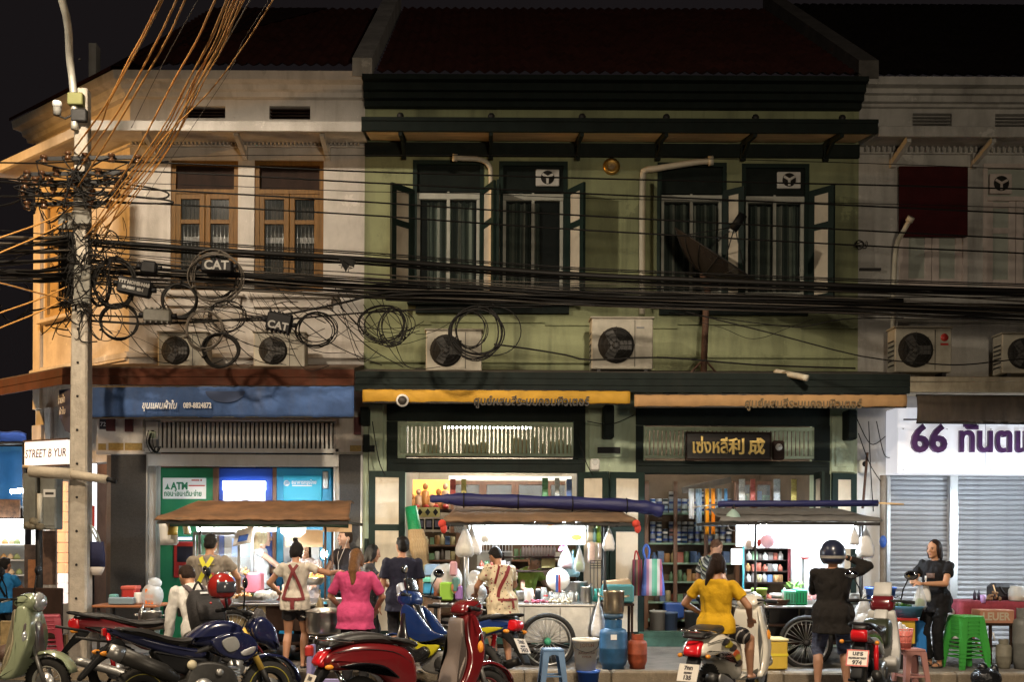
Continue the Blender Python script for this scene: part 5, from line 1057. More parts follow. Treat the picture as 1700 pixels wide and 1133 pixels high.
def shelf_unit(px0,py0,px1,py1,Y,rows,label,m,posts=(),d=.3):
 x0,x1,z0,z1 = R4(px0,py0,px1,py1,Y); t = thing('shelf_unit',label,'shelf',((x0+x1)/2,Y,z0)); MB().box(x0,x1,Y+d,Y+d+.03,z0,z1).build('back_panel',M_roomd,t)
 for y in rows: z = P((px0+px1)/2,y,Y).z; MB().box(x0,x1,Y,Y+d,z-.03,z).build('shelf',m,t)
 for px in posts: x = P(px,(py0+py1)/2,Y).x; MB().box(x-.03,x+.03,Y-.02,Y+.02,z0,z1).build('post',M_mwood,t)
 return t
shelf_unit(700,885,760,1040,1.6,(905,930,955,985,1020),'brown shelf of boxes behind the middle stall',M_mwood,(700,760))
for y in (905,930,955,985): goods(704,756,y,1.62,6,.10,.17,{905:'on top',930:'on second',955:'on third',985:'on fourth'}[y]+' board of the brown shelf','goods on the brown shelf')
M_pgs = mat('shelf_pale_green',(.22,.33,.25),.7)
shelf_unit(1072,800,1225,1045,1.5,(852,902,935,966,1000,1030),'tall shelf of paint cans at the left side of the paint shop',M_pgs,(1073,1121,1172,1224))
canm = [mat('can_'+n,c,.35,metal=.2) for n,c in (('blue_white',(.40,.46,.60)),('white',(.66,.66,.66)),('blue',(.06,.14,.38)),('red_white',(.50,.26,.24)),('grey',(.28,.30,.32)),('dark',(.08,.10,.13)))]
M_band = {0:mat('can_band_blue',(.03,.06,.24),.4),1:mat('can_band_black',(.03,.03,.04),.4),2:mat('can_band_white',(.6,.6,.62),.4)}
cans = []
def make_can(ci, bi, r, h):
 t = thing('paint_can','','paint can',(0,0,0),world=False); MB().lathe([(r,0),(r,h*.93),(r*1.03,h*.94),(r*1.03,h)],(0,0,0),n=12).build('body',canm[ci],t); MB().lathe([(r+.0015,h*.3),(r+.0015,h*.62)],(0,0,0),n=12,cap=False).build('label_band',M_band[bi],t); MB().lathe([(r*.9,h+.001),(r*.9,h+.006)],(0,0,0),n=12).build('lid',M_alu,t); return t
proto = [make_can(*a) for a in ((0,0,.045,.105),(1,0,.045,.105),(2,2,.045,.105),(3,1,.045,.105),(4,0,.045,.105),(5,2,.045,.105),(1,1,.045,.105))]
cn = ['pale blue','white','deep blue','reddish','grey','dark','white and black']; used = set()
rowname = {852:'top shelf',902:'second shelf',935:'third shelf',966:'fourth shelf'}
for py in (852,902):
 x0, x1 = P(1080,py,1.5).x, P(1218,py,1.5).x; nn = 13
 for k in range(nn):
  xx = x0+(x1-x0)*(k+.5)/nn; zz = P(1150,py,1.5).z
  for q in range(random.choice([2,3,3]) if py == 902 else random.choice([2,2,3])):
   i = random.randrange(7) if random.random() < .5 else random.choice([0,1,6]); o = proto[i] if i not in used else copy_tree(proto[i]); used.add(i); o.location = (xx,1.62+random.uniform(-.02,.02),zz+q*.112)
   o['label'] = cn[i]+' paint can on the '+rowname[py]+' of the paint shop'; o['group'] = 'paint cans on the green shelves'
for i in range(7):
 if i not in used: proto[i].location = (P(1090+i*9,935,1.5).x,1.62,P(1150,935,1.5).z); proto[i]['label'] = cn[i]+' paint can on the third shelf of the paint shop'; proto[i]['group'] = 'paint cans on the green shelves'
for y,a,e in ((966,1110,1200),(1000,1085,1200),(935,1080,1210),(1030,1080,1200)): goods(a,e,y,1.6,12,.13,.22,{935:'on third',966:'on fourth',1000:'on fifth',1030:'on sixth'}[y]+' board of the paint shelf','goods on the lower paint shop shelves',rr=(.04,.06))
b = MB(); pbox(b,1104,1002,1136,1028,1.2,.25,.02); tag(b.build('crate',M_blue),'blue plastic crate at the foot of the paint shelf','crate')
cabinet(1216,800,1352,960,2.6,4,'dark glass fronted cabinet at the right side of the paint shop')
for y in (832,868,905,940): goods(1222,1346,y,2.7,15,.10,.2,{832:'on top',868:'on second',905:'on third',940:'on fourth'}[y]+' board of the dark cabinet','goods in the paint shop cabinet')
b = MB(); b.obox(P(1133,815,.6),P(1213,797,.9),.03,.09); tag(b.build('rail',mat('grey_wood',(.22,.19,.17),.8,var=.3)),'grey wooden rail slanting across the paint shop doorway','rail')
for k,(x,w,c,lab) in enumerate(((1174,6,(.85,.38,.01),'left bright orange tassel strip hanging in the paint shop'),(1184,6,(.85,.30,.01),'right bright orange tassel strip hanging in the paint shop'),(1160,10,(.22,.30,.38),'blue grey plastic sheet hanging in the paint shop'),(1148,9,(.60,.60,.60),'white printed card hanging in the paint shop'),(1194,8,(.20,.24,.25),'grey net bag hanging in the paint shop'),(1205,5,(.12,.30,.5),'small blue brush hanging in the paint shop'))):
 b = MB(); y0, y1 = (812,(888,888,882,862,840,832)[k]); b.sheet(lambda u,v: P(x-w/2+w*u,y0+(y1-y0)*v,.55+.03*math.sin(u*9+v*3)),6,8,True,.01,(0,1,0)); tag(b.build('hanging_goods',mat('hang_%d'%k,c,.6,var=.15,vscale=10)),lab,'goods')
t = thing('striped_bag','big plastic bag with blue, pink and green stripes hanging at the shop door','bag',P(1084,990,-.5)); M_sb = stripes_mat('bag_stripes',[(.10,.38,.24),(.55,.55,.5),(.40,.12,.2),(.10,.16,.5),(.12,.2,.55),(.45,.2,.3),(.55,.5,.5),(.15,.42,.3)],0,3.4,.4); q = P(1084,990,-.5)
m_ = MB(); m_.loft([[P(1084+w*math.cos(a),y,-.55+.09*math.sin(a)+.01*math.sin(3*a)) for a in [k*math.pi/10 for k in range(20)]] for y,w in ((929,14),(950,17),(975,19),(990,20))]); m_.build('body',M_sb,t); MB().tube(smooth_poly([P(1072,930,-.56),P(1068,915,-.56),P(1073,905,-.56),P(1078,915,-.56),P(1076,930,-.56)],4,False),.018,6).build('handle',M_blue,t)
t = thing('striped_bag','dark red and brown striped bag folded beside the blue striped one','bag',P(1058,990,-.45)); m_ = MB(); m_.loft([[P(1058+w*math.cos(a),y,-.42+.07*math.sin(a)) for a in [k*math.pi/8 for k in range(16)]] for y,w in ((930,8),(960,9),(990,10))]); m_.build('body',stripes_mat('bag_stripes_red',[(.35,.05,.09),(.12,.08,.06),(.30,.06,.12),(.08,.06,.07),(.25,.18,.1)],0,9,.5),t); MB().tube(smooth_poly([P(1053,930,-.43),P(1056,915,-.43),P(1062,930,-.43)],4,False),.012,6).build('handle',M_red,t)
b = MB(); 
t = thing('green_roll','roll of bright green plastic netting leaning at the door','roll',P(690,1010,-.7)); m_ = MB(); m_.tube([P(682,842,-.45),P(692,900,-.5),P(704,960,-.6)],[.085,.10,.075],12); m_.build('net',mat('green_net',(.01,.26,.09),.5,bump=.6,bscale=30),t)
GBR = 'brooms leaning at the shop door'
for k in range(5):
 x = 690+k*4; t = thing('broom',('leftmost','second','middle','fourth','rightmost')[k]+' of five straw brooms standing at the door of the open shop','broom',P(x+12,1030,-.9),GBR); MB().tube([P(x+14,1040,-.95),P(x+2,930,-.75)],.016,6).build('handle',mat('bamboo',(.38,.30,.12),.6,var=.2),t); m_ = MB(); m_.tube([P(x+3,940,-.75),P(x-4,905,-.7),P(x-8,880,-.68)],[.03,.075,.04],8); m_.build('head',mat('broom_straw',(.36,.25,.13),.9,var=.4,vscale=30,stretch=(4,4,.3)),t)
# ================================================================ small market things (builders)
def pot(c, r, h, label, m=M_steel, lid=False, handles=True, cat='pot', group=None, name='cooking_pot', belly=1.0):
 t = thing(name,label,cat,c,group); b = MB(); pr = [(r*.90,0),(r*.97*belly,h*.12),(r*belly,h*.5),(r,h*.95),(r*1.05,h),(r*.97,h),(r*.95,h*.93),(r*.9,h*.3),(r*.01,h*.28)]; b.lathe(pr,c,n=22,cap=True); b.build('body',m,t)
 if handles:
  for s in (-1,1): q = V(c)+V((s*r*1.0,0,h*.72)); MB().tube(smooth_poly([q+V((0,-.05,0)),q+V((s*.05,-.045,.015)),q+V((s*.05,.045,.015)),q+V((0,.05,0))],4,False),.008,6).build('handle',m,t)
 if lid: b = MB(); b.lathe([(r*1.03,h),(r*1.0,h*1.02),(r*.5,h*1.02+r*.14),(r*.08,h*1.02+r*.18)],c,n=22); l = b.build('lid',m,t); MB().lathe([(.012,0),(.03,.02),(.025,.035)],V(c)+V((0,0,h*1.02+r*.18)),n=10).build('knob',M_black,l)
 return t
def gas(c, r, h, label, m, name='gas_cylinder'):
 t = thing(name,label,'gas cylinder',c,'gas cylinders'); b = MB(); pr = [(r*.8,0),(r*.8,.04),(r*.88,.05),(r,.10),(r,h*.40),(r*1.02,h*.41),(r*1.02,h*.43),(r,h*.44),(r,h*.70),(r*.9,h*.78),(r*.55,h*.82),(r*.3,h*.83)]; b.lathe(pr,c,n=24); b.build('tank',m,t)
 b = MB(); n = 24; vs = []
 for zz in (h*.79,h*.98):
  for rr in (r*.62,r*.58):
   for k in range(18): a = 2*math.pi*(.08+.84*k/17)+1.57; vs.append(V(c)+V((rr*math.cos(a),rr*math.sin(a),zz)))
 fs = []
 for k in range(17): fs += [(k,k+1,k+37,k+36),(k+19,k+18,k+54,k+55),(k+36,k+37,k+55,k+54)]
 b.add(vs,fs); b.build('collar',m,t); MB().lathe([(.022,h*.82),(.03,h*.86),(.018,h*.9),(.035,h*.94),(.03,h*.97)],c,n=10).build('valve',mat('brass_valve',(.5,.33,.1),.35,metal=.9),t)
 return t
def stool(c, w, h, m, label, rz=0.0, group=None):
 t = thing('plastic_stool',label,'stool',c,group,rz,world=False); b = MB(); wt = w*.37
 b.box(-wt,wt,-wt,wt,h-.035,h,.012); b.build('seat',m,t)
 for sx in (-1,1):
  for sy in (-1,1):
   l = MB(); l.add([(sx*wt,sy*wt,h-.03),(sx*(wt-.07),sy*wt,h-.03),(sx*(wt-.07),sy*(wt-.02),h-.03),(sx*(wt-.02),sy*(wt-.07),h-.03),(sx*wt,sy*(wt-.07),h-.03),
               (sx*w/2,sy*w/2,0),(sx*(w/2-.05),sy*w/2,0),(sx*(w/2-.05),sy*(w/2-.02),0),(sx*(w/2-.02),sy*(w/2-.05),0),(sx*w/2,sy*(w/2-.05),0)],
               [(0,1,6,5),(1,2,7,6),(2,3,8,7),(3,4,9,8),(4,0,5,9),(5,6,7,8,9),(4,3,2,1,0)]); l.build('leg',m,t)
 for k,(ax) in enumerate(('f','b','l','r')):
  zz, hh = h*.80, h*.20; wz = wt+(w/2-wt)*(h-zz)/h-.012; a = MB(); P0 = []
  n = 8
  for i in range(n+1): x = -wz+.03+(2*wz-.06)*i/n; P0.append((x, h-.03-hh*.35-hh*.65*(abs(2*i/n-1)**2.2)))
  for sgn in (-1,1): pass
  vs = [(x,0,z) for x,z in P0]+[(x,0,h-.02) for x,z in P0]+[(x,.012,z) for x,z in P0]+[(x,.012,h-.02) for x,z in P0]; fs = []
  for i in range(n): fs += [(i,i+1,n+2+i,n+1+i),(2*n+3+i,2*n+2+i,3*n+3+i,3*n+4+i),(i+1,i,2*n+2+i,2*n+3+i)]
  M = {'f':Matrix.Translation((0,-wz,0)),'b':Matrix.Translation((0,wz-.012,0)),'l':Matrix.Translation((-wz,0,0)) @ Matrix.Rotation(-math.pi/2,4,'Z'),'r':Matrix.Translation((wz,0,0)) @ Matrix.Rotation(math.pi/2,4,'Z')}[ax]
  q = MB(M); q.add(vs,fs); q.build('apron',m,t)
  MB(M).box(-w*.42,w*.42,-.02,-.006,h*.30,h*.34).build('stretcher',m,t)
 return t
def stool_stack(c, w, h, m, n, step, label, group, rz=0.0):
 first = stool(c,w,h,m,label[0],rz,group); out = [first]
 for k in range(1,n): o = copy_tree(first); o.location = V(c)+V((0,0,k*step)); o['label'] = label[min(k,len(label)-1)]; out.append(o)
 return out
def bucket(c, r0, r1, h, m, label, name='bucket', cat='bucket', rim=True, wire=True, n=20):
 t = thing(name,label,cat,c); b = MB(); b.lathe([(r0,0),(r1,h),(r1*1.05,h),(r1*1.05,h-.025),(r1*.97,h-.03),(r1*.93,h),(r0*.92,.02),(r0*.05,.02)],c,n=n); b.build('body',m,t)
 if wire: MB().tube(smooth_poly([V(c)+V((-r1,0,h*.9)),V(c)+V((-r1*.8,-r1*.75,h*.72)),V(c)+V((0,-r1*1.08,h*.6)),V(c)+V((r1*.8,-r1*.75,h*.72)),V(c)+V((r1,0,h*.9))],4,False),.005,5).build('wire_handle',M_iron,t)
 return t
def hangbag(px, py0, py1, w, Y, m, label, fill=None, name='plastic_bag'):
 """a bag hanging by its gathered neck"""
 t = thing(name,label,'plastic bag',P(px,py1,Y)); s = SC(Y); h = (py1-py0); b = MB(); rings = []
 for k,(f,ww) in enumerate(((0,.06),(.12,.12),(.3,.42),(.5,.72),(.72,.98),(.9,1.0),(1.0,.72))):
  rings.append([P(px+math.cos(a)*w/2*ww*(1+.10*math.sin(5*a+k)),py0+h*f+(1.2 if f > .8 else .4)*math.sin(3*a),Y-.6*math.sin(a)*w/2/s*ww*(1+.12*math.sin(4*a+k*1.3))) for a in [i*2*math.pi/18 for i in range(18)]])
 b.loft(rings); b.build('bag',m,t); MB().tube([P(px,py0-5,Y),P(px,py0+2,Y)],.012,6).build('knot',m,t)
 if fill: q = P(px,py0+h*.80,Y); MB().ell(q,w/2/s*.72,w/2/s*.5,h/s*.18).build('contents',fill,t)
 return t
def heap(c, rx, ry, h, n, r, m, label, cat='food', name='food_heap'):
 b = MB(); random.seed(int(abs(c[0])*1000)+n)
 for k in range(n):
  a = random.uniform(0,6.28); q = math.sqrt(random.random()); z = h*(1-q*q)*random.uniform(.3,1); e = Euler((random.uniform(0,3),random.uniform(0,3),random.uniform(0,3))).to_matrix(); b.ell((c[0]+rx*q*math.cos(a),c[1]+ry*q*math.sin(a),c[2]+z+r*.5),r*random.uniform(.7,1.5),r*.7,r*.6,8,5,e)
 return tag(b.build(name,m),label,cat,kind='stuff')
def leaves(c, rx, ry, h, n, m, label):
 b = MB(); random.seed(n)
 for k in range(n):
  a = random.uniform(0,6.28); q = math.sqrt(random.random()); p = V((c[0]+rx*q*math.cos(a),c[1]+ry*q*math.sin(a),c[2]+h*random.uniform(.1,1)*(1-q*.5))); d = V((math.cos(a),math.sin(a),random.uniform(.2,1))).normalized()*random.uniform(.03,.07); s = d.cross(V((0,0,1))).normalized()*.018; b.add([p,p+d*.5+s,p+d,p+d*.5-s],[(0,1,2,3)])
 return tag(b.build('leafy_greens',m),label,'vegetables',kind='stuff')
def lathe_thing(name, prof, c, m, label, cat, group=None, n=16, extra=None):
 t = thing(name,label,cat,c,group); MB().lathe(prof,c,n=n).build('body',m,t)
 if extra: MB().lathe(extra[0],c,n=n).build(extra[1],extra[2],t)
 return t
def cart_wheel(t, c, r, axis=(0,-1,0), hubm=M_iron, name='wheel'):
 c = V(c); u,w = perp(V(axis)); w_ = MB(); w_.tube([c+(u*math.cos(a)+w*math.sin(a))*(r-.028) for a in [k*2*math.pi/40 for k in range(40)]],.030,8,closed=True); wh = w_.build(name,M_rub,t)
 MB().tube([c+(u*math.cos(a)+w*math.sin(a))*(r-.062) for a in [k*2*math.pi/40 for k in range(40)]],.012,6,closed=True).build('rim',M_alu,wh)
 sp = MB()
 for k in range(28): a = k*2*math.pi/28; o = .05*(1 if k%2 else -1); sp.tube([c+V(axis)*o*.6+(u*math.cos(a+o*6)+w*math.sin(a+o*6))*.035, c+(u*math.cos(a)+w*math.sin(a))*(r-.07)],.003,4)
 o = sp.build('spokes',M_alu,wh); o['kind'] = 'stuff'
 MB().lathe([(.02,-.07),(.045,-.045),(.045,.045),(.02,.07)],c,axis,12).build('hub',hubm,wh)
def tarp_roof(t, px0, px1, pyb, pyt, Yf, Yb, m, under, name='roof', droop=.0, hem=.0):
 """cart roof: a tarpaulin pulled over a low frame, its front lip hanging a little"""
 a, e = P(px0,pyb,Yf), P(px1,pyb,Yf); zt = P((px0+px1)/2,pyt,(Yf+Yb)/2-.2).z; zb = a.z
 prof = [(Yf,zb-hem),(Yf-.01,zb+.012),(Yf+.04,zb+.05),((Yf*2+Yb)/3,zb+(zt-zb)*.45),((Yf+Yb*2)/3,zb+(zt-zb)*.80),(Yb-.2,zt),(Yb,zb+(zt-zb)*.9)]
 def f(u,v):
  k = min(int(v*(len(prof)-1)),len(prof)-2); q = v*(len(prof)-1)-k; y = prof[k][0]+(prof[k+1][0]-prof[k][0])*q; z = prof[k][1]+(prof[k+1][1]-prof[k][1])*q
  ti = .16*max(0,(z-zb)/(zt-zb)); return V((a.x+ti+(e.x-a.x-2*ti)*u, y+.01*math.sin(u*41+v*5), z+(e.z-a.z)*u-.012*math.sin(math.pi*((u*4)%1))*math.sin(math.pi*min(1,v*1.4))+.004*math.sin(u*83+v*9)+.003*math.sin(u*31-v*17)))
 b = MB(); b.sheet(f,48,18,True,.006,(0,0,-1)); b.build(name,m,t)
 for y in (Yf+.03,Yb-.03): MB().box(a.x+.03,e.x-.03,y-.02,y+.02,zb-.045,zb-.005).build('roof_beam',under,t)
 for k in range(5): x = a.x+.05+(e.x-a.x-.1)*k/4; MB().box(x-.015,x+.015,Yf+.05,Yb-.05,zb-.035,zb-.005).build('rafter',under,t)
 return a.x, e.x, zb
def post(t, px, Y, z0, z1, r=.016, m=M_iron): x = P(px,930,Y).x; MB().tube([(x,Y,z0),(x,Y,z1)],r,8).build('post',m,t)
def tray(px0,px1,py,Y,d,m,label,h=.05,food=None):
 a,e = P(px0,py,Y), P(px1,py,Y); t = thing('food_tray',label,'tray',(a+e)/2); b = MB(); b.box(a.x,e.x,Y,Y+d,a.z,a.z+.008); b.box(a.x,e.x,Y,Y+.01,a.z+.008,a.z+h); b.box(a.x,e.x,Y+d-.01,Y+d,a.z+.008,a.z+h); b.box(a.x,a.x+.01,Y+.01,Y+d-.01,a.z+.008,a.z+h); b.box(e.x-.01,e.x,Y+.01,Y+d-.01,a.z+.008,a.z+h); b.build('pan',m,t)
 return t
M_tarpb = mat('tarp_brown',(.20,.10,.045),.8,var=.5,vscale=2.2,dirt=.5,dcol=(.07,.055,.04),bump=.3,bscale=14)
M_tarpt = mat('tarp_tan',(.17,.105,.06),.8,var=.35,vscale=3,dirt=.4,dcol=(.08,.06,.04),bump=.3,bscale=14)
M_tarpg = mat('tarp_grey',(.16,.155,.15),.75,var=.3,vscale=3,dirt=.4,dcol=(.07,.07,.06),bump=.3,bscale=14)
M_navy = mat('navy_tarp_roll',(.012,.014,.09),.55,var=.3,vscale=6,bump=.7,bscale=9,stretch=(.4,2,2))
M_fried = mat('fried_food',(.42,.20,.05),.55,var=.5,vscale=25); M_leaf = mat('leaf_green',(.10,.24,.03),.6,var=.4,vscale=20); M_garlic = mat('pale_food',(.66,.62,.50),.6,var=.2,vscale=20)
M_bulb = mat('lit_bulb',(1,.9,.7),.4,emis=500,ecol=(1,.85,.6))
# ================================================================ stall A: fried food, below the teller machines
SA = thing('food_cart','left food cart with brown tarpaulin roof, glass case and bare bulb','food cart',P(440,1095,-1.8)); Ya, Yab = -2.5, -1.15
xa,xe,zr = tarp_roof(SA,256,582,864,829,-2.65,-1.0,M_tarpb,M_iron)
b = MB(); x0,x1,_,_ = R4(300,866,560,876,-2.5); b.sheet(lambda u,v: V((x0-.1+(x1-x0+.25)*u,-2.63-.01*math.sin(u*30),P(430,876-.8*math.sin(u*17),-2.63).z+(P(430,862,-2.63).z-P(430,876,-2.63).z)*v)),40,3,True,.008,(0,1,0)); b.build('valance',mat('dark_green_cloth',(.02,.04,.025),.85),SA)
zc = P(440,1003,Ya).z
for px,Y in ((332,Ya),(540,Ya),(330,Yab),(552,Yab)): post(SA,px,Y,.05,zr-.02,.014,M_iron if px < 500 else M_rust)
b = MB(); x0,x1 = P(318,1000,Ya).x, P(562,1000,Ya).x; b.box(x0,x1,Ya,Yab,zc-.03,zc,.006); b.build('counter_top',M_steel,SA)
for k,(m_) in enumerate((M_iron,mat('panel_tan',(.33,.25,.13),.7,var=.2),M_dwood,M_iron)): a_ = x0+(x1-x0)*k/4; MB().box(a_+.004,a_+(x1-x0)/4-.004,Ya+.05,Ya+.08,.28 if k == 1 else .40,zc-.035).build('front_panel',m_,SA)
b = MB(); b.box(x0,x1,Ya+.1,Yab,.22,.25); b.build('lower_shelf',M_dwood,SA)
cart_wheel(SA,(x0+.5,Ya+.02,.33),.33); cart_wheel(SA,(x0+.5,Yab-.02,.33),.33)
t = thing('glass_case','glass food case with steel frame on the left cart','showcase',P(358,1000,-2.0)); g0,g1 = P(320,950,-2.3).x, P(398,950,-2.3).x; zt_ = P(358,884,-2.3).z; fr = MB()
for x in (g0,g1-.03):
 for y in (-2.3,-1.5): fr.box(x,x+.03,y,y+.03,zc+.002,zt_)
for z in (zc+.002,zt_-.04): fr.box(g0+.03,g1-.03,-2.3,-2.27,z,z+.04); fr.box(g0+.03,g1-.03,-1.5,-1.47,z,z+.04); fr.box(g0,g0+.03,-2.27,-1.5,z,z+.04); fr.box(g1-.03,g1,-2.27,-1.5,z,z+.04)
fr.build('frame',M_alu,t); MB().box(g0+.03,g1-.03,-2.286,-2.283,zc+.04,zt_-.04).build('pane',M_clear,t); MB().box(g1-.016,g1-.013,-2.27,-1.5,zc+.04,zt_-.04).build('pane',M_clear,t)
for k in (1,2): MB().box(g0+.03,g1-.03,-2.26,-1.51,zc+(zt_-zc)*k/3,zc+(zt_-zc)*k/3+.008).build('shelf',M_clear,t)
heap(((g0+g1)/2+.2,-1.9,zc+(zt_-zc)/3+.01),.12,.25,.12,40,.035,M_fried,'pile of golden fried food on the shelf of the glass case')
heap(((g0+g1)/2,-1.9,zc+.01),.22,.25,.08,40,.035,M_fried,'fried food on the floor of the glass case')
def tubelamp(px0,px1,py,Y,label,m=M_tube,r=.019): 
 a,e = P(px0,py,Y), P(px1,py,Y); t = thing('tube_light',label,'light',(a+e)/2,'fluorescent tubes under the stall roofs'); MB().box(a.x,e.x,Y-.03,Y+.03,a.z+.024,a.z+.06,.008).build('housing',M_whp,t); MB().tube([(a.x+.02,Y,a.z),(e.x-.02,Y,a.z)],r,8).build('tube',m,t)
tubelamp(325,460,880,-2.1,'fluorescent tube under the left cart roof'); 
c = P(538,921,-2.35); t = thing('light_bulb','bare glowing light bulb hanging at the right post of the left cart','light bulb',c); MB().ell(c,.042,.042,.055,12,8).build('bulb',M_bulb,t); MB().tube([c+V((0,0,.05)),c+V((0,0,.11))],.018,8).build('socket',M_black,t); MB().tube([c+V((0,0,.11)),(c.x+.01,c.y,zr)],.006,5).build('wire',M_cable,t)
lathe_thing('paper_lantern',[(.02,.30),(.12,.26),(.17,.16),(.16,.06),(.09,.0)],P(487,893,-1.7),mat('lit_lantern',(.9,.9,.85),.6,emis=.8,ecol=(1,.98,.92)),'white round paper lantern under the left cart roof','lantern',n=20)
for (pa,ya,pb,yb,Y,lab) in ((474,881,536,909,-1.45,'cardboard sheet hung behind the left cart seller'),(536,868,584,884,-1.3,'cardboard sheet tucked under the right end of the left cart roof')): b = MB(); pbox(b,pa,ya,pb,yb,Y,.012); tag(b.build('cardboard_sheet',mat('cardboard',(.42,.28,.16),.85,var=.15,vscale=8)),lab,'cardboard')
t = thing('printed_bag','clear plastic bag with blue print hanging under the left cart roof','plastic bag',P(402,910,-2.4)); b = MB(); b.sheet(lambda u,v: P(386+30*u+6*(1-v),880+28*v-6*u,-2.42-.05*math.sin(3.1*u)*math.sin(3.1*v)),8,8,True,.05,(0,1,0)); b.build('bag',M_bagw,t); b = MB(); b.sheet(lambda u,v: P(394+16*u+3*(1-v),890+11*v-3*u,-2.475-.012*math.sin(3*u)),5,4,True,.002,(0,1,0)); b.build('blue_print',M_blue,t)
t = thing('paper_sheaf','white paper bags hanging at the left end of the left cart','paper',P(281,905,-2.3)); b = MB()
for k in range(4): b.sheet(lambda u,v,k=k: P(267+27*u+2*v-k,868+35*v+k,-2.3+.03*k+.02*math.sin(u*5+k)),4,4,True,.004,(0,1,0))
b.build('sheet',M_whp,t,split=True); tag(MB().sheet(lambda u,v: P(280+16*u-2*v,868+21*v,-2.36-.04*math.sin(3.1*u)),6,5,True,.01,(0,1,0)).build('yellow_bag',mat('yellow_packet',(.6,.42,.08),.5)),'yellow packet hanging beside the white paper bags','packet'); tag(MB().sheet(lambda u,v: P(302+12*u+3*v,868+20*v,-2.3-.03*math.sin(3.1*u)),6,5,True,.01,(0,1,0)).build('yellow_bag',mat('cream_packet',(.65,.58,.35),.5)),'cream packet hanging behind the thin post of the left cart','packet')
M_clrb = mat('clear_box',(.7,.72,.7),.2,alpha=.45)
tray(396,436,998,-2.45,.35,M_steel,'steel tray of fried snacks at the left of the counter'); heap(tuple(P(408,994,-2.3)+V((0,0,0))),.11,.12,.05,26,.03,M_fried,'fried snacks on the steel tray')
leaves(tuple(P(424,994,-2.25)),.08,.08,.06,40,M_leaf,'green garnish on the left cart counter')
b = MB(); pbox(b,406,952,432,986,-1.9,.28,.02); tag(b.build('pink_tub',mat('pink_tub',(.55,.16,.22),.4)),'pink plastic tub on the left cart counter','tub')
b = MB(); pbox(b,386,950,403,972,-1.75,.25,.02); tag(b.build('blue_tub',M_blue),'deep blue plastic tub behind the glass case edge','tub')
t = thing('plastic_bag','crumpled white plastic bag of snacks on the left cart counter','plastic bag',P(440,998,-2.4)); b = MB(); random.seed(5)
for k in range(5): b.ell(P(430+k*6,990-2*(k%2),-2.4+.03*k),.07,.06,.06,10,6)
b.build('bag',M_bagp,t)
for k,(px,w,c_,lab) in enumerate(((462,10,(.5,.12,.1),'red sauce bottle on the left cart counter'),(470,9,(.55,.5,.42),'pale sauce bottle on the left cart counter'))): q = P(px,998,-2.2); lathe_thing('sauce_bottle',[(.03,0),(.03,.11),(.012,.15),(.012,.18)],q,mat('sauce_%d'%k,c_,.4),lab,'bottle',n=10)
t = thing('bowl','big bowl of orange food in front of the seller','bowl',P(520,985,-1.9)); q = P(520,972,-1.9); MB().lathe([(.10,0),(.17,.08),(.18,.10),(.16,.09),(.01,.05)],q,n=18).build('bowl',M_steel,t); heap(tuple(q+V((0,0,.07))),.13,.13,.06,30,.035,mat('orange_food',(.55,.25,.08),.6,var=.3,vscale=20),'orange food heaped in the big bowl')
tray(548,600,972,-1.9,.4,M_iron,'black tray of greens at the right end of the left cart',h=.12); leaves(tuple(P(572,960,-1.75)),.16,.12,.08,70,M_leaf,'green leaves on the black tray'); heap(tuple(P(590,958,-1.75)),.10,.1,.05,20,.03,M_garlic,'pale dumplings on the black tray')
lathe_thing('drink_cup',[(.03,0),(.04,.12),(.042,.125)],P(596,962,-1.85),M_red,'small red cup at the right end of the left cart','cup',n=12)
hangbag(531,985,1038,22,-2.75,mat('dirty_bag_bronze',(.45,.33,.16),.4,alpha=.7,bump=.8,bscale=14),'brownish plastic bag hanging from the right post of the left cart',M_fried)
b = MB(); b.tube([P(541,1000,-2.7),P(543,1036,-2.7)],.03,8); tag(b.build('umbrella',mat('teal_blue',(.02,.30,.45),.4)),'folded bright blue umbrella hanging from the left cart','umbrella')
q = P(552,1026,-2.55); pot(q,.18,.23,'steel pot on a stand behind the woman in pink',M_steel,handles=False)
q = P(541,1082,-3.02); pot(V((q.x,q.y,.42)),.235,.26,'big aluminium steamer pot in front of the left cart',M_steel,lid=True)
t = thing('pot_stand','iron stand below the big steamer pot','stand',(q.x,q.y,0)); 
for k in range(4): a = k*math.pi/2+.78; MB().tube([(q.x+.2*math.cos(a),q.y+.2*math.sin(a),0),(q.x+.17*math.cos(a),q.y+.17*math.sin(a),.40)],.014,6).build('leg',M_iron,t)
MB().tube([(q.x+.18*math.cos(a),q.y+.18*math.sin(a),.405) for a in [k*math.pi/10 for k in range(20)]],.014,6,closed=True).build('ring',M_iron,t)
q = P(523,1140,-3.55); t = thing('plastic_crate','lilac and red plastic crate on the road by the steamer pot','crate',(q.x+.08,-3.5,-.12)); b = MB(); b.box(q.x-.09,q.x-.03,-3.6,-3.3,-.12,.32,.01); b.build('side_panel',mat('lilac_plastic',(.30,.27,.50),.5),t); MB().box(q.x-.03,q.x+.34,-3.6,-3.57,-.12,-.04,.01).build('front_rail',mat('lilac_plastic',(.3,.27,.5)),t); MB().box(q.x+.30,q.x+.34,-3.57,-3.3,-.12,.25,.01).build('side_panel',M_iron,t); MB().box(q.x-.11,q.x-.02,-3.61,-3.5,.20,.33,.02).build('corner_cap',M_red,t)
t = thing('folding_table','low table with orange top beside the utility pole','table',P(205,1095,-2.0)); x0,x1 = P(152,1005,-2.3).x, P(258,1005,-2.3).x; zt_ = P(205,1006,-2.3).z; MB().box(x0,x1,-2.3,-1.6,zt_-.03,zt_,.006).build('table_top',mat('orange_laminate',(.35,.13,.05),.5,var=.2),t)
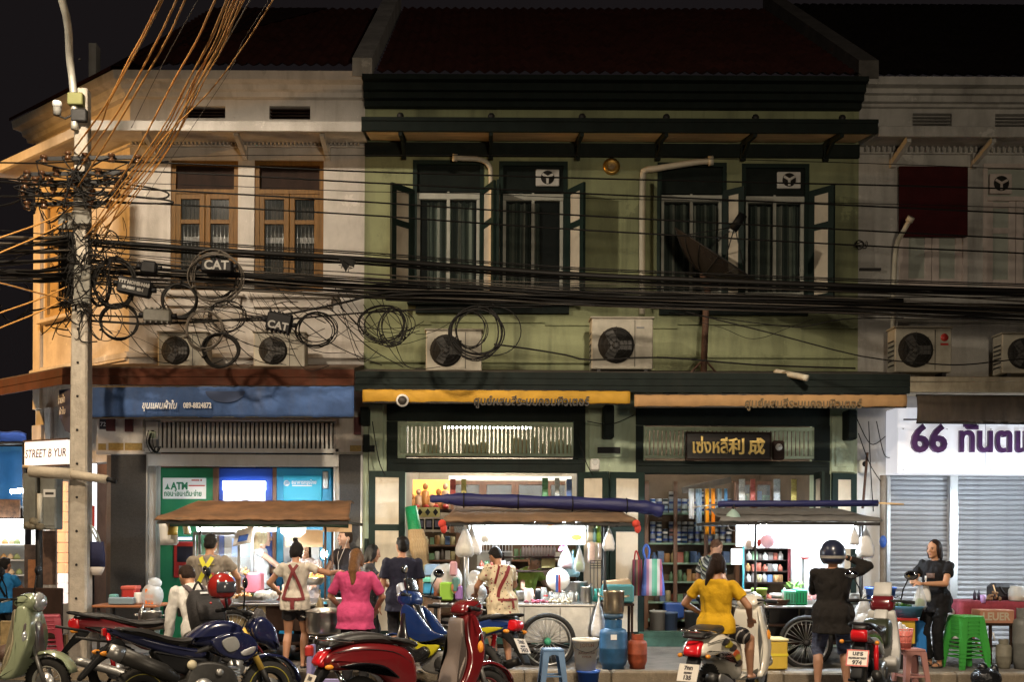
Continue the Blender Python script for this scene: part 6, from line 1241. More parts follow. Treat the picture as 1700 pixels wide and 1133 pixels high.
for x in (x0+.05,x1-.08):
 for y in (-2.25,-1.68): MB().box(x,x+.03,y,y+.03,0,zt_-.031).build('leg',M_iron,t)
for (pa,pb,ya,yb,c_,lab) in ((180,193,988,1000,(.14,.35,.33),'small teal lunch box on the low table'),(179,221,993,1005,(.20,.27,.32),'long grey blue box on the low table')): b = MB(); pbox(b,pa,ya,pb,yb,-2.15 if pa == 180 else -2.28,.12,.012); tag(b.build('lunch_box',mat('box_%d'%pa,c_,.5)),lab,'box')
b = MB(); pbox(b,201,977,224,1005,-2.05,.22,.02); t = thing('food_jar','red plastic jar on the low table','jar',P(212,1005,-2.0)); b.build('body',M_red,t); b = MB(); pbox(b,200,974,225,980,-2.06,.24,.01); b.build('lid',mat('red_lid',(.5,.10,.07),.4),t)
lathe_thing('paper_roll',[(.05,0),(.055,.02),(.055,.12),(.05,.14)],P(230,1003,-2.1),M_whp,'white paper roll on the low table','paper roll')
t = thing('plastic_bag','big clear bag of orange packets on the low table','plastic bag',P(252,1008,-2.15)); q = P(253,990,-2.15); b = MB(); b.ell(q,.14,.12,.16,14,9); b.ell(q+V((.03,.0,.16)),.09,.08,.07,12,7); b.build('bag',M_bagp,t)
for k in range(7): MB().box(q.x-.06+.035*(k%3),q.x-.035+.035*(k%3),q.y-.10,q.y-.08,q.z-.10+.07*(k//3),q.z-.05+.07*(k//3)).build('orange_packet',mat('orange_packet',(.75,.2,.04),.5),t)
q = P(250,1043,-2.6); pot(q,.13,.20,'deep steel pot behind the rider in white',M_steel); b = MB(); qq = P(236,1022,-2.72); b.lathe([(.13,0),(.125,.02),(.02,.045)],qq,(-1,-.25,.15),20); tag(b.build('round_lid',M_steel),'round steel pot lid standing on edge by the deep pot','lid')
t = thing('stool_seat','round brown padded stool seat by the rider','stool',P(250,1095,-3.0)); q = P(252,1046,-3.0); MB().lathe([(.12,0),(.145,.03),(.13,.09),(.05,.12)],q,n=18).build('seat',mat('brown_vinyl',(.10,.07,.05),.5),t); MB().tube([q,(q.x,q.y,0)],.03,8).build('stem',M_iron,t)
# ================================================================ stall B: noodle cart with lit sign
SB = thing('food_cart','middle steel noodle cart with lit white sign and big spoked wheels','food cart',P(900,1105,-1.8)); Yb0, Yb1 = -2.45, -1.2
xa,xe,zr = tarp_roof(SB,733,1058,866,838,-2.6,-1.0,M_tarpt,M_iron,hem=.01)
zc = P(920,1003,Yb0).z; x0,x1 = P(795,1000,Yb0).x, P(988,1000,Yb0).x
for px,Y in ((776,Yb0+.05),(1004,Yb0+.05),(772,-1.2),(1000,-1.2)): post(SB,px,Y,.3,zr-.02,.018,M_alu if px < 900 else M_iron)
b = MB(); b.box(x0-.03,x1+.03,Yb0-.04,Yb1,zc-.035,zc,.008); b.build('counter_top',M_steel,SB)
b = MB(); b.box(P(850,1000,Yb0).x,x1,Yb0+.02,Yb1-.02,.26,zc-.036,.01); b.build('cabinet',M_steel,SB); b = MB(); b.box(x0,P(849,1000,Yb0).x,Yb0+.05,Yb1-.02,.35,zc-.036); b.build('cabinet',M_iron,SB)
for px in (870,930,980): MB().box(P(px,1030,Yb0).x-.004,P(px,1030,Yb0).x+.004,Yb0+.014,Yb0+.02,.28,zc-.05).build('seam',M_iron,SB)
c = P(909,1066,Yb0-.10); cart_wheel(SB,c,.345,hubm=mat('green_hub',(.05,.35,.20),.5)); cart_wheel(SB,V((c.x,Yb1+.08,c.z)),.345)
MB().tube([c,(c.x,Yb1+.08,c.z)],.02,8).build('axle',M_iron,SB)
b = MB(); b.box(x0+.02,x1-.02,Yb0+.08,Yb0+.12,.19,.24); b.build('frame_rail',M_iron,SB)
t = thing('glow_sign','blown out white menu sign with orange ovals under the middle roof','sign',P(873,905,-1.75)); b = MB(); pbox(b,776,866,972,905,-1.75,.05,.006); b.build('panel',mat('menu_sign_added_glow',(.9,.9,.9),.5,emis=.8,ecol=(.97,.98,1.0)),t)  # sign and print glow in place of the tube's light on them
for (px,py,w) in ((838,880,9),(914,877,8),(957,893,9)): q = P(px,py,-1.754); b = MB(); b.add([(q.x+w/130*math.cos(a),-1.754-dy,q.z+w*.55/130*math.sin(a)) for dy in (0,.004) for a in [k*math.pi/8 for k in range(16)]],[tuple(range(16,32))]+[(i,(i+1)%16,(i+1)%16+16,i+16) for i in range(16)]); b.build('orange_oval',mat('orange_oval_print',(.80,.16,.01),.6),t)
for (px,py,w,h) in ((806,875,14,7),(812,888,22,2),(870,872,30,2)): b = MB(); pbox(b,px,py,px+w,py+h,-1.756,.005); b.build('grey_print',mat('grey_print_added_glow',(.5,.55,.6),.5,emis=.8,ecol=(.7,.8,.9)),t)
tubelamp(790,960,869,-2.15,'fluorescent tube under the middle cart roof')
t = thing('tarp_roll','long dark blue tarpaulin rolled up on top of the middle roof','tarpaulin',P(905,840,-2.3)); b = MB(); pts = [P(714,829,-1.9),P(740,829,-1.9),P(760,830,-1.9),P(850,833,-1.9),P(950,836,-1.9),P(1040,840,-1.9),P(1078,844,-1.9),P(1100,850,-1.9)]; b.tube(smooth_poly(pts,4,False),[.04+.045*min(1,i/9)+.008*math.sin(i*1.7) for i in range(29)],14); b.build('roll',M_navy,t)
for px in (770,860,950,1040): q = P(px,831+.035*(px-770),-1.9); MB().tube([q+V((0,.095*math.cos(a),.095*math.sin(a))) for a in [k*math.pi/8 for k in range(16)]],.008,5,closed=True).build('tie',M_black,t)
for px,py,lab in ((779,872,'left'),(1056,872,'right')):
 q = P(px if px > 900 else 734,py-2,-2.6); t = thing('red_cloth','red cloth knotted at the '+lab+' corner of the middle roof','cloth',q); b = MB(); b.ell(q,.05,.045,.05,10,6); b.ell(q+V((.02,0,-.06)),.04,.03,.06,10,6); b.build('knot',mat('red_cloth',(.55,.05,.03),.8,bump=.5,bscale=30),t)
t = thing('cart_shelf','pale wire dish rack behind the woman in the floral dress','rack',P(825,945,-1.5)); b = MB(); x0_,x1_,z0_,z1_ = R4(792,902,850,945,-1.5)
for k in range(12): x = x0_+(x1_-x0_)*k/11; b.tube([(x,-1.5,z1_-.12),(x,-1.5,z1_)],.005,5)
for z in (z1_,z1_-.12): b.tube([(x0_,-1.5,z),(x1_,-1.5,z)],.008,6)
o = b.build('wires',M_whp,t); o['kind'] = 'stuff'; MB().box(x0_,x1_,-1.5,-1.2,z0_,z0_+.02).build('shelf',M_whitem,t); MB().box(x0_,x1_,-1.2,-1.17,z0_-.2,z1_-.1).build('back',mat('rack_back',(.3,.3,.28),.6),t)
goods(795,848,944,-1.4,6,.08,.13,'on the pale dish rack','goods on the dish rack',rr=(.025,.035))
b = MB(); x0_,x1_,z0_,z1_ = R4(872,925,925,948,-1.3); t = thing('bottle_shelf','dark shelf of sauce bottles behind the middle cart','shelf',((x0_+x1_)/2,-1.3,z0_)); MB().box(x0_-.3,x1_+.1,-1.35,-1.1,z0_-.02,z0_).build('shelf',M_dwood,t); MB().box(x0_-.3,x1_+.1,-1.35,-1.1,z1_-.02,z1_).build('shelf',M_dwood,t)
for x in (x0_-.3,x1_+.1): MB().box(x-.02,x+.02,-1.37,-1.33,z0_-.5,z1_+.3).build('upright',M_dwood,t)
bp = None
for k in range(11):
 q = P(868+k*5.2,924,-1.25); lab = 'red capped sauce bottle, number '+('one','two','three','four','five','six','seven','eight','nine','ten','eleven')[k]+' from the left in its row'
 if bp is None: bp = lathe_thing('sauce_bottle',[(.022,0),(.022,.10),(.010,.13),(.010,.145)],q,mat('sauce_pale',(.45,.36,.32),.3),lab,'bottle','sauce bottles on the dark shelf',10,([(.013,.135),(.013,.17)],'cap',M_red))
 else: o = copy_tree(bp); o.location = q; o['label'] = lab
b = MB(); pbox(b,899,928,922,944,-1.3,.15,.006); tag(b.build('carton',mat('carton_olive',(.32,.26,.10),.7,var=.3,vscale=10)),'olive carton on the dark shelf','box'); heap(tuple(P(910,928,-1.22)),.07,.05,.04,14,.025,mat('dark_red_food',(.16,.02,.03),.6),'dark red peppers on the olive carton')
jm = [([(.045,0),(.05,.02),(.05,.10),(.035,.115)],M_clear),([(.035,0),(.04,.09),(.02,.12)],M_steel)]
for k,(px,w,hh,mb_,cap,cm,lab) in enumerate(((878,.055,.17,M_whp,None,None,'white plastic tub at the left end of the steel counter'),(893,.035,.14,M_black,.02,M_whp,'black sauce jar on the steel counter'),(903,.04,.15,M_clrb,.02,M_whp,'clear jar with white lid on the steel counter'),(906,.035,.07,M_clrb,.02,M_red,'small jar with red lid on the steel counter'),(924,.045,.13,M_clrb,.03,M_grn,'clear jar with bright green lid on the steel counter'),(914,.03,.10,M_alu,.02,M_whp,'little steel jar on the counter'),(936,.04,.12,M_clrb,.02,M_alu,'clear jar of white powder in the middle of the counter'),(947,.04,.12,M_clrb,.02,M_alu,'clear jar of white powder to the right on the counter'),(957,.035,.10,M_steel,.015,M_alu,'small steel canister on the counter'))):
 q = P(px,1000,-2.2+.12*(k%3)); q.z = zc+.002; lathe_thing('condiment_jar',[(w,0),(w*1.08,hh*.1),(w*1.08,hh*.85),(w*.8,hh)],q,mb_,lab,'jar',n=14,extra=([(w*.85,hh),(w*.85,hh+cap)],'lid',cm) if cap else None)
 if mb_ is M_clrb: pass
for k,px in enumerate((918,930,942)): heap(tuple(V((P(px,1000,-2.38).x,-2.38,zc))),.05,.05,.05,16,.022,M_garlic,('left','middle','right')[k]+' pile of peeled garlic at the counter edge')
heap(tuple(V((P(890,1000,-2.36).x,-2.36,zc))),.17,.06,.03,30,.02,mat('pink_food',(.60,.16,.25),.6,var=.3,vscale=30),'pink pickled slices along the counter edge')
q = P(974,1000,-2.25); q.z = zc; pot(q,.075,.20,'tall steel cup at the right end of the counter',M_steel,handles=False); q = P(955,1000,-1.7); q.z = zc+.08; pot(q,.16,.16,'wide steel stock pot at the back of the counter',M_steel); q = P(940,1000,-1.45); q.z = zc; b = MB(); b.box(q.x-.3,q.x+.25,-1.9,-1.3,zc,zc+.075,.01); tag(b.build('stove',M_steel),'low steel stove under the wide stock pot','stove')
hangbag(791-8,872,921,34,-2.35,M_bagw,'white plastic bag knotted on the left post of the middle cart'); hangbag(772,870,925,30,-2.5,M_bagp,'translucent bag of food on the left post of the middle cart',M_garlic)
hangbag(1011,873,915,20,-2.45,M_bagw,'slim white bag hanging at the right end of the middle roof',M_fried); hangbag(940,903,945,26,-1.9,M_bagp,'tall clear bag hanging behind the steel counter',mat('pink_food',(.6,.16,.25))); hangbag(951,920,958,24,-1.85,mat('blue_clear_bag',(.35,.6,.7),.3,alpha=.55,bump=.7,bscale=14),'pale blue plastic bag behind the steel counter')
hangbag(934,902,916,14,-1.7,mat('pink_bag',(.65,.20,.40),.4,bump=.6,bscale=14),'bright pink bag hanging below the lit sign')
for k,(px,y0,y1,w,c_,lab) in enumerate(((980,868,900,11,(.65,.62,.5),'white and yellow packet strip at the right post'),(987,878,901,6,(.25,.5,.62),'light blue packet at the right post'),(994,872,902,8,(.25,.42,.05),'lime green packet at the right post'),(982,902,936,12,(.70,.55,.52),'white and red printed packet hanging lower at the right post'),(996,904,930,6,(.45,.40,.38),'narrow grey packet hanging at the right post'))): tag(MB().sheet(lambda u,v: P(px-w/2+w*u,y0+(y1-y0)*v,-2.46-.03*math.sin(3.1*u)),5,4,True,.012,(0,1,0)).build('packet',mat('packet_%d'%k,c_,.45,var=.25,vscale=30)),lab,'packet')
t = thing('wire_rack','small black wire basket hanging at the right post','rack',P(988,945,-2.45)); b = MB()
for k in range(4): b.tube([P(980,932+k*4,-2.52),P(998,932+k*4,-2.52)],.005,5)
for k in range(4): b.tube([P(980+k*6,932,-2.52),P(980+k*6,990,-2.5)],.005,5)
o = b.build('wires',M_iron,t); o['kind'] = 'stuff'
t = thing('teal_brush','teal brushes standing at the right end of the counter','brush',P(990,1000,-2.3))
for k in range(4): q = P(986+k*3,1000,-2.3); MB().tube([q,q+V((random.uniform(-.03,.03),0,.16))],.018,6).build('brush',mat('teal_plastic',(.03,.33,.32),.4),t)
q = P(925,975,-1.95); b = MB(); b.lathe([(.13,0),(.15,.03),(.14,.05)],q+V((0,-.1,.09)),(0,-1,.2),20); t = thing('white_colander','white plastic colander leaning over the stock pot','colander',q); b.build('bowl',M_whp,t); MB().box(q.x-.03,q.x-.0,q.y-.18,q.y-.16,q.z-.06,q.z+.16).build('blue_band',M_blue,t); MB().box(q.x+.004,q.x+.03,q.y-.18,q.y-.16,q.z-.06,q.z+.16).build('red_band',M_red,t)
t = thing('basket','bright lime green plastic basket at the left of the middle cart','basket',P(741,1000,-2.45)); b = MB(); b.box(*R4(730,968,752,998,-2.5)[:2],-2.5,-2.3,*R4(730,968,752,998,-2.5)[2:],.015); b.build('body',mat('lime_plastic',(.25,.48,.05),.4),t)
t = thing('basket','salmon orange plastic basket behind the lime one','basket',P(726,1000,-2.3)); b = MB(); pbox(b,720,962,733,997,-2.3,.15,.015); b.build('body',mat('salmon_plastic',(.72,.22,.12),.4),t)
t = thing('storage_tub','sky blue tub with green lid at the shop door','tub',P(714,990,-1.9)); b = MB(); pbox(b,702,968,722,988,-1.9,.3,.02); b.build('body',mat('sky_tub',(.05,.30,.50),.4),t); b = MB(); pbox(b,700,960,724,968,-1.92,.34,.01); b.build('lid',mat('mint_lid',(.15,.50,.35),.4),t)
t = thing('storage_tub','grey blue tub standing higher behind the brooms','tub',P(715,950,-1.5)); b = MB(); pbox(b,704,938,732,958,-1.5,.3,.02); b.build('body',mat('slate_tub',(.20,.27,.36),.4),t)
b = MB(); pbox(b,703,985,730,1060,-1.7,.4,.01); tag(b.build('wicker_bin',mat('wicker',(.24,.14,.08),.8,var=.4,vscale=20,stretch=(1,1,4))),'brown wicker bin at the shop door','bin')
t = thing('plastic_bag','large clear bag over the lime green basket','plastic bag',P(735,985,-2.35)); MB().ell(P(741,963,-2.3),.20,.15,.20,16,10).build('bag',M_bagp,t)
t = thing('plastic_bag','large milky bag of noodles at the left end of the counter','plastic bag',P(790,1000,-2.4)); b = MB(); b.ell(P(790,985,-2.45),.14,.13,.13,14,9); b.ell(P(788,962,-2.45),.09,.08,.11,12,8); b.build('bag',M_bagp,t); heap(tuple(P(800,975,-2.1)),.15,.15,.10,40,.035,M_garlic,'heap of white noodles on the counter by the woman')
t = thing('side_table','low steel table at the left of the middle cart','table',P(760,1095,-2.3)); x0_,x1_ = P(716,1000,-2.5).x, P(792,1000,-2.5).x; MB().box(x0_,x1_,-2.55,-2.05,zc-.05,zc-.02,.006).build('table_top',M_steel,t)
for x in (x0_+.03,x1_-.06):
 for y in (-2.52,-2.1): MB().box(x,x+.03,y,y+.03,0,zc-.052).build('leg',M_iron,t)
for k,(px,py,c_,lab,sh) in enumerate(((753,945,(.55,.30,.34),'pink tissue box hanging on the left post','b'),(757,972,(.08,.20,.18),'dark teal brush hanging on the left post','b'),(762,985,(.28,.14,.42),'violet scoop hanging on the left post','b'),(757,976,(.50,.20,.10),'round orange scoop on the left post','e'))):
 q = P(px,py,-2.56); b = MB(); (b.box(q.x-.045,q.x+.045,q.y-.03,q.y+.03,q.z-.09,q.z+.09,.02) if sh == 'b' else b.ell(q,.06,.03,.08)); tag(b.build('kitchen_tool',mat('tool_%d'%k,c_,.5)),lab,'kitchen tool')
q = P(1018,1118,-2.86); q.z = 0; gas(q,.165,.60,'large blue gas cylinder with a steel pot on top',mat('gas_blue',(.02,.09,.20),.5,var=.35,vscale=9,dirt=.4,dcol=(.05,.05,.05)))
MB().box(q.x-.05,q.x+.02,q.y-.172,q.y-.162,.36,.42).build('sticker',M_whp,bpy.data.objects['gas_cylinder'])
z_ = .60; t = thing('gas_burner','iron burner ring on top of the blue gas cylinder','burner',(q.x,q.y,z_)); MB().lathe([(.11,0),(.12,.05),(.09,.06)],(q.x,q.y,z_),n=16).build('ring',mat('burner_blue',(.03,.07,.12),.5),t)
q2 = V((q.x,q.y,.66)); pt_ = pot(q2,.125,.27,'tall steel pot with ladle on the blue gas cylinder',mat('brushed_steel_warm',(.55,.45,.32),.3,metal=1,var=.2,vscale=10))
MB().tube([q2+V((-.06,-.02,.20)),q2+V((-.10,-.04,.36))],.008,6).build('ladle',M_iron,pt_)
q = P(1058,1118,-2.80); q.z = 0; gas(q,.115,.42,'small rusty orange gas cylinder',mat('gas_orange',(.32,.06,.02),.6,var=.4,vscale=9,dirt=.5,dcol=(.1,.04,.02)))
q = P(972,1122,-3.3); bucket(V((q.x,q.y,.04)),.115,.15,.36,mat('paint_bucket_white',(.74,.69,.60),.5),'white paint bucket with JOTUN lettering at the kerb',n=28); pb = bpy.data.objects['bucket']
def wrap_text(parent, body, c, r, z, size, m, tilt=0):
 w = size*.62; n = len(body)
 for i,ch in enumerate(body):
  if ch == ' ': continue
  a = -math.pi/2+(i-(n-1)/2)*w/r; text('lettering',ch,size,(c[0]+(r+.003)*math.cos(a),c[1]+(r+.003)*math.sin(a),z),m,parent,.001,(math.pi/2,0,a+math.pi/2),'CENTER',offset=.002)
b = MB(); cc = (q.x,q.y); b.lathe([(.1395,.255),(.143,.325)],(q.x,q.y,.04),n=28,cap=False); b.build('yellow_band',mat('yellow_print_band',(.75,.55,.12),.5),pb)
wrap_text(pb,'JOTUN',cc,.142,.315,.055,mat('bucket_print',(.08,.05,.04),.6)); wrap_text(pb,'JOTASHIELD',cc,.1365,.235,.032,mat('bucket_print',(.08,.05,.04))); wrap_text(pb,'INTERIOR',cc,.134,.195,.022,mat('bucket_print',(.08,.05,.04)))
bucket(V((q.x+.03,q.y-.02,-.12)),.11,.13,.16,M_blue,'blue bucket under the white paint bucket',wire=False)
q = P(917,1140,-3.65); stool(V((q.x,q.y,-.12)),.31,.44,mat('stool_blue',(.10,.19,.33),.45,var=.1),'slate blue plastic stool on the road by the kerb',.08)
b = MB(); pbox(b,1003,972,1053,1002,-2.2,.35,.02); t = thing('cool_box','teal cool box beside the hanging striped bags','box',P(1028,1002,-2.1)); b.build('body',mat('teal_box',(.05,.20,.22),.5),t); b = MB(); pts = [P(1003,968,-2.0),P(1045,963,-2.0),P(1050,974,-2.0),P(1005,980,-2.0)]; b.add(pts+[p+V((0,.25,.01)) for p in pts],[(0,1,2,3),(7,6,5,4),(0,4,5,1),(1,5,6,2),(2,6,7,3),(3,7,4,0)]); b.build('cardboard_lid',mat('cardboard',(.42,.28,.16)),t)
t = thing('side_table','small table under the teal cool box','table',P(1028,1095,-2.1)); x0_,x1_ = P(1003,1003,-2.2).x,P(1053,1003,-2.2).x; zz = P(1028,1003,-2.2).z; MB().box(x0_,x1_,-2.2,-1.85,zz-.03,zz-.002).build('table_top',M_dwood,t)
for x in (x0_+.01,x1_-.04):
 for y in (-2.19,-1.9): MB().box(x,x+.03,y,y+.03,0,zz-.031).build('leg',M_dwood,t)
hangbag(994,990,1060,24,-2.62,M_bagw,'long white bag hanging from the counter corner')
# ================================================================ stall C: right cart
SCt = thing('food_cart','right food cart with grey roof and strong white tube light','food cart',P(1330,1105,-1.8)); Yc0, Yc1 = -2.45, -1.3
xa,xe,zr = tarp_roof(SCt,1193,1466,866,842,-2.6,-1.05,M_tarpg,M_iron)
zc = P(1330,1007,Yc0).z; x0,x1 = P(1232,1000,Yc0).x, P(1442,1000,Yc0).x
for px,Y,m_ in ((1254,Yc0+.04,M_iron),(1431,Yc0+.04,M_iron),(1234,-1.3,mat('teal_post',(.05,.28,.30),.5)),(1428,-1.3,M_iron)): post(SCt,px,Y,.3,zr-.02,.014,m_)
b = MB(); b.box(x0,x1,Yc0-.03,Yc1,zc-.03,zc,.006); b.build('counter_top',M_steel,SCt)
for k in range(4): a_ = x0+(x1-x0)*k/4; MB().box(a_+.01,a_+(x1-x0)/4-.01,Yc0+.25,Yc0+.28,.30,zc-.032).build('back_panel',M_iron,SCt)
for z in (.28,.5): MB().box(x0,x1,Yc0+.02,Yc1,z-.02,z).build('lower_shelf',M_dwood,SCt)
for x in (x0+.01,x1-.04,(x0+x1)/2): MB().box(x,x+.035,Yc0,Yc0+.035,.1,zc-.032).build('upright',M_iron,SCt)
cart_wheel(SCt,P(1338,1068,Yc0-.09),.33); q = P(1338,1068,Yc1+.06); cart_wheel(SCt,V((P(1338,1068,Yc0-.09).x,Yc1+.06,P(1338,1068,Yc0-.09).z)),.33)
t = thing('glow_sign','overexposed white panel under the right cart roof','sign',P(1335,912,-1.5)); b = MB(); pbox(b,1257,868,1422,911,-1.5,.04,.006); b.build('panel',mat('cart_panel_added_glow',(1,1,1),.5,emis=2.6,ecol=(.93,.97,1.0)),t)  # board given its own glow for the tube light in front of it
for (px,py,c_) in ((1296,884,'a'),(1311,883,'b')): b = MB(); q = P(px,py,-1.504); b.tube([q+V((.04*math.cos(a),0,.04*math.sin(a))) for a in [k*math.pi/6 for k in range(8)]],.004,5); b.build('faint_mark',mat('faint_mark_added_glow',(.8,.8,.8),.5,emis=.9,ecol=(.9,.95,1)),t)
tubelamp(1258,1418,873,-2.2,'fluorescent tube under the right cart roof',mat('lit_strong_tube',(.9,.96,1),.4,emis=560,ecol=(.78,.90,1.0)),.022)
for (pa,ya,pb,yb,lab) in ((1214,912,1232,938,'lit white board standing left of the right cart'),(1222,871,1234,908,'narrow lit white board at the left end of the right roof'),(1236,870,1252,908,'white papers hung between the left posts of the right cart')): b = MB(); pbox(b,pa,ya,pb,yb,-1.9,.02,.004); tag(b.build('glow_board',mat('board_white_added_glow',(1,1,1),.5,emis=1.3,ecol=(.88,.95,1))),lab,'board')  # boards and papers given a glow, though they are no lamps
t = thing('tarp_roll','navy tarpaulin roll along the top of the right cart roof','tarpaulin',P(1325,838,-2.2)); b = MB(); b.tube(smooth_poly([P(1193,838,-2.15),P(1215,837,-2.2),P(1320,837,-2.25),P(1457,836,-2.25)],6,False),.042,10); b.build('roll',M_navy,t); MB().tube([P(1457,836,-2.25),P(1500,838,-2.25)],.014,6).build('rod',M_soffit,t); MB().tube([P(1150,843,-2.1),P(1193,838,-2.15)],.012,6).build('rod',M_alu,t)
t = thing('lamp_shade','pale green conical lamp shade at the left end of the right roof','lamp',P(1217,867,-2.3)); MB().lathe([(.115,0),(.11,.02),(.075,.10),(.02,.155)],P(1217,867,-2.3),n=16).build('shade',mat('shade_green',(.30,.42,.38),.5),t); MB().tube([P(1217,848,-2.3),P(1219,838,-2.25)],.008,5).build('hook',M_iron,t); MB().tube(smooth_poly([P(1208,868,-2.3),P(1212,880,-2.3),P(1226,882,-2.3)],5,False),.006,5).build('wire',M_whp,t)
t = thing('plastic_bag','pink plastic bag hanging in front of the lit panel','plastic bag',P(1272,910,-2.35)); MB().ell(P(1274,899,-2.38),.095,.08,.09,14,9).build('bag',mat('pink_clear',(.75,.35,.42),.3,alpha=.85,bump=.7,bscale=14),t); MB().ell(P(1260,902,-2.42),.025,.03,.05,10,6).build('red_tag',M_red,t)
t = thing('shelf_unit','dark shelf of red and white packets behind the right cart','shelf',P(1280,965,-1.25)); x0_,x1_,z0_,z1_ = R4(1236,912,1325,968,-1.25); MB().box(x0_,x1_,-1.0,-.97,z0_,z1_).build('back_panel',M_black,t)
for k in range(4): z = z0_+(z1_-z0_)*k/3; MB().box(x0_,x1_,-1.25,-1.0,z-.012,z).build('shelf',M_dwood,t)
MB().box(x0_+.0,x0_+.02,-1.25,-1.0,z0_,z1_).build('side',M_dwood,t); MB().box(x1_-.04,x1_,-1.25,-1.0,z0_,z1_).build('side',mat('dark_green_side',(.03,.10,.07),.6),t)
for k in range(3): goods(1238,1300,P(0,0,-1.25).z and (967,949,930)[k],-1.2,7,.09,.13,('on bottom','on middle','on top')[k]+' board of the dark shelf behind the right cart','packets on the dark shelf',rr=(.035,.05))
q = P(1310,962,-1.3); tag(MB().box(q.x-.02,q.x+.02,-1.34,-1.30,q.z-.05,q.z+.45).build('maroon_post',mat('maroon_post',(.20,.03,.035),.6)),'thin maroon post in front of the dark shelf','post')
t = thing('glass_case','bright glass case behind the man in the helmet','showcase',P(1365,1000,-1.9)); fr = MB(); g0,g1,zt_ = P(1332,950,-2.0).x,P(1402,950,-2.0).x,P(1365,905,-2.0).z
for x in (g0,g1-.03):
 for y in (-2.0,-1.5): fr.box(x,x+.03,y,y+.03,zc+.002,zt_)
for z in (zc+.002,zt_-.04): fr.box(g0+.03,g1-.03,-2.0,-1.97,z,z+.04); fr.box(g0,g0+.03,-1.97,-1.5,z,z+.04); fr.box(g1-.03,g1,-1.97,-1.5,z,z+.04)
fr.build('frame',M_alu,t); MB().box(g0+.03,g1-.03,-1.986,-1.983,zc+.04,zt_-.04).build('pane',M_clear,t); MB().box(g0+.03,g1-.03,-1.5,-1.48,zc+.04,zt_).build('back',mat('case_back',(.75,.77,.76)),t); MB().box(g0+.03,g1-.03,-1.95,-1.52,zc+(zt_-zc)*.5,zc+(zt_-zc)*.5+.01).build('shelf',M_clear,t)
tag(MB().ell(P(1337,927,-2.02),.06,.03,.022).build('red_chilli',M_red),'red chilli packet stuck on the bright glass case','packet'); heap(((g0+g1)/2,-1.75,zc+.01),.14,.15,.10,24,.04,mat('red_meat',(.40,.06,.05),.5,var=.3,vscale=20),'red meat inside the bright glass case')
q = P(1260,1000,-2.25); q.z = zc; bucket(q,.085,.095,.21,mat('lime_bucket',(.38,.60,.12),.4),'lime green plastic bucket on the right counter',wire=False); q = P(1243,1000,-2.1); q.z = zc; bucket(q,.06,.07,.18,M_whp,'white plastic cup behind the lime bucket',wire=False)
q = P(1290,1005,-2.3); q.z = zc; lathe_thing('wooden_bowl',[(.11,0),(.15,.07),(.16,.075),(.13,.06),(.01,.05)],q,mat('wooden_bowl',(.17,.08,.045),.6),'brown wooden bowl on the right counter','bowl',n=18); q = P(1297,1000,-2.0); q.z = zc+.07; lathe_thing('white_bowl',[(.10,0),(.15,.06),(.14,.06),(.01,.03)],q,M_whp,'white bowl behind the brown wooden bowl','bowl',n=18)
for k,(pa,pb,ya) in enumerate(((1304,1322,981),(1322,1341,980))): t = thing('plastic_basket',('left','right')[k]+' green plastic basket on the right counter','basket',P((pa+pb)/2,1003,-2.3)); b = MB(); x_,X_,z_,Z_ = R4(pa,ya,pb,1003,-2.3); z_ = zc+.001; b.box(x_,X_,-2.3,-2.1,z_,Z_,.012); b.build('body',mat('basket_green_%d'%k,((.10,.42,.28),(.02,.38,.16))[k],.4),t); [MB().box(x_+(X_-x_)*(i+.25)/4,x_+(X_-x_)*(i+.6)/4,-2.304,-2.30,z_+.03,Z_-.04).build('slot',mat('basket_slot',(.02,.15,.08),.5),t) for i in range(4)]
leaves(tuple(P(1318,980,-2.1)),.10,.08,.12,60,mat('bright_leaf',(.20,.40,.05),.5,var=.3,vscale=20),'bright green herbs above the green baskets')
q = P(1302,985,-2.2); q.z = zc; lathe_thing('sauce_bottle',[(.028,0),(.028,.14),(.012,.18),(.012,.21)],q,mat('sauce_grey',(.5,.5,.52),.3),'pale bottle by the maroon post on the right counter','bottle',n=10)
for k in range(8): q = P(1268+k*9,978,-1.6); q.z = zc; lathe_thing('small_jar',[(.035,0),(.035,.08),(.03,.1)],q,GOODS[k],'small jar at the back of the right counter','jar','jars at the back of the right counter',n=10)
q = P(1245,1022,-2.85); pot(V((q.x,q.y,q.z)),.165,.13,'round steel pan on a lit gas burner left of the right cart',M_steel,belly=1.06); t = thing('gas_burner','gas burner with blue flame under the round steel pan','burner',(q.x,q.y,q.z-.1)); MB().lathe([(.08,-.08),(.10,-.03),(.06,-.02)],q,n=14).build('ring',M_iron,t)
for k in range(7): MB().cone(q+V((.05*math.cos(k*.9),.05*math.sin(k*.9)-.02,-.035)),q+V((.06*math.cos(k*.9),.06*math.sin(k*.9)-.02,-.004)),.012,.004,8,False).build('flame',mat('lit_blue_flame',(.2,.4,1),.5,emis=8,ecol=(.18,.35,1.0)),t)
for s in (-1,1): MB().tube([(q.x+s*.12,q.y,q.z-.09),(q.x+s*.14,q.y,.42)],.012,6).build('leg',M_iron,t)
g_ = V((q.x+.06,q.y+.12,0)); gas(g_,.13,.52,'orange gas cylinder behind the white scooter',mat('gas_orange2',(.50,.09,.03),.5,var=.3,vscale=9))
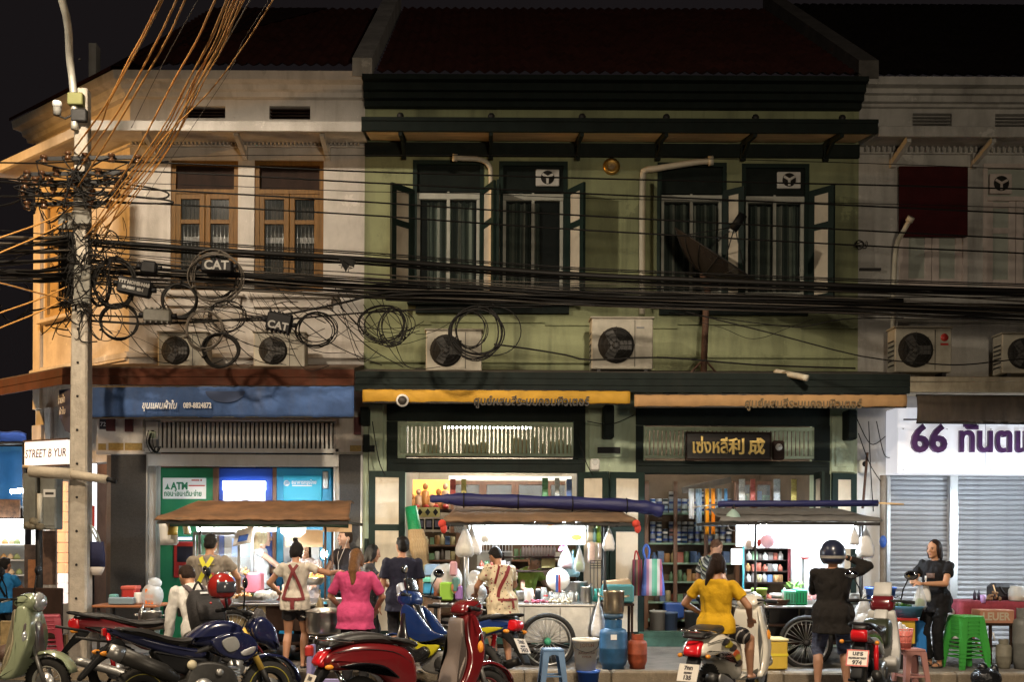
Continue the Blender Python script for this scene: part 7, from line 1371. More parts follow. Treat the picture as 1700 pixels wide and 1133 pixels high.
t = thing('plastic_crate','pale yellow foam box standing at the kerb','box',P(1285,1128,-2.95)); x_,X_,z_,Z_ = R4(1267,1078,1308,1122,-2.95); z_ = 0.0; b = MB(); b.box(x_-.02,X_,-2.95,-2.62,0.013,.18,.012); b.build('lower_box',M_yel,t); b = MB(); b.box(x_-.02,X_,-2.95,-2.62,.185,.34,.012); b.build('upper_box',M_yel,t); b = MB(); b.box(x_-.03,X_+.01,-2.96,-2.61,.342,.375,.01); b.build('lid',mat('pale_yellow',(.62,.50,.22),.5),t); b = MB(); b.box(x_-.0,X_+.003,-2.955,-2.94,.17,.20); b.build('tape',mat('yellow_tape',(.75,.60,.04),.4),t)
hangbag(1437,872,926,30,-2.4,M_bagw,'big white bag hanging at the right end of the right roof'); hangbag(1434,985,1040,40,-2.7,M_bagp,'clear bag of ice by the right post of the right cart',M_bagw); b = MB(); pbox(b,1393,876,1425,890,-1.8,.01); tag(b.build('paper_sheet',M_whp),'white paper under the right end of the right roof','paper')
tag(MB().ell(P(1466,900,-.2),.05,.05,.09).build('blue_flask',M_blue),'small dark blue flask hanging on the brown downpipe','flask')
tubelamp(1720,1850,880,-2.0,'fluorescent tube of the stall at the right edge')
for k,(px,Y,n,lab) in enumerate(((575,-1.6,5,'white bowls stacked at the right end of the left cart'),(866,-1.9,6,'white bowls stacked behind the woman in the floral blouse'),(812,-2.2,4,'white plates stacked on the steel counter by the noodles'),(1352,-1.6,5,'white bowls stacked in front of the bright glass case'),(1420,-2.1,6,'white bowls stacked by the right post of the right cart'))):
 q = P(px,1000,Y); q.z = zc+.002; t = thing('bowl_stack',lab,'bowls',q)
 for i in range(n): MB().lathe([(.035,.018*i),(.075,.045+.018*i),(.078,.048+.018*i),(.06,.03+.018*i),(.01,.006+.018*i)],q,n=14).build('bowl',M_whp,t)
for k,(px,y0,y1,w_,Y,m_,lab) in enumerate(((805,870,902,18,-2.4,M_bagp,'small clear bag hanging left of the lit menu sign'),(352,884,916,16,-2.45,M_bagp,'small clear bag hanging over the glass food case'),(1243,872,912,16,-2.4,M_bagp,'clear bag hanging at the left post of the right cart'),(1418,872,905,18,-2.5,M_bagw,'small white bag left of the big white bag'),(962,905,950,18,-2.2,M_bagp,'clear bag hanging over the wide stock pot'))): hangbag(px,y0,y1,w_,Y,m_,lab,[M_garlic,M_leaf,M_fried][k%3])
GBX = 'cardboard boxes behind the left slatted vent'
for k,(pa,pb,ya) in enumerate(((700,712,738),(716,730,740),(768,780,738),(782,794,739),(796,808,735),(850,864,728),(866,880,730),(882,894,726),(896,906,736),(912,924,734),(926,938,731),(940,950,738))):
 b = MB(); pbox(b,pa,ya,pb,755,.22,.2,.004); tag(b.build('carton',mat('cardboard',(.42,.28,.16))),('first','second','third','fourth','fifth','sixth','seventh','eighth','ninth','tenth','eleventh','last')[k]+' brown box from the left on the ledge behind the left slatted vent','box',GBX)
b = MB(); pbox(b,656,755,956,758,.2,.3); b.build('ledge',M_dwood,green)
shelf_unit(800,905,962,1062,.7,(930,958,986,1014,1042),'wide wooden shelf of groceries behind the middle cart',M_mwood,(801,880,961))
for y in (930,958,986,1014,1042): goods(804,958,y,.75,16,.11,.19,{930:'on top',958:'on second',986:'on third',1014:'on fourth',1042:'on fifth'}[y]+' board of the grocery shelf','goods on the grocery shelf',rr=(.03,.05))
for k,(px,y0,y1,w_,c_,lab) in enumerate(((752,796,832,9,(.45,.08,.06),'red printed packet strip'),(770,796,838,8,(.50,.42,.12),'yellow packet strip'),(905,794,830,10,(.12,.30,.14),'green packet strip'),(925,794,826,8,(.5,.5,.48),'white packet strip'),(945,796,836,9,(.10,.16,.36),'blue packet strip'),(1232,796,842,10,(.55,.55,.52),'pale packet strip'),(1250,796,836,8,(.40,.10,.08),'dark red packet strip'),(1290,796,840,11,(.42,.46,.5),'clear grey bag strip'),(1318,796,834,9,(.40,.33,.10),'mustard packet strip'))): tag(MB().sheet(lambda u,v: P(px-w_/2+w_*u,y0+(y1-y0)*v,.45+.03*math.sin(v*20)),4,10,True,.012,(0,1,0)).build('packet_strip',mat('strip_%d'%k,c_,.45,var=.5,vscale=40)),lab+' hanging in the doorway of the '+('open shop' if px < 1000 else 'paint shop'),'packet')
for k,(px,y,r,h,c_,lab) in enumerate(((1092,1060,.13,.30,(.5,.5,.5),'white paint pail'),(1112,1060,.12,.28,(.10,.16,.30),'dark blue paint pail'),(1150,1058,.13,.30,(.30,.32,.34),'grey paint pail'),(1172,1060,.12,.26,(.45,.40,.30),'cream paint pail'))): lathe_thing('paint_pail',[(r*.9,0),(r,h),(r*1.04,h),(r*1.04,h+.02),(r*.9,h+.025)],V((P(px,y,.9).x,.9,.13)),mat('pail_%d'%k,c_,.5),lab+' on the floor of the paint shop','paint pail')
t = thing('crate_table','yellow crate carrying the blue basin of greens','crate',P(1492,1095,-2.7)); x_,X_,_,_ = R4(1468,1022,1520,1070,-2.75); zz = P(1495,1023,-2.75).z; b = MB(); b.box(x_,X_,-2.75,-2.35,.30,zz-.06,.01); b.build('upper_crate',M_yel,t); b = MB(); b.box(x_+.02,X_-.02,-2.74,-2.36,.0,.295,.01); b.build('lower_crate',M_iron,t); b = MB(); b.box(x_-.03,X_+.02,-2.78,-2.32,zz-.058,zz-.03); b.build('red_tray',M_red,t)
q = P(1503,1023,-2.6); q.z = zz-.028; lathe_thing('basin',[(.17,0),(.20,.10),(.235,.135),(.225,.14),(.19,.10),(.01,.03)],q,mat('basin_blue',(.05,.15,.25),.4),'dull blue basin of green vegetables','basin',n=24); leaves(tuple(q+V((-.03,0,.09))),.16,.12,.10,110,M_leaf,'green vegetables heaped in the blue basin')
q = P(1462,1010,-2.3); q.z = P(1462,1012,-2.3).z; bucket(q,.15,.18,.27,mat('drum_blue',(.03,.10,.40),.4),'deep blue bucket behind the dark red motorbike',wire=False,n=24); t = thing('side_table','low table under the deep blue bucket','table',P(1462,1095,-2.3)); MB().box(q.x-.22,q.x+.5,-2.5,-2.0,q.z-.03,q.z-.002).build('table_top',M_dwood,t)
for x in (q.x-.2,q.x+.45):
 for y in (-2.48,-2.06): MB().box(x,x+.03,y,y+.03,0,q.z-.031).build('leg',M_dwood,t)
tag(MB().box(*R4(1523,1032,1540,1072,-2.5)[:2],-2.5,-2.2,.12,P(1530,1032,-2.5).z,.02).build('plastic_drum',mat('drum_sky',(.03,.20,.55),.4)),'bright blue plastic drum behind the woman in black','drum')
q = P(1512,1140,-3.55); st = stool(V((q.x,q.y,-.12)),.32,.45,mat('stool_pink_brown',(.42,.20,.17),.5),'dusty pink plastic stool holding a pink basket',.15)
q = P(1500,1092,-3.6); q.z = .33; t = thing('basket','pink mesh basket with white tissues on the dusty pink stool','basket',q); b = MB()
for k in range(18): a = k*math.pi/9; b.tube([q+V((.07*math.cos(a),.07*math.sin(a),0)),q+V((.10*math.cos(a),.10*math.sin(a),.22))],.006,5)
for z,r in ((0,.07),(.07,.08),(.15,.09),(.22,.10)): b.tube([q+V((r*math.cos(a),r*math.sin(a),z)) for a in [k*math.pi/9 for k in range(18)]],.007,5,closed=True)
o = b.build('mesh',mat('pink_plastic',(.70,.20,.16),.4),t); o['kind'] = 'stuff'; MB().lathe([(.066,.004),(.092,.20)],q,n=14).build('lining',mat('pink_plastic',(.7,.2,.16)),t)
for k in range(3): MB().box(q.x-.06+.04*k,q.x-.03+.04*k,q.y-.04,q.y+.03,q.z+.12,q.z+.30-.03*k,.01).build('tissue',M_whp,t)
G = 'stacked green stools'
q = P(1603,1108,-2.6); stool_stack(V((q.x,q.y,0)),.40,.45,M_grn,5,.048,['lowest of the five bright green stools stacked beside the woman in black','second from the bottom of the stacked green stools','middle one of the stacked green stools','second from the top of the stacked green stools','topmost of the five stacked green stools'],G,.22)
q = P(82,1085,-2.55); stool_stack(V((q.x,q.y,0)),.33,.44,mat('stool_red',(.32,.035,.06),.4),4,.05,['lowest of the dark red stools stacked left of the pole','second from the bottom of the stacked dark red stools','third of the stacked dark red stools','topmost of the stacked dark red stools'],'stacked red stools',.35)
b = MB(); pbox(b,20,977,103,1072,-1.7,.05,.01); tag(b.build('counter_board',M_dwood),'dark wooden counter board behind the stacked red stools','board')
t = thing('market_table','table with dark red cloth at the right edge','table',P(1650,1095,-2.1)); x_,X_ = P(1597,1000,-2.3).x, P(1760,1000,-2.3).x; zz = P(1650,1000,-2.3).z; b = MB(); b.box(x_+.03,X_,-2.28,-1.75,zz-.03,zz-.004); b.build('table_top',M_dwood,t)
M_cl = mat('red_table_cloth',(.26,.035,.055),.8,var=.3,vscale=9); b = MB(); b.sheet(lambda u,v: V((x_+(X_-x_)*u-.03*(1-v)*(1 if u < .01 else 0),-2.29-.012*math.sin(u*40)*(1-v),zz-.27+.27*v)),40,4,True,.006,(0,1,0)); b.box(x_,X_,-2.29,-1.74,zz-.003,zz+.003); b.sheet(lambda u,v: V((x_-.04*(1-v)-.012*math.sin(u*20),-2.29+.55*u,zz-.27+.27*v)),14,3,True,.006,(1,0,0)); b.build('table_cloth',M_cl,t)
for x in (x_+.12,X_-.3):
 MB().tube([(x,-2.2,0),(x+.25,-1.8,zz-.03)],.014,6).build('leg',M_red,t); MB().tube([(x+.25,-2.2,0),(x,-1.8,zz-.03)],.014,6).build('leg',M_red,t)
t = thing('cardboard_box','brown cardboard box with faded letters in front of the red cloth','box',P(1655,1036,-2.55)); x_2,X_2,z_2,Z_2 = R4(1627,1014,1684,1036,-2.6); b = MB(); b.box(x_2,X_2,-2.6,-2.36,z_2,Z_2,.006); b.build('box',mat('cardboard_red',(.40,.18,.11),.8,var=.15,vscale=8),t)
text('lettering','LEUER',.13,(x_2+.03,-2.602,z_2+.04),mat('faded_print',(.45,.38,.28),.7),t,.001,width=(X_2-x_2)*.8,offset=.004)
t = thing('trestle','thin wooden trestle under the cardboard box','trestle',P(1660,1105,-2.5))
for px in (1644,1678): MB().obox(P(px,1104,-2.55),P(px,1036,-2.55),.03,.03).build('leg',M_dwood,t)
MB().box(P(1636,1040,-2.6).x,P(1690,1040,-2.6).x,-2.6,-2.36,z_2-.03,z_2-.002).build('top',M_dwood,t); MB().tube([P(1648,1050,-2.5),P(1652,1065,-2.5)],.01,6).build('white_rod',M_whp,t)
q = P(1666,1112,-2.6); q.z = 0; gas(q,.09,.36,'grey gas cylinder under the table at the right edge',mat('gas_grey',(.22,.20,.15),.6,var=.3,vscale=9)); q = P(1697,1112,-2.65); q.z = 0; gas(q,.11,.75,'tall dark cylinder cut by the right edge',mat('gas_dark',(.12,.12,.11),.5,var=.3,vscale=9))
t = thing('shoulder_bag','black bag lying on the red table cloth','bag',P(1665,1000,-2.0)); b = MB(); q = P(1667,984,-2.0); b.box(q.x-.19,q.x+.19,-2.08,-1.88,zz+.005,zz+.22,.05); b.build('body',mat('black_cloth',(.02,.02,.025),.8,bump=.3,bscale=30),t); MB().tube(smooth_poly([(q.x-.1,-2.09,zz+.18),(q.x-.02,-2.1,zz+.08),(q.x+.06,-2.09,zz+.18)],5,False),.012,6).build('strap',M_black,t)
q = P(1688,1000,-2.2); q.z = zz+.004; lathe_thing('pickle_jar',[(.09,0),(.10,.02),(.10,.14),(.08,.17),(.08,.19)],q,M_clrb,'clear jar of brown liquid on the red table cloth','jar',n=18,extra=([(.085,.005),(.092,.02),(.092,.06)],'liquid',mat('brown_liquid',(.30,.13,.03),.2)))
q = P(1650,1000,-2.2); q.z = zz+.004; heap(tuple(q),.09,.06,.10,18,.03,mat('brown_goods',(.20,.11,.05),.7,var=.4,vscale=20),'brown paper goods on the red table cloth'); tag(MB().tube([q+V((.04,0,.05)),q+V((.0,.02,.2))],.008,5).build('skewer',M_soffit),'wooden stick in the brown paper goods','stick')
q = P(1632,1001,-2.28); q.z = zz+.004; lathe_thing('lilac_cup',[(.03,-.02),(.035,.08)],q,mat('lilac_cup',(.45,.28,.6),.4),'lilac cup at the edge of the red cloth','cup',n=10)
for k,px in enumerate((1618,1625)): q = P(px,998,-2.0); q.z = zz+.004; lathe_thing('small_bottle',[(.02,0),(.02,.08),(.008,.11),(.008,.13)],q,mat('dark_bottle',(.03,.03,.05),.3),('left','right')[k]+' small dark bottle on the red table cloth','bottle',n=10)
t = thing('crumpled_sheet','crumpled white and grey plastic sheet behind the green stools','plastic sheet',P(1580,1080,-2.1)); q = P(1580,1030,-2.1); b = MB(); b.sheet(lambda u,v: q+V((-.16+.3*u,.05*math.sin(9*u+7*v)+.04*math.sin(17*v),-.35+.6*v*(1-.4*u))),10,12,True,.01,(0,1,0)); b.build('sheet',M_bagw,t)
q = P(1637,1140,-3.6); t = thing('plastic_bag','shiny black rubbish bag on the road at the kerb','plastic bag',(q.x,q.y,-.12)); b = MB(); b.ell((q.x,q.y,.0),.17,.14,.13,14,8); b.ell((q.x-.04,q.y,.12),.06,.05,.06,10,6); b.ell((q.x+.09,q.y,.09),.05,.05,.07,10,6); b.build('bag',mat('black_bag',(.01,.01,.011),.25,bump=.9,bscale=20),t)
t = thing('wooden_crate','low wooden crate on the pavement behind the utility pole','crate',P(108,1085,-1.5)); b = MB(); pbox(b,98,1055,124,1085,-1.6,.4); b.build('body',mat('old_wood',(.16,.11,.06),.8,var=.4,vscale=12),t)
for k,(px,py,c_) in enumerate(((66,862,0),(58,866,1))): pass
t = thing('wooden_sheet','brown wooden sheet leaning in front of the stall at far left','board',P(15,1075,-2.2)); b = MB(); pbox(b,0,1032,30,1085,-4.3,.04,.006); b.build('sheet',mat('stained_board',(.42,.30,.14),.7,var=.6,vscale=9),t)
# ================================================================ motorbikes (local frame: x forward, z up, rear axle at x=0, tyres on z=0)
M_seat = mat('black_vinyl',(.02,.018,.017),.45,bump=.15,bscale=60); M_eng = mat('engine_dark',(.05,.048,.045),.45,metal=.6,var=.3,vscale=20); M_engl = mat('engine_silver',(.42,.41,.39),.4,metal=.8,var=.2,vscale=15)
M_tail = mat('tail_light_red',(.55,.01,.015),.2,coat=.5); M_amb = mat('indicator_amber',(.75,.28,.03),.25); M_lens = mat('headlight_lens',(.65,.68,.7),.08,metal=.5); M_gold2 = mat('gold_fork',(.85,.56,.12),.35,metal=.4)
M_plate = mat('number_plate_white',(.68,.62,.54),.5); M_plk = mat('plate_lettering',(.06,.05,.05),.5); M_mirr = mat('mirror_glass',(.5,.5,.52),.05,metal=1.0)
def paint(n, c, r=.22): return mat('paint_'+n,c,r,coat=.6,var=.08,vscale=3,dirt=.30,dcol=(c[0]*.5+.03,c[1]*.5+.025,c[2]*.5+.02),dscale=3,dstretch=(1,1,.6))
def ring(c, r, n=28): return [(c[0]+r*math.cos(k*2*math.pi/n), 0, c[1]+r*math.sin(k*2*math.pi/n)) for k in range(n)]
def bwheel(t, cx, r, w, rimm, spokes=0, disc=True, z=None):
 z = r if z is None else z; b = MB(); R0 = r-w*.55; n = 36; prof = []
 for k in range(10): a = k*2*math.pi/10; prof.append((R0+w*.55*math.cos(a), w*.5*math.sin(a)))
 rings = [[(cx+pr*math.cos(th),py,z+pr*math.sin(th)) for pr,py in prof] for th in [k*2*math.pi/n for k in range(n)]]; rings.append(rings[0]); b.loft(rings,False); wh = b.build('wheel',M_rub,t)
 g = MB()
 for k in range(n): a = k*2*math.pi/n; q = V((cx+(r-.004)*math.cos(a),0,z+(r-.004)*math.sin(a))); g.obox(q+V((-.012*math.sin(a),-w*.3,.012*math.cos(a))),q+V((.012*math.sin(a),w*.3,-.012*math.cos(a))),.008,.012,(math.cos(a),0,math.sin(a)))
 o = g.build('tread',M_rub,wh); o['kind'] = 'stuff'
 b = MB(); rr = R0-w*.42; b.lathe([(rr,-w*.34),(rr+.015,-w*.36),(rr+.015,w*.36),(rr,w*.34),(rr-.012,w*.2),(rr-.012,-w*.2),(rr,-w*.34)],(cx,0,z),(0,1,0),36,cap=False); b.build('rim',rimm,wh)
 if spokes == 0:
  b = MB()
  for k in range(24): a = k*2*math.pi/24; s = 1 if k%2 else -1; b.tube([(cx+.03*math.cos(a+.6*s),s*.035,z+.03*math.sin(a+.6*s)),(cx+rr*math.cos(a),0,z+rr*math.sin(a))],.0028,4)
  o = b.build('spokes',M_alu,wh); o['kind'] = 'stuff'
 else:
  for k in range(spokes): a = k*2*math.pi/spokes+.3; b = MB(); b.obox((cx+.03*math.cos(a),0,z+.03*math.sin(a)),(cx+rr*math.cos(a+.12),0,z+rr*math.sin(a+.12)),.026,.034,(-math.sin(a),0,math.cos(a))); b.build('spoke',rimm,wh)
 MB().lathe([(.03,-.06),(.045,-.045),(.045,.045),(.03,.06)],(cx,0,z),(0,1,0),14).build('hub',M_engl,wh)
 if disc: MB().lathe([(.095,-.058),(.095,-.054)],(cx,0,z),(0,1,0),24).build('brake_disc',M_alu,wh)
 return wh
def arcpanel(cx, cz, r0, r1, a0, a1, n=16):
 o = [(cx+r1*math.cos(math.radians(a0+(a1-a0)*k/n)), cz+r1*math.sin(math.radians(a0+(a1-a0)*k/n))) for k in range(n+1)]
 i = [(cx+r0*math.cos(math.radians(a1+(a0-a1)*k/n)), cz+r0*math.sin(math.radians(a1+(a0-a1)*k/n))) for k in range(n+1)]
 return o+i
def sp(pts, per=4): return [(p.x,p.y) for p in smooth_poly([V((a,b)) for a,b in pts],per)]
def part(t, name, poly, half, m, inset=.02, yc=0.0, wf=None, smooth=True, steps=3): b = MB(); b.pillow(sp(poly) if smooth else poly, half, inset, yc, steps, wf); return b.build(name,m,t)
def handlebar(t, x, z, half, m=M_iron, rise=.03, back=.08, mirrors=True, mm=M_black, grips=True, mh=.22):
 MB().tube(smooth_poly([(x-back,-half,z),(x-.02,-half*.45,z+rise*.5),(x,0,z),(x-.02,half*.45,z+rise*.5),(x-back,half,z)],4,False),.012,8).build('handlebar',m,t)
 for s in (-1,1):
  MB().tube(smooth_poly([(x-back*.5+.02,s*half*.6,z+.01),(x+.10,s*half*.45,z+.05),(x+.09,s*.06,z-.02),(x+.02,s*.03,z-.16)],4,False),.005,5).build('brake_cable',M_black,t)
  b = MB(); b.tube([(x-back*1.03,s*half*1.02,z),(x-back*.72,s*half*.66,z+rise*.2)],.019,10); g = b.build('grip',M_black,t)
  MB().tube([(x-back*.4+.03,s*half*.62,z+.005),(x-back*.75+.06,s*half*.98,z-.01)],.007,6).build('lever',M_alu,g)
  if mirrors:
   q = V((x-back*.5,s*half*.60,z+.02)); e = q+V((-.02,s*.07,mh)); mi = MB().tube([q,q+V((0,s*.02,mh*.5)),e],.007,6).build('mirror',M_black,t)
   R = Matrix.Rotation(.25*s,3,'Z'); b = MB(); b.ell(e+V((0,s*.03,.04)),.022,.075,.05,14,8,R); b.build('mirror_shell',mm,mi); b = MB(); b.ell(e+V((-.014,s*.03,.04)),.012,.066,.042,14,8,R); b.build('mirror_glass',M_mirr,mi)
def blinker(t, x, y, z, s): b = MB(); b.tube([(x,y*.4,z),(x,y,z)],.012,6); i = b.build('indicator',M_black,t); MB().ell((x,y+s*.03,z),.04,.022,.022,10,6).build('amber_lens',M_amb,i)
def numplate(t, x, z, tilt, lines, w=.20, h=.17, border=None, y=0.0, roll=0.0):
 M = Matrix.Translation((x,y,z)) @ Matrix.Rotation(-math.pi/2,4,'Z') @ Matrix.Rotation(roll,4,'Y') @ Matrix.Rotation(tilt,4,'X')
 p = MB(M).box(-w/2,w/2,0,.006,-h/2,h/2,.004).build('number_plate',M_plate,t)
 if border: [MB(M).box(*q).build('plate_edge',border,p) for q in ((-w/2,w/2,-.002,0,h/2-.012,h/2),(-w/2,w/2,-.002,0,-h/2,-h/2+.012),(-w/2,-w/2+.012,-.002,0,-h/2+.012,h/2-.012),(w/2-.012,w/2,-.002,0,-h/2+.012,h/2-.012))]
 for body,zz,sz in lines:
  o = text('plate_text',body,sz,(0,0,0),M_plk,p,.001,(0,0,0),'CENTER',offset=.003); o.matrix_local = M @ Matrix.Translation((0,-.002,zz)) @ Matrix.Rotation(math.pi/2,4,'X')
 return p
def scooter(name, label, loc, yaw, body, inner, wheelm, spokes, seatm=M_seat, plate=None, lean=0.0, trim=None, decal=None, steer=0.0, mirrors=True):
 t = thing(name,label,'scooter',loc,None,yaw,world=False); t.rotation_euler = (lean,0,yaw)
 bwheel(t,0,.235,.10,wheelm,spokes); wf_ = bwheel(t,1.25,.235,.09,wheelm,spokes)
 wide = lambda x,z: .72+.28*min(1,max(0,(x+.40)/.45))
 part(t,'side_panel',[(-.36,.60),(-.30,.70),(-.05,.765),(.28,.735),(.44,.66),(.50,.50),(.48,.34),(.38,.29),(.26,.36),(.14,.47),(-.06,.53),(-.26,.535)],.17,body,.075,wf=wide)
 part(t,'chrome_trim',[(-.24,.585),(-.05,.605),(.16,.57),(.30,.47),(.285,.455),(.15,.545),(-.05,.585),(-.22,.572)],.178,trim or M_chrome,.01)
 for s in (-1,1): MB().tube(smooth_poly([(-.30,s*.128,.69),(-.05,s*.166,.715),(.25,s*.17,.68),(.42,s*.165,.58)],4,False),.004,5).build('panel_seam',M_black,t)
 part(t,'seat',[(-.32,.735),(-.27,.80),(-.05,.845),(.16,.835),(.30,.79),(.44,.775),(.53,.735),(.50,.70),(.30,.735),(0,.765)],.135,seatm,.04,wf=lambda x,z: 1.0 if x < .2 else 1-.35*min(1,(x-.2)/.33))
 MB().tube(smooth_poly([(-.10,-.12,.78),(-.28,-.13,.80),(-.42,-.07,.815),(-.42,.07,.815),(-.28,.13,.80),(-.10,.12,.78)],4,False),.014,8).build('grab_rail',M_chrome,t)
 part(t,'tail_light',[(-.415,.60),(-.36,.69),(-.28,.715),(-.29,.63),(-.35,.565)],.085,M_tail,.035)
 for s in (-1,1): blinker(t,-.33,s*.11,.575,s)
 part(t,'rear_fender',[(-.36,.56),(-.44,.40),(-.50,.27),(-.47,.26),(-.40,.38),(-.28,.54)],.06,M_black,.015)
 if plate: numplate(t,-.465,.43,-.42,plate)
 part(t,'floor_board',[(.42,.31),(.50,.275),(.90,.275),(1.0,.36),(.98,.40),(.88,.325),(.52,.325)],.165,inner,.02)
 top = lambda x,z: 1.0-.42*max(0,min(1,(z-.55)/.45))
 part(t,'leg_shield',[(.84,.28),(.98,.275),(1.07,.40),(1.145,.60),(1.15,.78),(1.10,.95),(1.04,.985),(.98,.95),(.97,.78),(.985,.60),(.93,.42)],.215,body,.035,wf=top)
 part(t,'inner_shield',[(.86,.33),(.925,.42),(.975,.60),(.965,.78),(.97,.93),(.935,.92),(.93,.78),(.94,.62),(.88,.45)],.185,inner,.02,wf=top)
 part(t,'front_cover',[(1.10,.46),(1.18,.52),(1.17,.72),(1.12,.88),(1.09,.90),(1.10,.70)],.075,trim or body,.03)
 part(t,'front_fender',arcpanel(1.25,.235,.262,.305,18,168),.075,body,.035,smooth=False)
 for s in (-1,1):
  MB().tube([(1.25,s*.075,.235),(1.12,s*.07,.62)],.022,8).build('fork_leg',M_engl,t)
  part(t,'wing_trim',[(1.0,.44),(1.10,.62),(1.115,.80),(1.09,.79),(1.075,.64),(.99,.47)],.012,trim or M_chrome,.006,yc=s*.165)
  b = MB(); b.ell((1.105,s*.155,.68),.035,.05,.07,12,8); b.build('indicator',M_amb if trim is None else M_lens,t)
 h = pivot(t,(1.03,0,1.0),steer)
 def hp(name,poly,half,m,inset,wf=None): b = MB(); b.pillow(sp([(a-1.03,c-1.0) for a,c in poly]),half,inset,0,3,wf); return b.build(name,m,h)
 hp('handlebar_cowl',[(.93,1.00),(.98,1.075),(1.08,1.10),(1.165,1.075),(1.19,1.01),(1.15,.945),(1.05,.93),(.98,.955)],.115,body,.055)
 MB().lathe([(.088,0),(.094,.015),(.075,.045),(.02,.058)],(.125,0,.015),(1,0,.12),20).build('headlight',M_lens,h); MB().lathe([(.098,-.02),(.102,.012),(.094,.014)],(.12,0,.015),(1,0,.12),20,cap=False).build('headlight_ring',M_chrome,h)
 handlebar(h,-.03,.035,.33,M_iron,.02,.10,mirrors,mm=M_black)
 MB().tube([(-.0,0,-.02),(.06,0,-.25)],.035,10).build('stem',M_black,h)
 part(t,'engine',[(-.05,.17),(.12,.15),(.42,.20),(.44,.30),(.30,.36),(.05,.33),(-.06,.27)],.10,M_eng,.025)
 b = MB(); b.tube(smooth_poly([(.38,-.12,.24),(.20,-.15,.20),(.02,-.165,.26),(-.10,-.165,.31),(-.34,-.165,.385)],4,False),[.02]*5+[.03,.045,.055]+[.062]*7+[.055,.05] ,12); b.build('exhaust',M_eng,t); part(t,'heat_shield',[(-.28,.33),(-.04,.27),(.02,.31),(-.02,.345),(-.26,.42)],.012,M_engl,.008,yc=-.235)
 MB().tube([(.0,.09,.235),(-.20,.10,.56)],.022,8).build('shock_absorber',M_chrome,t)
 MB().tube([(.28,.10,.20),(.34,.22,.005)],.012,6).build('side_stand',M_iron,t)
 if decal: decal(t)
 return unpivot(t)
def underbone(name, label, loc, yaw, body, accent, shield, wheelm, spokes=5, plate=None, border=None, lean=0.0, exhm=M_eng, steer=0.0, fair=False):
 t = thing(name,label,'motorbike',loc,None,yaw,world=False); t.rotation_euler = (lean,0,yaw); r = .275
 bwheel(t,0,r,.085,wheelm,spokes); bwheel(t,1.22,r,.075,wheelm,spokes)
 tp = lambda x,z: .55+.45*min(1,max(0,(x+.45)/.5))
 part(t,'tail_panel',[(-.42,.80),(-.20,.83),(.10,.76),(.34,.66),(.42,.52),(.30,.48),(.10,.58),(-.15,.66),(-.38,.72)],.115,body,.04,wf=tp)
 part(t,'accent_panel',[(-.30,.735),(-.05,.72),(.20,.63),(.34,.54),(.26,.52),(.05,.61),(-.20,.69)],.122,accent,.012,wf=tp)
 part(t,'seat',[(-.40,.81),(-.36,.87),(-.10,.865),(.12,.80),(.30,.785),(.48,.80),(.50,.75),(.30,.71),(.05,.77),(-.20,.82)],.12,M_seat,.035,wf=tp)
 MB().tube(smooth_poly([(-.15,-.10,.82),(-.40,-.09,.87),(-.47,0,.88),(-.40,.09,.87),(-.15,.10,.82)],4,False),.014,8).build('grab_rail',M_black,t)
 part(t,'tail_light',[(-.46,.74),(-.45,.81),(-.36,.82),(-.34,.73),(-.40,.70)],.075,M_tail,.025)
 for s in (-1,1): blinker(t,-.40,s*.13,.70,s)
 part(t,'rear_fender',[(-.34,.72),(-.46,.58),(-.58,.40),(-.55,.385),(-.42,.53),(-.26,.66)],.055,M_black,.012)
 if plate: numplate(t,-.505,.56,-.55,plate,border=border)
 part(t,'down_tube_cover',[(.36,.56),(.46,.50),(.70,.50),(.95,.72),(1.02,.90),(.94,.93),(.84,.78),(.66,.60),(.48,.62)],.07,shield,.025)
 part(t,'leg_shield',[(.60,.40),(.76,.30),(.90,.36),(1.00,.55),(1.05,.78),(1.02,.92),(.96,.90),(.97,.74),(.90,.55),(.78,.44),(.66,.48)],.20,shield,.02,wf=lambda x,z: 1-.35*max(0,min(1,(z-.5)/.45)))
 part(t,'front_fairing',[(.98,.66),(1.10,.70),(1.12,.84),(1.06,.95),(.98,.94)],.10,accent,.035)
 part(t,'front_fender',arcpanel(1.22,r,.295,.325,25,150),.055,body,.02,smooth=False)
 for s in (-1,1): MB().tube([(1.22,s*.075,r),(1.05,s*.07,.80)],.021,8).build('fork_leg',M_engl,t)
 if fair:
  for s in (-1,1): part(t,'side_fairing',[(.44,.60),(.62,.66),(.86,.86),(1.02,.92),(1.06,.78),(.96,.60),(.74,.52)],.02,body,.012,yc=s*.13); part(t,'lower_fairing',[(.50,.50),(.74,.50),(.98,.60),(1.0,.52),(.84,.38),(.62,.36)],.02,accent,.012,yc=s*.12)
  part(t,'nose_trim',[(1.06,.96),(1.16,1.0),(1.20,1.12),(1.13,1.16),(1.06,1.06)],.11,mat('white_blue_trim',(.45,.50,.58),.3),.04)
 h = pivot(t,(1.0,0,.96),steer)
 b = MB(); b.pillow(sp([(-.06,.0),(-.03,.09),(.06,.13),(.15,.09),(.17,.0),(.10,-.06),(.0,-.06)]),.12,.05,0,3); b.build('headlight_cowl',body,h)
 b = MB(); b.pillow(sp([(.10,-.03),(.12,.06),(.17,.055),(.185,.0),(.15,-.04)]),.085,.03,0,3); b.build('headlight',M_lens,h); handlebar(h,-.02,.06,.33,M_iron,.02,.09,True)
 b = MB(); b.pillow(sp([(.0,.12),(.07,.13),(.10,.24),(.07,.245)]),.09,.01,0,2); b.build('windscreen',shield,h)
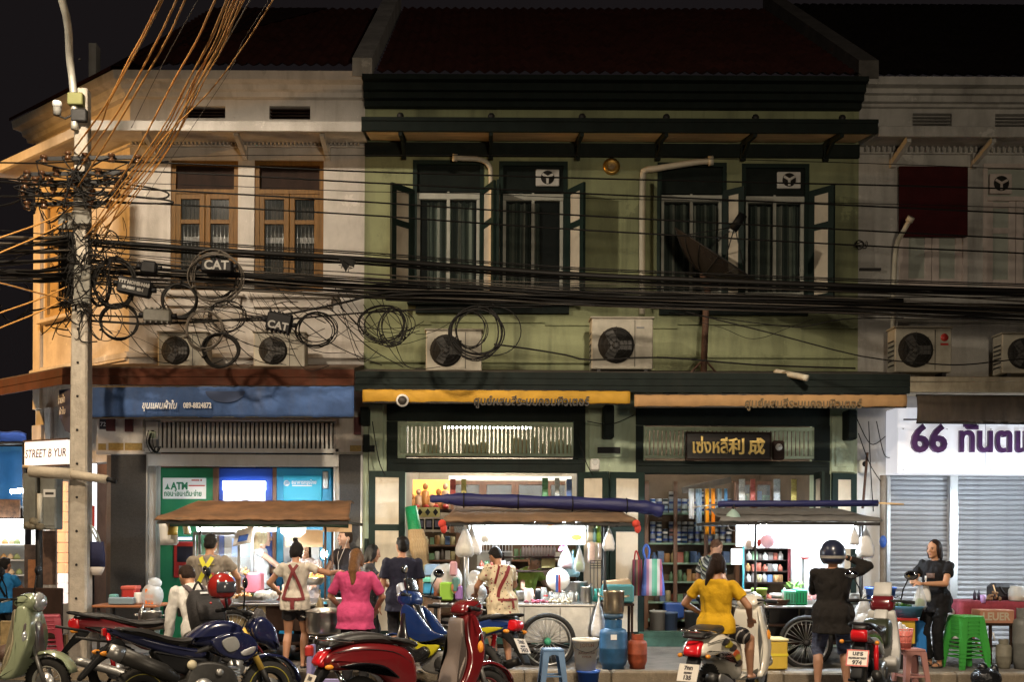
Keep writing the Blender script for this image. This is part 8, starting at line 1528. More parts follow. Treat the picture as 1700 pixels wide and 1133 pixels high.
 part(t,'engine',[(.24,.28),(.38,.20),(.68,.20),(.78,.30),(.70,.42),(.45,.44),(.28,.40)],.11,M_engl,.03); MB().lathe([(.09,.105),(.085,.13),(.03,.135)],(.46,0,.30),(0,-1,0),18).build('engine_cover',M_eng,t); MB().lathe([(.09,.105),(.085,.13),(.03,.135)],(.46,0,.30),(0,1,0),18).build('engine_cover',M_eng,t)
 MB().tube(smooth_poly([(.74,-.05,.36),(.80,-.10,.25),(.55,-.15,.17),(.20,-.15,.21),(.0,-.15,.28),(-.38,-.15,.40)],4,False),[.018]*12+[.03,.042]+[.048]*7,10).build('exhaust',exhm,t)
 for s in (-1,1): MB().tube([(.0,s*.085,r),(.36,s*.085,.36)],.022,6).build('swing_arm',M_iron,t); MB().tube([(-.01,s*.10,r+.01),(-.08,s*.10,.68)],.024,8).build('shock_absorber',M_tail if s < 0 else M_iron,t); MB().tube([(.42,s*.10,.24),(.42,s*.24,.24)],.014,6).build('foot_peg',M_black,t)
 MB().tube([(.35,.10,.22),(.40,.24,.005)],.012,6).build('side_stand',M_iron,t)
 return unpivot(t)
def naked(name, label, loc, yaw, body, lean=0.0, steer=0.0):
 t = thing(name,label,'motorbike',loc,None,yaw,world=False); t.rotation_euler = (lean,0,yaw); r = .262
 yr = mat('rim_yellow_dark',(.30,.26,.03),.35)
 bwheel(t,0,r,.13,M_black,5); bwheel(t,1.17,r,.12,M_black,5)
 for cx in (0,1.17):
  for s in (-1,1): MB().tube([(cx+(r-.066)*math.cos(k*math.pi/16),s*.058,r+(r-.066)*math.sin(k*math.pi/16)) for k in range(32)],.006,5,closed=True).build('rim_stripe',yr,t)
 part(t,'fuel_tank',[(.40,.72),(.46,.80),(.60,.885),(.76,.90),(.90,.845),(.95,.76),(.86,.68),(.62,.66)],.125,body,.06)
 for s in (-1,1):
  part(t,'tank_shroud',[(.60,.74),(.84,.80),(.99,.73),(1.02,.62),(.92,.54),(.76,.56),(.64,.63)],.035,body,.02,yc=s*.135)
  part(t,'shroud_insert',[(.68,.72),(.80,.755),(.84,.66),(.74,.62)],.012,mat('shroud_grey',(.25,.25,.24),.4,var=.2),.006,yc=s*.175)
  part(t,'silver_decal',[(.86,.62),(.99,.66),(.97,.60),(.88,.58)],.008,M_alu,.004,yc=s*.174)
 part(t,'seat',[(-.20,.84),(-.16,.87),(.04,.85),(.16,.80),(.34,.755),(.46,.77),(.50,.73),(.30,.70),(.06,.77)],.115,M_seat,.035)
 part(t,'tail_panel',[(-.30,.86),(-.18,.84),(.08,.755),(.36,.68),(.56,.64),(.52,.57),(.30,.60),(.06,.68),(-.20,.79)],.10,body,.03,wf=lambda x,z: .5+.5*min(1,max(0,(x+.3)/.5)))
 MB().box(-.325,-.29,-.04,.04,.80,.87,.01).build('tail_light',M_tail,t)
 part(t,'side_cover',[(.10,.66),(.40,.60),(.58,.56),(.52,.46),(.34,.44),(.18,.52)],.095,M_black,.03)
 part(t,'rear_fender',[(-.22,.78),(-.38,.62),(-.52,.46),(-.49,.44),(-.34,.58),(-.14,.70)],.05,M_black,.012)
 for s in (-1,1): blinker(t,-.34,s*.12,.66,s)
 for s in (-1,1): MB().tube([(-.42,s*.03,.84),(-.70,s*.03,.90)] if s > 0 else [(-.2,-.03,.74),(-.55,-.03,.80)],.014,6).build('rack_bar',M_iron,t)
 part(t,'engine',[(.34,.24),(.44,.17),(.78,.18),(.86,.30),(.80,.46),(.62,.54),(.42,.50)],.12,M_eng,.03); MB().lathe([(.10,.11),(.095,.145),(.03,.15)],(.52,0,.30),(0,-1,0),20).build('clutch_cover',M_engl,t); MB().lathe([(.035,.10),(.045,.13),(.02,.15)],(.42,0,.52),(0,-1,0),16).build('frame_plug',mat('cream_plug',(.65,.58,.40),.4),t); MB().lathe([(.03,.11),(.035,.14),(.02,.15)],(.67,0,.44),(0,-1,0),16).build('engine_plug',M_engl,t)
 for k in range(5): MB().box(.70,.88,-.09,.09,.36+.025*k,.37+.025*k).build('cooling_fin',M_engl,t)
 MB().tube(smooth_poly([(.84,-.05,.34),(.88,-.08,.20),(.70,-.12,.13),(.45,-.13,.15),(.28,-.14,.33)],4,False),.020,8).build('header_pipe',M_eng,t)
 b = MB(); b.tube([(.28,-.15,.40),(.16,-.155,.48),(-.20,-.165,.64)],[.045,.068,.074],14); ex = b.build('exhaust',M_eng,t); b = MB(); b.tube([(-.20,-.165,.64),(-.31,-.168,.69)],[.076,.060],14); b.build('exhaust_tip',M_engl,ex); MB().lathe([(.03,0),(.03,.006)],(-.313,-.168,.691),(-.9,0,.42),10).build('exhaust_hole',M_black,ex)
 for s in (-1,1): MB().obox((.0,s*.10,r),(.42,s*.09,.38),.03,.06).build('swing_arm',M_iron,t); MB().obox((.28,s*.14,.36),(.46,s*.14,.26),.012,.05).build('foot_bracket',M_alu,t); MB().tube([(.40,s*.14,.26),(.40,s*.24,.26)],.012,6).build('foot_peg',M_black,t)
 MB().tube(smooth_poly([(.46,-.07,.62),(.70,-.09,.70),(.93,-.05,.78)],4,False),.03,8).build('frame_tube',M_iron,t); MB().tube(smooth_poly([(.46,.07,.62),(.70,.09,.70),(.93,.05,.78)],4,False),.03,8).build('frame_tube',M_iron,t)
 MB().box(.24,.36,-.15,-.13,.17,.32,.01).build('silver_plate',M_engl,t)
 ax = V((-.30,0,.62)).normalized(); st = V((1.17,0,r))
 for s in (-1,1):
  f0 = st+V((0,s*.09,0)); MB().tube([f0,f0+ax*.22],.026,10).build('fork_slider',M_iron,t); MB().tube([f0+ax*.20,f0+ax*.62],.029,12).build('gold_fork',M_gold2,t); MB().tube([f0+ax*.34,f0+ax*.36],.032,12).build('fork_clamp',M_black,t)
 part(t,'front_fender',arcpanel(1.17,r,.285,.315,5,135),.075,body,.03,smooth=False)
 part(t,'headlight_pod',[(.98,.80),(1.02,.90),(1.12,.92),(1.22,.82),(1.26,.68),(1.24,.60),(1.16,.66),(1.04,.70)],.115,body,.05); part(t,'headlight',[(1.18,.82),(1.24,.76),(1.27,.66),(1.245,.61),(1.20,.70)],.08,M_lens,.025); part(t,'fly_screen',[(1.03,.90),(1.08,.99),(1.11,.985),(1.14,.90)],.07,mat('smoke_screen',(.10,.10,.11),.2,alpha=.7),.01)
 handlebar(t,.92,.98,.36,M_iron,.05,.10,True,mh=.20); MB().box(.95,1.02,-.06,.06,.93,.99,.015).build('meter',M_black,t)
 MB().tube([(.40,.10,.24),(.46,.26,.005)],.012,6).build('side_stand',M_iron,t)
 return t
def pivot(t, loc, rz): h = bpy.data.objects.new('pivot',None); COL.objects.link(h); h.parent = t; h.location = loc; h.rotation_euler = (0,0,rz); return h
def unpivot(t):
 for h in [c for c in t.children if c.name.startswith('pivot')]:
  M = Matrix.Translation(h.location) @ h.rotation_euler.to_matrix().to_4x4()
  for c in list(h.children): c.parent = t; c.matrix_local = M
  bpy.data.objects.remove(h)
 return t
def gp(px, Y): return V((P(px,1100,Y).x, Y, -.12))
M_mint = paint('mint',(.31,.36,.23)); M_cr = mat('cream_inner',(.58,.50,.34),.5,var=.3,vscale=7,dirt=.5,dcol=(.22,.15,.07)); M_rpaint = paint('candy_red',(.13,.008,.010)); M_bluep = paint('deep_blue',(.010,.013,.048)); M_wpaint = paint('pearl_white',(.66,.61,.52)); M_dred = paint('dark_red',(.13,.010,.014)); M_blk = paint('gloss_black',(.012,.012,.013)); M_race = paint('race_blue',(.010,.030,.13)); M_yelp = paint('acid_yellow',(.45,.40,.015)); M_silv = mat('silver_plastic',(.46,.44,.41),.45,var=.1,dirt=.3,dcol=(.2,.18,.15))
yw = -.14; f = gp(80,-5.1); s1 = scooter('scooter','pale mint green retro scooter at the left edge, facing right',(f.x-1.25*math.cos(yw),f.y-1.25*math.sin(yw),-.12),yw,M_mint,M_cr,mat('rim_white',(.6,.58,.5),.4),0,trim=mat('grey_trim',(.16,.14,.14),.3,coat=.5),steer=-.12)
MB().ell((.86,-.05,.50),.12,.13,.10,14,8).build('leather_pouch',mat('brown_pouch',(.09,.05,.035),.6,bump=.5,bscale=20),s1)
s2 = naked('motorbike','dark blue naked motorbike with gold fork and red helmet on its mirror',gp(234,-6.3),.56,M_bluep,lean=-.04,steer=0)
def wdecal(t):
 for k,(x,z,c) in enumerate(((.10,.66,(.45,.36,.02)),(.20,.62,(.02,.02,.02)),(.02,.69,(.02,.02,.02)),(.27,.56,(.55,.09,.02)),(.34,.46,(.02,.02,.02)),(.30,.52,(.5,.4,.05)))): part(t,'decal',[(x-.09,z-.02),(x,z+.035),(x+.09,z+.0),(x+.03,z-.035)],.006,mat('decal_%d'%k,c,.3),.003,yc=-.168)
 MB().lathe([(.03,0),(.03,.01)],(-.12,-.168,.56),(0,-1,0),14).build('round_badge',M_silv,t)
s3 = scooter('scooter','candy red retro scooter with black seat, facing right',gp(596,-6.45),.52,M_rpaint,mat('grey_inner',(.20,.16,.14),.5),mat('rim_maroon',(.20,.05,.05),.4),5,plate=[('1กค',.03,.055),('กรุงเทพ',-.01,.025),('9026',-.07,.055)],steer=.25,mirrors=False)
s4 = underbone('motorbike','blue and yellow motorbike with white number plate behind the red scooter',gp(797,-4.35),math.radians(143),M_race,M_yelp,M_blk,M_black,5,plate=[('7กด',.025,.062),('กรุงเทพ',-.012,.024),('7413',-.072,.062)],lean=.10,fair=True)
s5 = scooter('scooter','white scooter with colourful decals under the girl in yellow',gp(1176,-5.4),math.radians(55),M_wpaint,mat('white_inner',(.60,.56,.48),.5),mat('rim_gold',(.55,.42,.10),.35,metal=.6),8,plate=[('7กท',.03,.05),('กรุงเทพ',-.008,.024),('135',-.065,.055)],decal=wdecal,mirrors=False)
s6 = underbone('motorbike','dark red and silver motorbike with red edged number plate',gp(1438,-5.2),math.radians(62),M_dred,M_silv,M_silv,M_black,5,plate=[('บลร',.028,.058),('กรุงเทพมหานคร',-.008,.024),('974',-.066,.058)],border=mat('plate_red_edge',(.55,.10,.08),.5))
part(s6,'luggage_box',[(.50,.62),(.56,.80),(.70,.86),(.86,.80),(.88,.66),(.76,.56),(.60,.56)],.13,mat('dark_olive_box',(.03,.035,.02),.4),.04)
s7 = underbone('motorbike','dark maroon motorbike behind the blue one by the pole',gp(192,-4.5),.30,M_dred,M_blk,M_blk,M_black,5,exhm=M_engl)
def helmet(c, yaw, m, label, visor=True, r=.135, stripe=None, open_=False, parent=None):
 t = thing('helmet',label,'helmet',c,None,yaw,world=False); b = MB(); R = Matrix.Identity(3)
 rings = []
 for i in range(11):
  a = math.pi*(.02+.74*i/10); rings.append([(r*1.08*math.sin(a)*math.cos(p)-.0,r*.94*math.sin(a)*math.sin(p),r*1.05*math.cos(a)) for p in [k*2*math.pi/24 for k in range(24)]])
 rings.append([(x*.9,y*.9,z+.01) for x,y,z in rings[-1]]); b.loft(rings,True); b.build('shell',m,t)
 if visor:
  v = MB(); vs = lambda u,w_: V((r*1.10*math.sin(1.15+.75*w_)*math.cos(-1.15+2.3*u)+.004,r*.965*math.sin(1.15+.75*w_)*math.sin(-1.15+2.3*u),r*1.06*math.cos(1.15+.75*w_))); v.sheet(vs,16,6,True,.004,(-1,0,0)); v.build('visor',mat('smoke_visor',(.05,.05,.06),.08,coat=.5),t)
 if stripe: 
  for k in range(2): b = MB(); a = math.pi*(.55+.035*k); b.lathe([(r*1.012*math.sin(a),r*1.05*math.cos(a)),(r*1.02*math.sin(a+.05),r*1.05*math.cos(a+.05))],(0,0,0),n=24,cap=False); o = b.build('stripe',stripe,t); o.scale = (1.07,.94,1)
 return t
q = P(368,976,-5.7); helmet(q,-.6,mat('helmet_red',(.30,.02,.015),.15,coat=1.0),'glossy red helmet with dark visor hung on the blue motorbike mirror',r=.132)
MB().tube([(.86,.20,1.0),(.84,.20,1.15)],.012,6).build('helmet_hook',M_iron,s2)
# ================================================================ people
from mathutils import noise
TMP = bpy.data.scenes.new('tmp')
def fuse(mb, name, m, parent, vox=.011, it=4, folds=0.0, fs=9.0, drop=1.0):
 """one continuous skin from overlapping closed pieces"""
 me = bpy.data.meshes.new(name); me.from_pydata([tuple(p) for p in mb.v],[],mb.f); o = bpy.data.objects.new(name,me); TMP.collection.objects.link(o)
 r = o.modifiers.new('r','REMESH'); r.mode = 'VOXEL'; r.voxel_size = vox; s = o.modifiers.new('s','SMOOTH'); s.factor = .5; s.iterations = it
 TMP.view_layers[0].update(); dg = TMP.view_layers[0].depsgraph; e = bpy.data.meshes.new_from_object(o.evaluated_get(dg)); bpy.data.objects.remove(o); e.name = name
 if folds:
  nr = [v.normal.copy() for v in e.vertices]; off = hash(name+parent['label'])%97
  for v,n_ in zip(e.vertices,nr):
   c = v.co; q = V((c.x*fs+off,c.y*fs,c.z*fs*.55)); d = noise.noise(q)+.5*noise.noise(q*2.3); v.co += n_*(folds*(abs(d)*2-.5))
 e.materials.clear(); e.materials.append(m); e.polygons.foreach_set('use_smooth',[True]*len(e.polygons)); o = bpy.data.objects.new(name,e); COL.objects.link(o); o.parent = parent; return o
def ik(a, b, l1, l2, pole):
 d = b-a; L = min(d.length,(l1+l2)*.998); d.normalize(); x = (l1*l1-l2*l2+L*L)/(2*L); h = math.sqrt(max(0,l1*l1-x*x)); p = V(pole); p = p-d*p.dot(d); p.normalize(); return a+d*x+p*h, a+d*L
def cloth(n, c, r=.85): return mat('cloth_'+n,c,r,var=.14,vscale=8,bump=.55,bscale=16,spec=.25)
SKN = mat('skin_tan',(.40,.20,.115),.5,var=.08,vscale=9); SKF = mat('skin_fair',(.56,.33,.23),.5,var=.06,vscale=9)
def hairm(n,c): return mat('hair_'+n,c,.55,spec=.2,var=.5,vscale=26,stretch=(5,5,.5),bump=.6,bscale=60)
HB, HD, HBl, HG = hairm('black',(.012,.010,.009)), hairm('brown',(.16,.075,.028)), hairm('blond',(.48,.38,.22)), hairm('grey',(.30,.29,.27))
def person(label, px, Y, z0, yaw, H, shirt, legs, hair, hm=HB, skin=None, hip=.52, lean=0, pitch=0, hyaw=0, hands=None, poles=None, feet=None, knees=None, sleeve=.55, leglen=1.0, fat=1.0, hem=-.06, shoe=None, group=None, extra=None, skirt=False, fold=.014, flare=1.0, xw=None, shoulders=1.0):
 skin = skin or SKN; o = P(px,900,Y); t = thing('person',label,'person',(xw if xw is not None else o.x,Y,z0),None,math.radians(yaw),world=False); l = math.radians(lean); d = V((0,-math.sin(l),math.cos(l))); nb = V((0,math.cos(l),math.sin(l))); X = V((1,0,0)); pel = V((0,0,hip*H))
 def ringz(tab, k=1.0, add=0.0, n=24): return [[pel+d*f*H+nb*oy*H+X*(w*H*k*fat+add)*math.cos(a)+nb*(dp*H*k*fat+add)*math.sin(a) for a in [i*2*math.pi/n for i in range(n)]] for f,w,dp,oy in tab]
 T = [(-.05,.092,.062,.006),(.0,.098,.066,.008),(.05,.092,.062,.004),(.10,.082,.056,-.002),(.16,.086,.060,-.004),(.21,.096,.064,.0),(.25,.102*shoulders,.060,.004),(.285,.098*shoulders,.050,.008),(.305,.072,.044,.010),(.32,.046,.038,.008)]
 sh = [pel+d*.283*H+X*s*.108*H*shoulders*(fat**.5)+nb*.006*H for s in (1,-1)]; hands = hands or [(.15,-.02,.47),(-.15,-.02,.47)]; poles = poles or [(.5,.8,-.2),(-.5,.8,-.2)]
 B = MB(); B.loft(ringz(T,.89)); arms = []
 for i,s in enumerate((1,-1)):
  e,w = ik(sh[i],V(hands[i])*H,.172*H,.150*H,poles[i]); arms.append((sh[i],e,w)); B.ell(sh[i],.030*H,.031*H,.029*H,12,8); B.cone(sh[i],e,.029*H,.024*H); B.cone(e,w,.0245*H,.0165*H)
  f = (w-e).normalized(); side = f.cross(V((0,0,1)) if abs(f.z) < .9 else V((0,1,0))).normalized(); up = side.cross(f).normalized()
  if abs(f.z) > .8: side, up = V((0,1,0)), V((s,0,0))
  R = Matrix((side,f,up)).transposed(); B.ell(w+f*.030*H,.025*H,.034*H,.012*H,12,8,R)
  for k in range(4):
   q = w+f*.056*H+side*(k-1.5)*.0125*H; ln = (.040,.047,.044,.034)[k]*H; b1 = q+f*ln*.55-up*.006*H; B.cone(q,b1,.0058*H,.0054*H,8); B.cone(b1,b1+f*ln*.42-up*ln*.35,.0054*H,.0046*H,8)
  ts = side*(-1 if s > 0 else 1); q = w+f*.02*H+ts*.018*H; b1 = q+ts*.014*H+f*.016*H; B.cone(q,b1,.0078*H,.0068*H,8); B.cone(b1,b1+f*.024*H+ts*.003*H-up*.006*H,.0066*H,.0056*H,8)
 hp = [pel+X*s*.052*H*fat-V((0,0,.012*H)) for s in (1,-1)]; feet = feet or [(.06,.0,.035),(-.06,.02,.035)]; knees = knees or [(.1,-1,.1),(-.1,-1,.1)]; LG = []
 for i in (0,1):
  k,a = ik(hp[i],V((feet[i][0]*H,feet[i][1]*H,feet[i][2]*H)),.245*H,.245*H,knees[i]); LG.append((hp[i],k,a)); c_ = k+(a-k)*.28+V((0,.012*H,0)); B.cone(hp[i],k,.052*H*fat,.031*H); B.cone(k,c_,.031*H,.034*H); B.cone(c_,a,.034*H,.019*H); B.ell(a+V((0,-.035*H,-.016*H)),.026*H,.068*H,.020*H,12,7)
 neck = pel+d*.325*H+nb*.008*H; pt = math.radians(pitch+lean*.5); hd = V((0,-math.sin(pt),math.cos(pt))); hc = neck+V((0,-.014*H*math.cos(pt),0))+hd*.086*H; B.cone(neck-d*.035*H,hc-hd*.04*H,.034*H,.031*H)
 HR = Matrix.Rotation(math.radians(hyaw),3,'Z') @ Matrix.Rotation(pt,3,'X'); hq = lambda x,y,z: hc+HR @ V((x*H,y*H,z*H))
 B.ell(hc,.048*H,.059*H,.068*H,18,12,HR); B.ell(hq(0,-.018,-.034),.035*H,.040*H,.036*H,14,8,HR); B.cone(hq(0,-.056,.012),hq(0,-.066,-.012),.006*H,.0095*H,8); B.ell(hq(0,-.052,-.035),.016*H,.010*H,.008*H,10,6,HR); B.ell(hq(0,-.048,-.058),.016*H,.014*H,.012*H,10,6,HR)
 for s in (1,-1): B.ell(hq(s*.046,.004,-.006),.007*H,.013*H,.019*H,10,6,HR); B.ell(hq(s*.022,-.046,-.014),.014*H,.012*H,.013*H,10,6,HR)
 body = fuse(B,'body',skin,t,.0088,3)
 for s in (1,-1): MB().ell(hq(s*.019,-.0525,.004),.0085*H,.004*H,.0042*H,10,6,HR).build('eye',mat('eye_dark',(.03,.02,.018),.25),t); MB().ell(hq(s*.020,-.0535,.017),.012*H,.004*H,.0026*H,10,6,HR).build('eyebrow',hm,t)
 MB().ell(hq(0,-.0595,-.036),.014*H,.005*H,.0042*H,10,6,HR).build('mouth',mat('lips',(.34,.09,.07),.45),t)
 S = MB(); TT = [(hem,.113*flare,.087*flare,.010)]+[(max(f,hem+.012),w*(1+.15*(f < .08)*flare),dp*(1+.26*(f < .08)),oy) for f,w,dp,oy in T if f > hem+.01 and f < .30]+[(.303,.078,.048,.010),(.318,.052,.044,.010)]; S.loft(ringz(TT,1.03,.010))
 for (a,e,w) in arms:
  S.ell(a,.037*H,.039*H,.035*H,12,8)
  if sleeve > 0:
   if sleeve <= 1: q = a+(e-a)*sleeve; S.cone(a,q,.036*H,.039*H,14,False)
   else: S.cone(a,e,.037*H,.033*H); S.cone(e,e+(w-e)*(sleeve-1),.034*H,.024*H,14,False)
 fuse(S,'shirt',shirt,t,.011,5,fold)
 L = MB(); L.loft(ringz([(-.075,.090,.066,.008),(-.03,.102,.072,.008),(.02,.102,.070,.006),(.055,.092,.064,.002)],1.0,.006))
 if skirt: L.loft(ringz([(-.24*leglen,.112,.085,.0),(-.12*leglen,.108,.078,.004),(.0,.102,.070,.006)],1.0,.01))
 for (a,k,f) in LG:
  if skirt: continue
  if leglen <= .5: q = a+(k-a)*leglen*2; L.cone(a,q,.056*H*fat,.056*H*fat*(1-.25*leglen),16,False)
  else: L.cone(a,k,.056*H*fat,.044*H); q = k+(f-k)*(leglen*2-1); L.cone(k,q,.043*H,.038*H,14,False)
 fuse(L,'skirt' if skirt else ('trousers' if leglen > .6 else 'shorts'),legs,t,.011,4,fold*.8)
 for i,(a,k,f) in enumerate(LG): b = MB(); b.ell(f+V((0,-.035*H,-.028*H)),.030*H,.074*H,.012*H,14,6); b.ell(f+V((0,-.05*H,-.010*H)),.030*H,.014*H,.016*H,12,6); fuse(b,'shoe',shoe or M_black,t,.007,2)
 h = MB(); hs = hair
 h.ell(hq(0,.010,.016),.051*H,.056*H,.060*H,18,12,HR)
 if hs == 'short': h.ell(hq(0,.022,-.012),.047*H,.042*H,.045*H,14,9,HR); h.ell(hq(0,-.030,.050),.036*H,.024*H,.018*H,12,7,HR)
 elif hs == 'thin': h = MB(); h.ell(hq(0,.012,.010),.0485*H,.053*H,.060*H,18,12,HR)
 else:
  h.ell(hq(0,.020,-.010),.050*H,.045*H,.055*H,16,10,HR)
  for s in (1,-1): h.ell(hq(s*.044,-.006,-.012),.012*H,.030*H,.05*H,10,8,HR)
  if hs == 'bun': h.ell(hq(.012,.020,.088),.024*H,.024*H,.020*H,12,8,HR); h.cone(hq(.010,.016,.072),hq(.03,.02,.11),.006*H,.003*H)
  if hs == 'long': h.cone(hq(0,.035,.0),hq(.0,.050,-.10),.040*H,.040*H); h.cone(hq(0,.05,-.10),hq(-.008,.058,-.19),.038*H,.020*H)
  if hs == 'pony': h.cone(hq(.0,.058,.02),hq(.018,.072,-.06),.024*H,.028*H); h.cone(hq(.018,.072,-.06),hq(.042,.062,-.135),.028*H,.012*H)
  if hs == 'bob': h.cone(hq(0,.028,-.02),hq(0,.036,-.07),.044*H,.040*H); [h.cone(hq(s*.042,.004,.0),hq(s*.046,-.002,-.066),.018*H,.014*H) for s in (1,-1)]
 fuse(h,'hair',hm,t,.009,2,.003,18)
 def surf(f, x, off=.02, back=1):
  for a_,b_ in zip(T,T[1:]):
   if a_[0] <= f <= b_[0]: k = (f-a_[0])/(b_[0]-a_[0]); w,dp,oy = [a_[i]+(b_[i]-a_[i])*k for i in (1,2,3)]; break
  else: w,dp,oy = T[-1][1:] if f > 0 else T[0][1:]
  w,dp = w*1.05*fat*H+.013,dp*(1.05 if f > .08 else 1.22)*fat*H+.013; xx = x*H; return pel+d*f*H+X*xx+nb*(oy*H+back*(dp*math.sqrt(max(0.02,1-(xx/w)**2))+off))
 def strap(name, pts, m, wd=.022, back=1, off=.020):
  q = smooth_poly([surf(f,x,off,back) for f,x in pts],5,False); b = MB()
  n_ = len(q); rr = []
  for i,p in enumerate(q):
   tg = (q[min(i+1,n_-1)]-q[max(i-1,0)]).normalized(); sd = tg.cross(nb).normalized(); rr.append([p+sd*wd*H*.7*u+nb*v*.004 for u,v in ((-1,-1),(1,-1),(1,1),(-1,1))])
  b.loft(rr,True,False); return b.build(name,m,t)
 if extra: extra(t,H,strap,hq,arms,surf,HR,hc)
 return t
M_sh = mat('dark_shoe',(.03,.028,.027),.6)
def x1(t,H,strap,hq,arms,surf,HR,hc):
 m = mat('yellow_strap',(.60,.56,.03),.6); strap('apron_strap',[(.305,.045),(.22,.0),(.12,-.055),(.03,-.085)],m); strap('apron_strap',[(.305,-.045),(.22,.0),(.12,.055),(.03,.085)],m,.022,1,.025)
 b = MB(); b.sheet(lambda u,v: surf(.14+.05*v,-.012-.045*u,.004),4,3,True,.002,(0,1,0)); b.build('back_print',mat('red_print',(.30,.05,.05),.8,var=.4,vscale=40),t); b = MB(); b.sheet(lambda u,v: surf(.245+.012*v,-.06+.12*u,.003),8,1,True,.002,(0,1,0)); b.build('back_print',mat('faded_yellow_print',(.36,.30,.12),.8,var=.5,vscale=60),t)
person('person in a grey tee with yellow crossed apron straps, seen from behind',348,-2.85,0,178,1.58,cloth('grey_tee',(.24,.205,.165)),cloth('dark',(.03,.03,.035)),'short',hands=[(.17,-.20,.60),(-.17,-.20,.60)],poles=[(1,.4,-.6),(-1,.4,-.6)],fat=1.22,pitch=18,extra=x1,shoe=M_sh)
def x2(t,H,strap,hq,arms,surf,HR,hc):
 m = mat('dark_red_strap',(.17,.022,.025),.7); strap('apron_strap',[(.30,.035),(.24,-.005),(.12,-.055),(.03,-.082)],m,.017); strap('apron_strap',[(.30,-.035),(.24,.005),(.12,.055),(.03,.082)],m,.017,1,.025); strap('apron_waist_tie',[(.035,-.09),(.03,-.04),(.03,.04),(.035,.09)],m,.018); strap('apron_tie_end',[(.03,.0),(-.02,.0),(-.05,.0)],m,.022,1,.02)
person('woman with hair bun, white tee and dark red crossed apron straps',491,-2.92,0,176,1.49,cloth('cream_tee',(.52,.47,.40)),cloth('black_shorts',(.022,.020,.022)),'bun',hands=[(.17,-.13,.60),(-.30,-.20,.76)],poles=[(1,.6,-.5),(-1,.3,-.5)],leglen=.26,pitch=16,hyaw=-14,sleeve=.45,extra=x2,shoe=M_sh,feet=[(.075,.02,.035),(-.06,-.01,.035)],shoulders=.94)
person('blond woman in a white sleeveless top in profile behind the left cart',434,-.72,0,100,1.66,cloth('white_top',(.66,.66,.66)),cloth('dark',(.03,.03,.035)),'long',HBl,SKF,hands=[(.12,-.20,.60),(-.10,-.26,.62)],sleeve=0,hem=-.02,pitch=8)
person('food seller with long dark hair facing out behind the left cart',508,-.98,0,-6,1.49,cloth('pale_pink',(.60,.48,.44)),cloth('dark',(.03,.03,.035)),'long',hm=HB,skin=SKF,hands=[(.14,-.22,.62),(-.12,-.22,.62)],pitch=14)
def x5(t,H,strap,hq,arms,surf,HR,hc):
 for s in (1,-1): MB().tube(smooth_poly([hq(s*.050,-.004,-.012),hq(s*.045,-.03,-.09),surf(.25,s*.02,.016,-1),surf(.18,.0,.016,-1),surf(.02,.01*s,.016,-1)],4,False),.004,5).build('earphone_cord',M_whp,t)
person('young man in a charcoal tee with white earphones facing left',574,-.55,0,-38,1.66,cloth('charcoal_tee',(.035,.033,.040)),cloth('dark',(.03,.03,.035)),'short',hairm('dark_brown',(.035,.02,.012)),SKF,extra=x5,hyaw=-18,hands=[(.13,-.20,.60),(-.12,-.20,.58)])
person('woman with dark hair and patterned dark top in profile beside the woman in pink',613,-2.15,0,98,1.46,print_mat('cloth_dark_print',(.025,.025,.030),[((.20,.19,.18),26,.42)]),cloth('dark',(.03,.03,.035)),'bob',hands=[(.10,-.24,.62),(-.10,-.24,.60)],pitch=18)
person('woman in a bright pink tee with long brown hair, seen from behind',591,-3.62,-.12,176,1.535,cloth('pink',(.50,.060,.165)),cloth('black',(.015,.014,.015)),'long',HD,hands=[(.13,-.13,.56),(-.13,-.13,.56)],poles=[(1,.5,-.3),(-1,.5,-.3)],fat=1.14,hem=-.10,sleeve=.85,flare=1.06,pitch=10,fold=.009,hyaw=-8,shoe=M_sh)
person('man in a dark navy tee standing with his back to the street',668,-2.6,0,186,1.56,cloth('navy_tee',(.016,.017,.034)),cloth('dark',(.03,.03,.035)),'short',fat=1.12,hyaw=22,sleeve=.75,hem=-.10,hands=[(.17,-.03,.46),(-.15,-.08,.48)],fold=.009,shoe=M_sh,shoulders=1.06)
def x9(t,H,strap,hq,arms,surf,HR,hc):
 m = mat('red_bag_strap',(.22,.025,.025),.7); strap('bag_strap',[(.30,-.045),(.22,.005),(.12,.06),(.05,.085)],m,.02); strap('bag_strap',[(.30,.05),(.22,.08),(.16,.09)],m,.014); strap('waist_tie',[(.03,-.09),(.025,-.03),(.025,.03),(.03,.09)],m,.013); strap('waist_tie_end',[(.025,-.03),(-.03,-.035),(-.045,-.035)],m,.012,1,.02)
fl = print_mat('cloth_floral',(.60,.50,.34),[((.24,.03,.045),17,.45),((.035,.06,.035),26,.42)])
person('woman in a cream floral blouse with dark red strap across her back',834,-2.88,0,212,1.47,fl,cloth('black_skirt',(.018,.017,.02)),'short',hairm('black_bob',(.012,.010,.009)),hands=[(.10,-.24,.60),(-.12,-.23,.62)],poles=[(1,.4,-.6),(-1,.4,-.6)],lean=8,pitch=34,hem=-.20,flare=1.22,fat=1.12,skirt=True,leglen=1.1,extra=x9,sleeve=.6,shoe=M_sh)
person('grey haired person in a lime shirt bending behind the middle cart',868,-.85,0,40,1.40,cloth('lime',(.36,.50,.10)),cloth('dark',(.03,.03,.035)),'short',HG,SKF,lean=24,pitch=26,hands=[(.13,-.30,.56),(-.12,-.30,.56)])
stp = stripes_mat('cloth_striped',[(.03,.035,.04),(.40,.40,.36),(.03,.035,.04),(.22,.25,.10),(.03,.035,.04),(.45,.45,.42),(.10,.11,.10)],2,5.5,.85,.5)
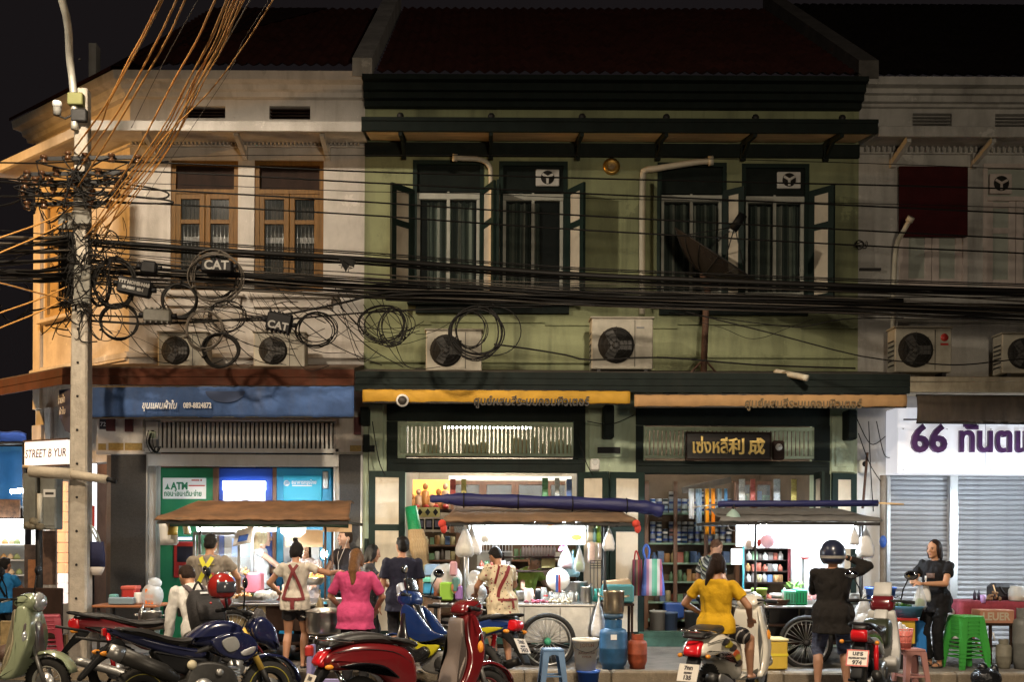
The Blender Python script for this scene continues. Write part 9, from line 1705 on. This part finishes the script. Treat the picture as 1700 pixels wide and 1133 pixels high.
person('balding man in a striped polo shirt in the paint shop doorway',1176,-.75,0,118,1.565,stp,cloth('dark',(.03,.03,.035)),'thin',hairm('thin_brown',(.11,.05,.025)),hands=[(.14,-.16,.58),(-.12,-.16,.58)],lean=9,pitch=20,fat=1.1,sleeve=.7)
st2 = stripes_mat('cloth_black_white_stripe',[(.02,.016,.016),(.02,.016,.016),(.42,.38,.34),(.02,.016,.016)],0,24,.85,.4)
hy = math.radians(55); bx_, by_ = s5.location.x+.18*math.cos(hy), s5.location.y+.18*math.sin(hy)
person('girl in a yellow tee with ponytail sitting on the white scooter',0,by_,-.12,145,1.50,cloth('yellow',(.55,.31,.010)),st2,'pony',hm=hairm('dark_pony',(.022,.012,.009)),hip=.535,xw=bx_,hands=[(.17,-.13,.62),(-.17,-.15,.60)],poles=[(1,.6,-.5),(-1,.6,-.5)],feet=[(.10,-.27,.24),(-.13,-.26,.22)],knees=[(.5,-1,.6),(-.5,-1,.6)],leglen=.40,fat=1.08,sleeve=.6,hem=-.03,pitch=4,hyaw=0,fold=.008,shoe=M_sh)
def x13(t,H,strap,hq,arms,surf,HR,hc): 
 for a in arms[1:]: b = MB(); b.ell(a[2],.02*H,.02*H,.02*H); b.build('cuff',mat('cloth_black_jacket',(.024,.021,.019)),t)
den = mat('cloth_denim',(.13,.15,.24),.85,var=.8,vscale=7,bump=.3,bscale=40,stretch=(1,1,2.2))
hg = person('man in a black jacket and denim shorts fastening his helmet, seen from behind',1383,-3.9,-.12,172,1.62,mat('cloth_black_jacket',(.018,.015,.013),.9,spec=.2,var=.2,vscale=8,bump=.4,bscale=30),den,'short',hands=[(.03,-.13,.80),(-.112,-.075,.905)],poles=[(.4,-.2,-1),(-1,-.25,-.2)],sleeve=1.9,fat=1.18,hem=-.12,leglen=.52,feet=[(.10,.02,.035),(-.10,-.02,.035)],fold=.010,shoe=M_sh,extra=x13,pitch=6)
Hh = 1.62; hp_ = V((hg.location.x, hg.location.y+.02, hg.location.z+.935*Hh)); helmet(hp_,math.radians(172-90),mat('helmet_navy',(.018,.022,.045),.3,coat=.4),'navy open helmet with pale stripes on the head of the man in the black jacket',visor=False,r=.150,stripe=mat('helmet_stripe',(.55,.50,.42),.5))
def x14(t,H,strap,hq,arms,surf,HR,hc): b = MB(); b.sheet(lambda u,v: surf(.18+.04*v,-.03+.07*u,.003,-1),5,3,True,.002,(0,-1,0)); b.build('front_print',mat('dull_print',(.16,.10,.08),.8,var=.5,vscale=50),t)
w = person('woman in black with bob hair holding plastic bags by the roller shutter',1553,-2.48,0,-52,1.55,cloth('black_tee',(.009,.008,.009)),cloth('black_trousers',(.009,.009,.010)),'bob',hm=hairm('dark_bob',(.028,.014,.010)),skin=mat('skin_warm',(.48,.24,.13),.5,var=.06,vscale=9),hands=[(.035,-.20,.66),(-.035,-.21,.67)],poles=[(1,.4,-.8),(-1,.4,-.8)],hyaw=-6,leglen=.94,fat=1.08,extra=x14,sleeve=.55,pitch=6,feet=[(.05,-.02,.035),(-.06,.03,.035)],shoe=M_sh,hem=-.09)
hangbag(1527,966,1012,24,-2.72,M_bagp,'clear bag of greens held by the woman in black',M_leaf); hangbag(1537,962,1000,18,-2.66,M_bagw,'small white bag held by the woman in black')
def x15(t,H,strap,hq,arms,surf,HR,hc):
 pass
rd = person('person in a white shirt bending over between the motorbikes, seen from behind',334,-5.05,-.12,214,1.62,cloth('white_shirt',(.66,.64,.60)),cloth('dark',(.03,.03,.035)),'short',hairm('dark_crop',(.03,.016,.010)),lean=34,pitch=34,sleeve=1.85,hands=[(.14,-.20,.36),(-.13,-.22,.34)],poles=[(.6,.7,.2),(-.6,.7,.2)],hip=.45,fold=.009,hem=-.04,shoe=M_sh)
bp_ = thing('backpack','black backpack on the back of the person in the white shirt','backpack',rd.location,None,math.radians(214),world=False); l = math.radians(34); dd = V((0,-math.sin(l),math.cos(l))); nn = V((0,math.cos(l),math.sin(l))); pl = V((0,0,.45*1.62)); M_bk = mat('backpack_cloth',(.020,.018,.019),.8,var=.25,vscale=10,bump=.35,bscale=35)
def bpr(k, w, dep, o=.10, n=20): c = pl+dd*k+nn*(o+dep*.5); return [c+V((1,0,0))*w*abs(math.cos(a))**.5*(1 if math.cos(a) > 0 else -1)+nn*dep*.62*abs(math.sin(a))**.6*(1 if math.sin(a) > 0 else -1) for a in [i*2*math.pi/n for i in range(n)]]
b = MB(); b.loft([bpr(-.14,.10,.10),bpr(-.12,.152,.20),bpr(.06,.160,.24),bpr(.24,.150,.20),bpr(.33,.11,.13),bpr(.36,.06,.06)]); b.build('main_bag',M_bk,bp_); b = MB(); b.loft([bpr(-.07,.12,.06,.30),bpr(.06,.135,.08,.31),bpr(.15,.12,.05,.30)]); b.build('front_pocket',M_bk,bp_)
c = pl+dd*.24+nn*.335; b = MB(); b.obox(c+V((-.06,0,0)),c+V((.06,0,.0)),.004,.022,dd); b.build('white_logo',M_text_w,bp_); b = MB(); c = pl+dd*.09+nn*.39; b.ell(c,.012,.01,.012); b.build('red_tab',M_red,bp_)
for s in (1,-1): MB().tube(smooth_poly([pl+dd*.36+V((s*.07,0,0))+nn*.16,pl+dd*.48+V((s*.09,0,0))+nn*.06,pl+dd*.46+V((s*.105,0,0))-nn*.10,pl+dd*.26+V((s*.12,0,0))-nn*.13],4,False),[.026]*13,8).build('shoulder_strap',mat('strap_brown_grey',(.10,.08,.085),.8),bp_)
MB().tube(smooth_poly([pl+dd*.38+V((-.05,0,0))+nn*.16,pl+dd*.45+nn*.20,pl+dd*.38+V((.05,0,0))+nn*.16],4,False),.012,6).build('carry_loop',M_bk,bp_)
person('person in a blue tee with dark straps at the market stall, far left',8,.55,-.30,165,1.52,cloth('blue_tee',(.02,.17,.40)),cloth('dark',(.03,.03,.035)),'short',hands=[(.13,-.22,.58),(-.13,-.22,.58)],extra=lambda t,H,strap,*a: (strap('apron_strap',[(.30,.04),(.22,.0),(.10,-.06)],M_black,.016),strap('apron_strap',[(.30,-.04),(.22,.0),(.10,.06)],M_black,.016,1,.025)))
bpy.data.scenes.remove(TMP)
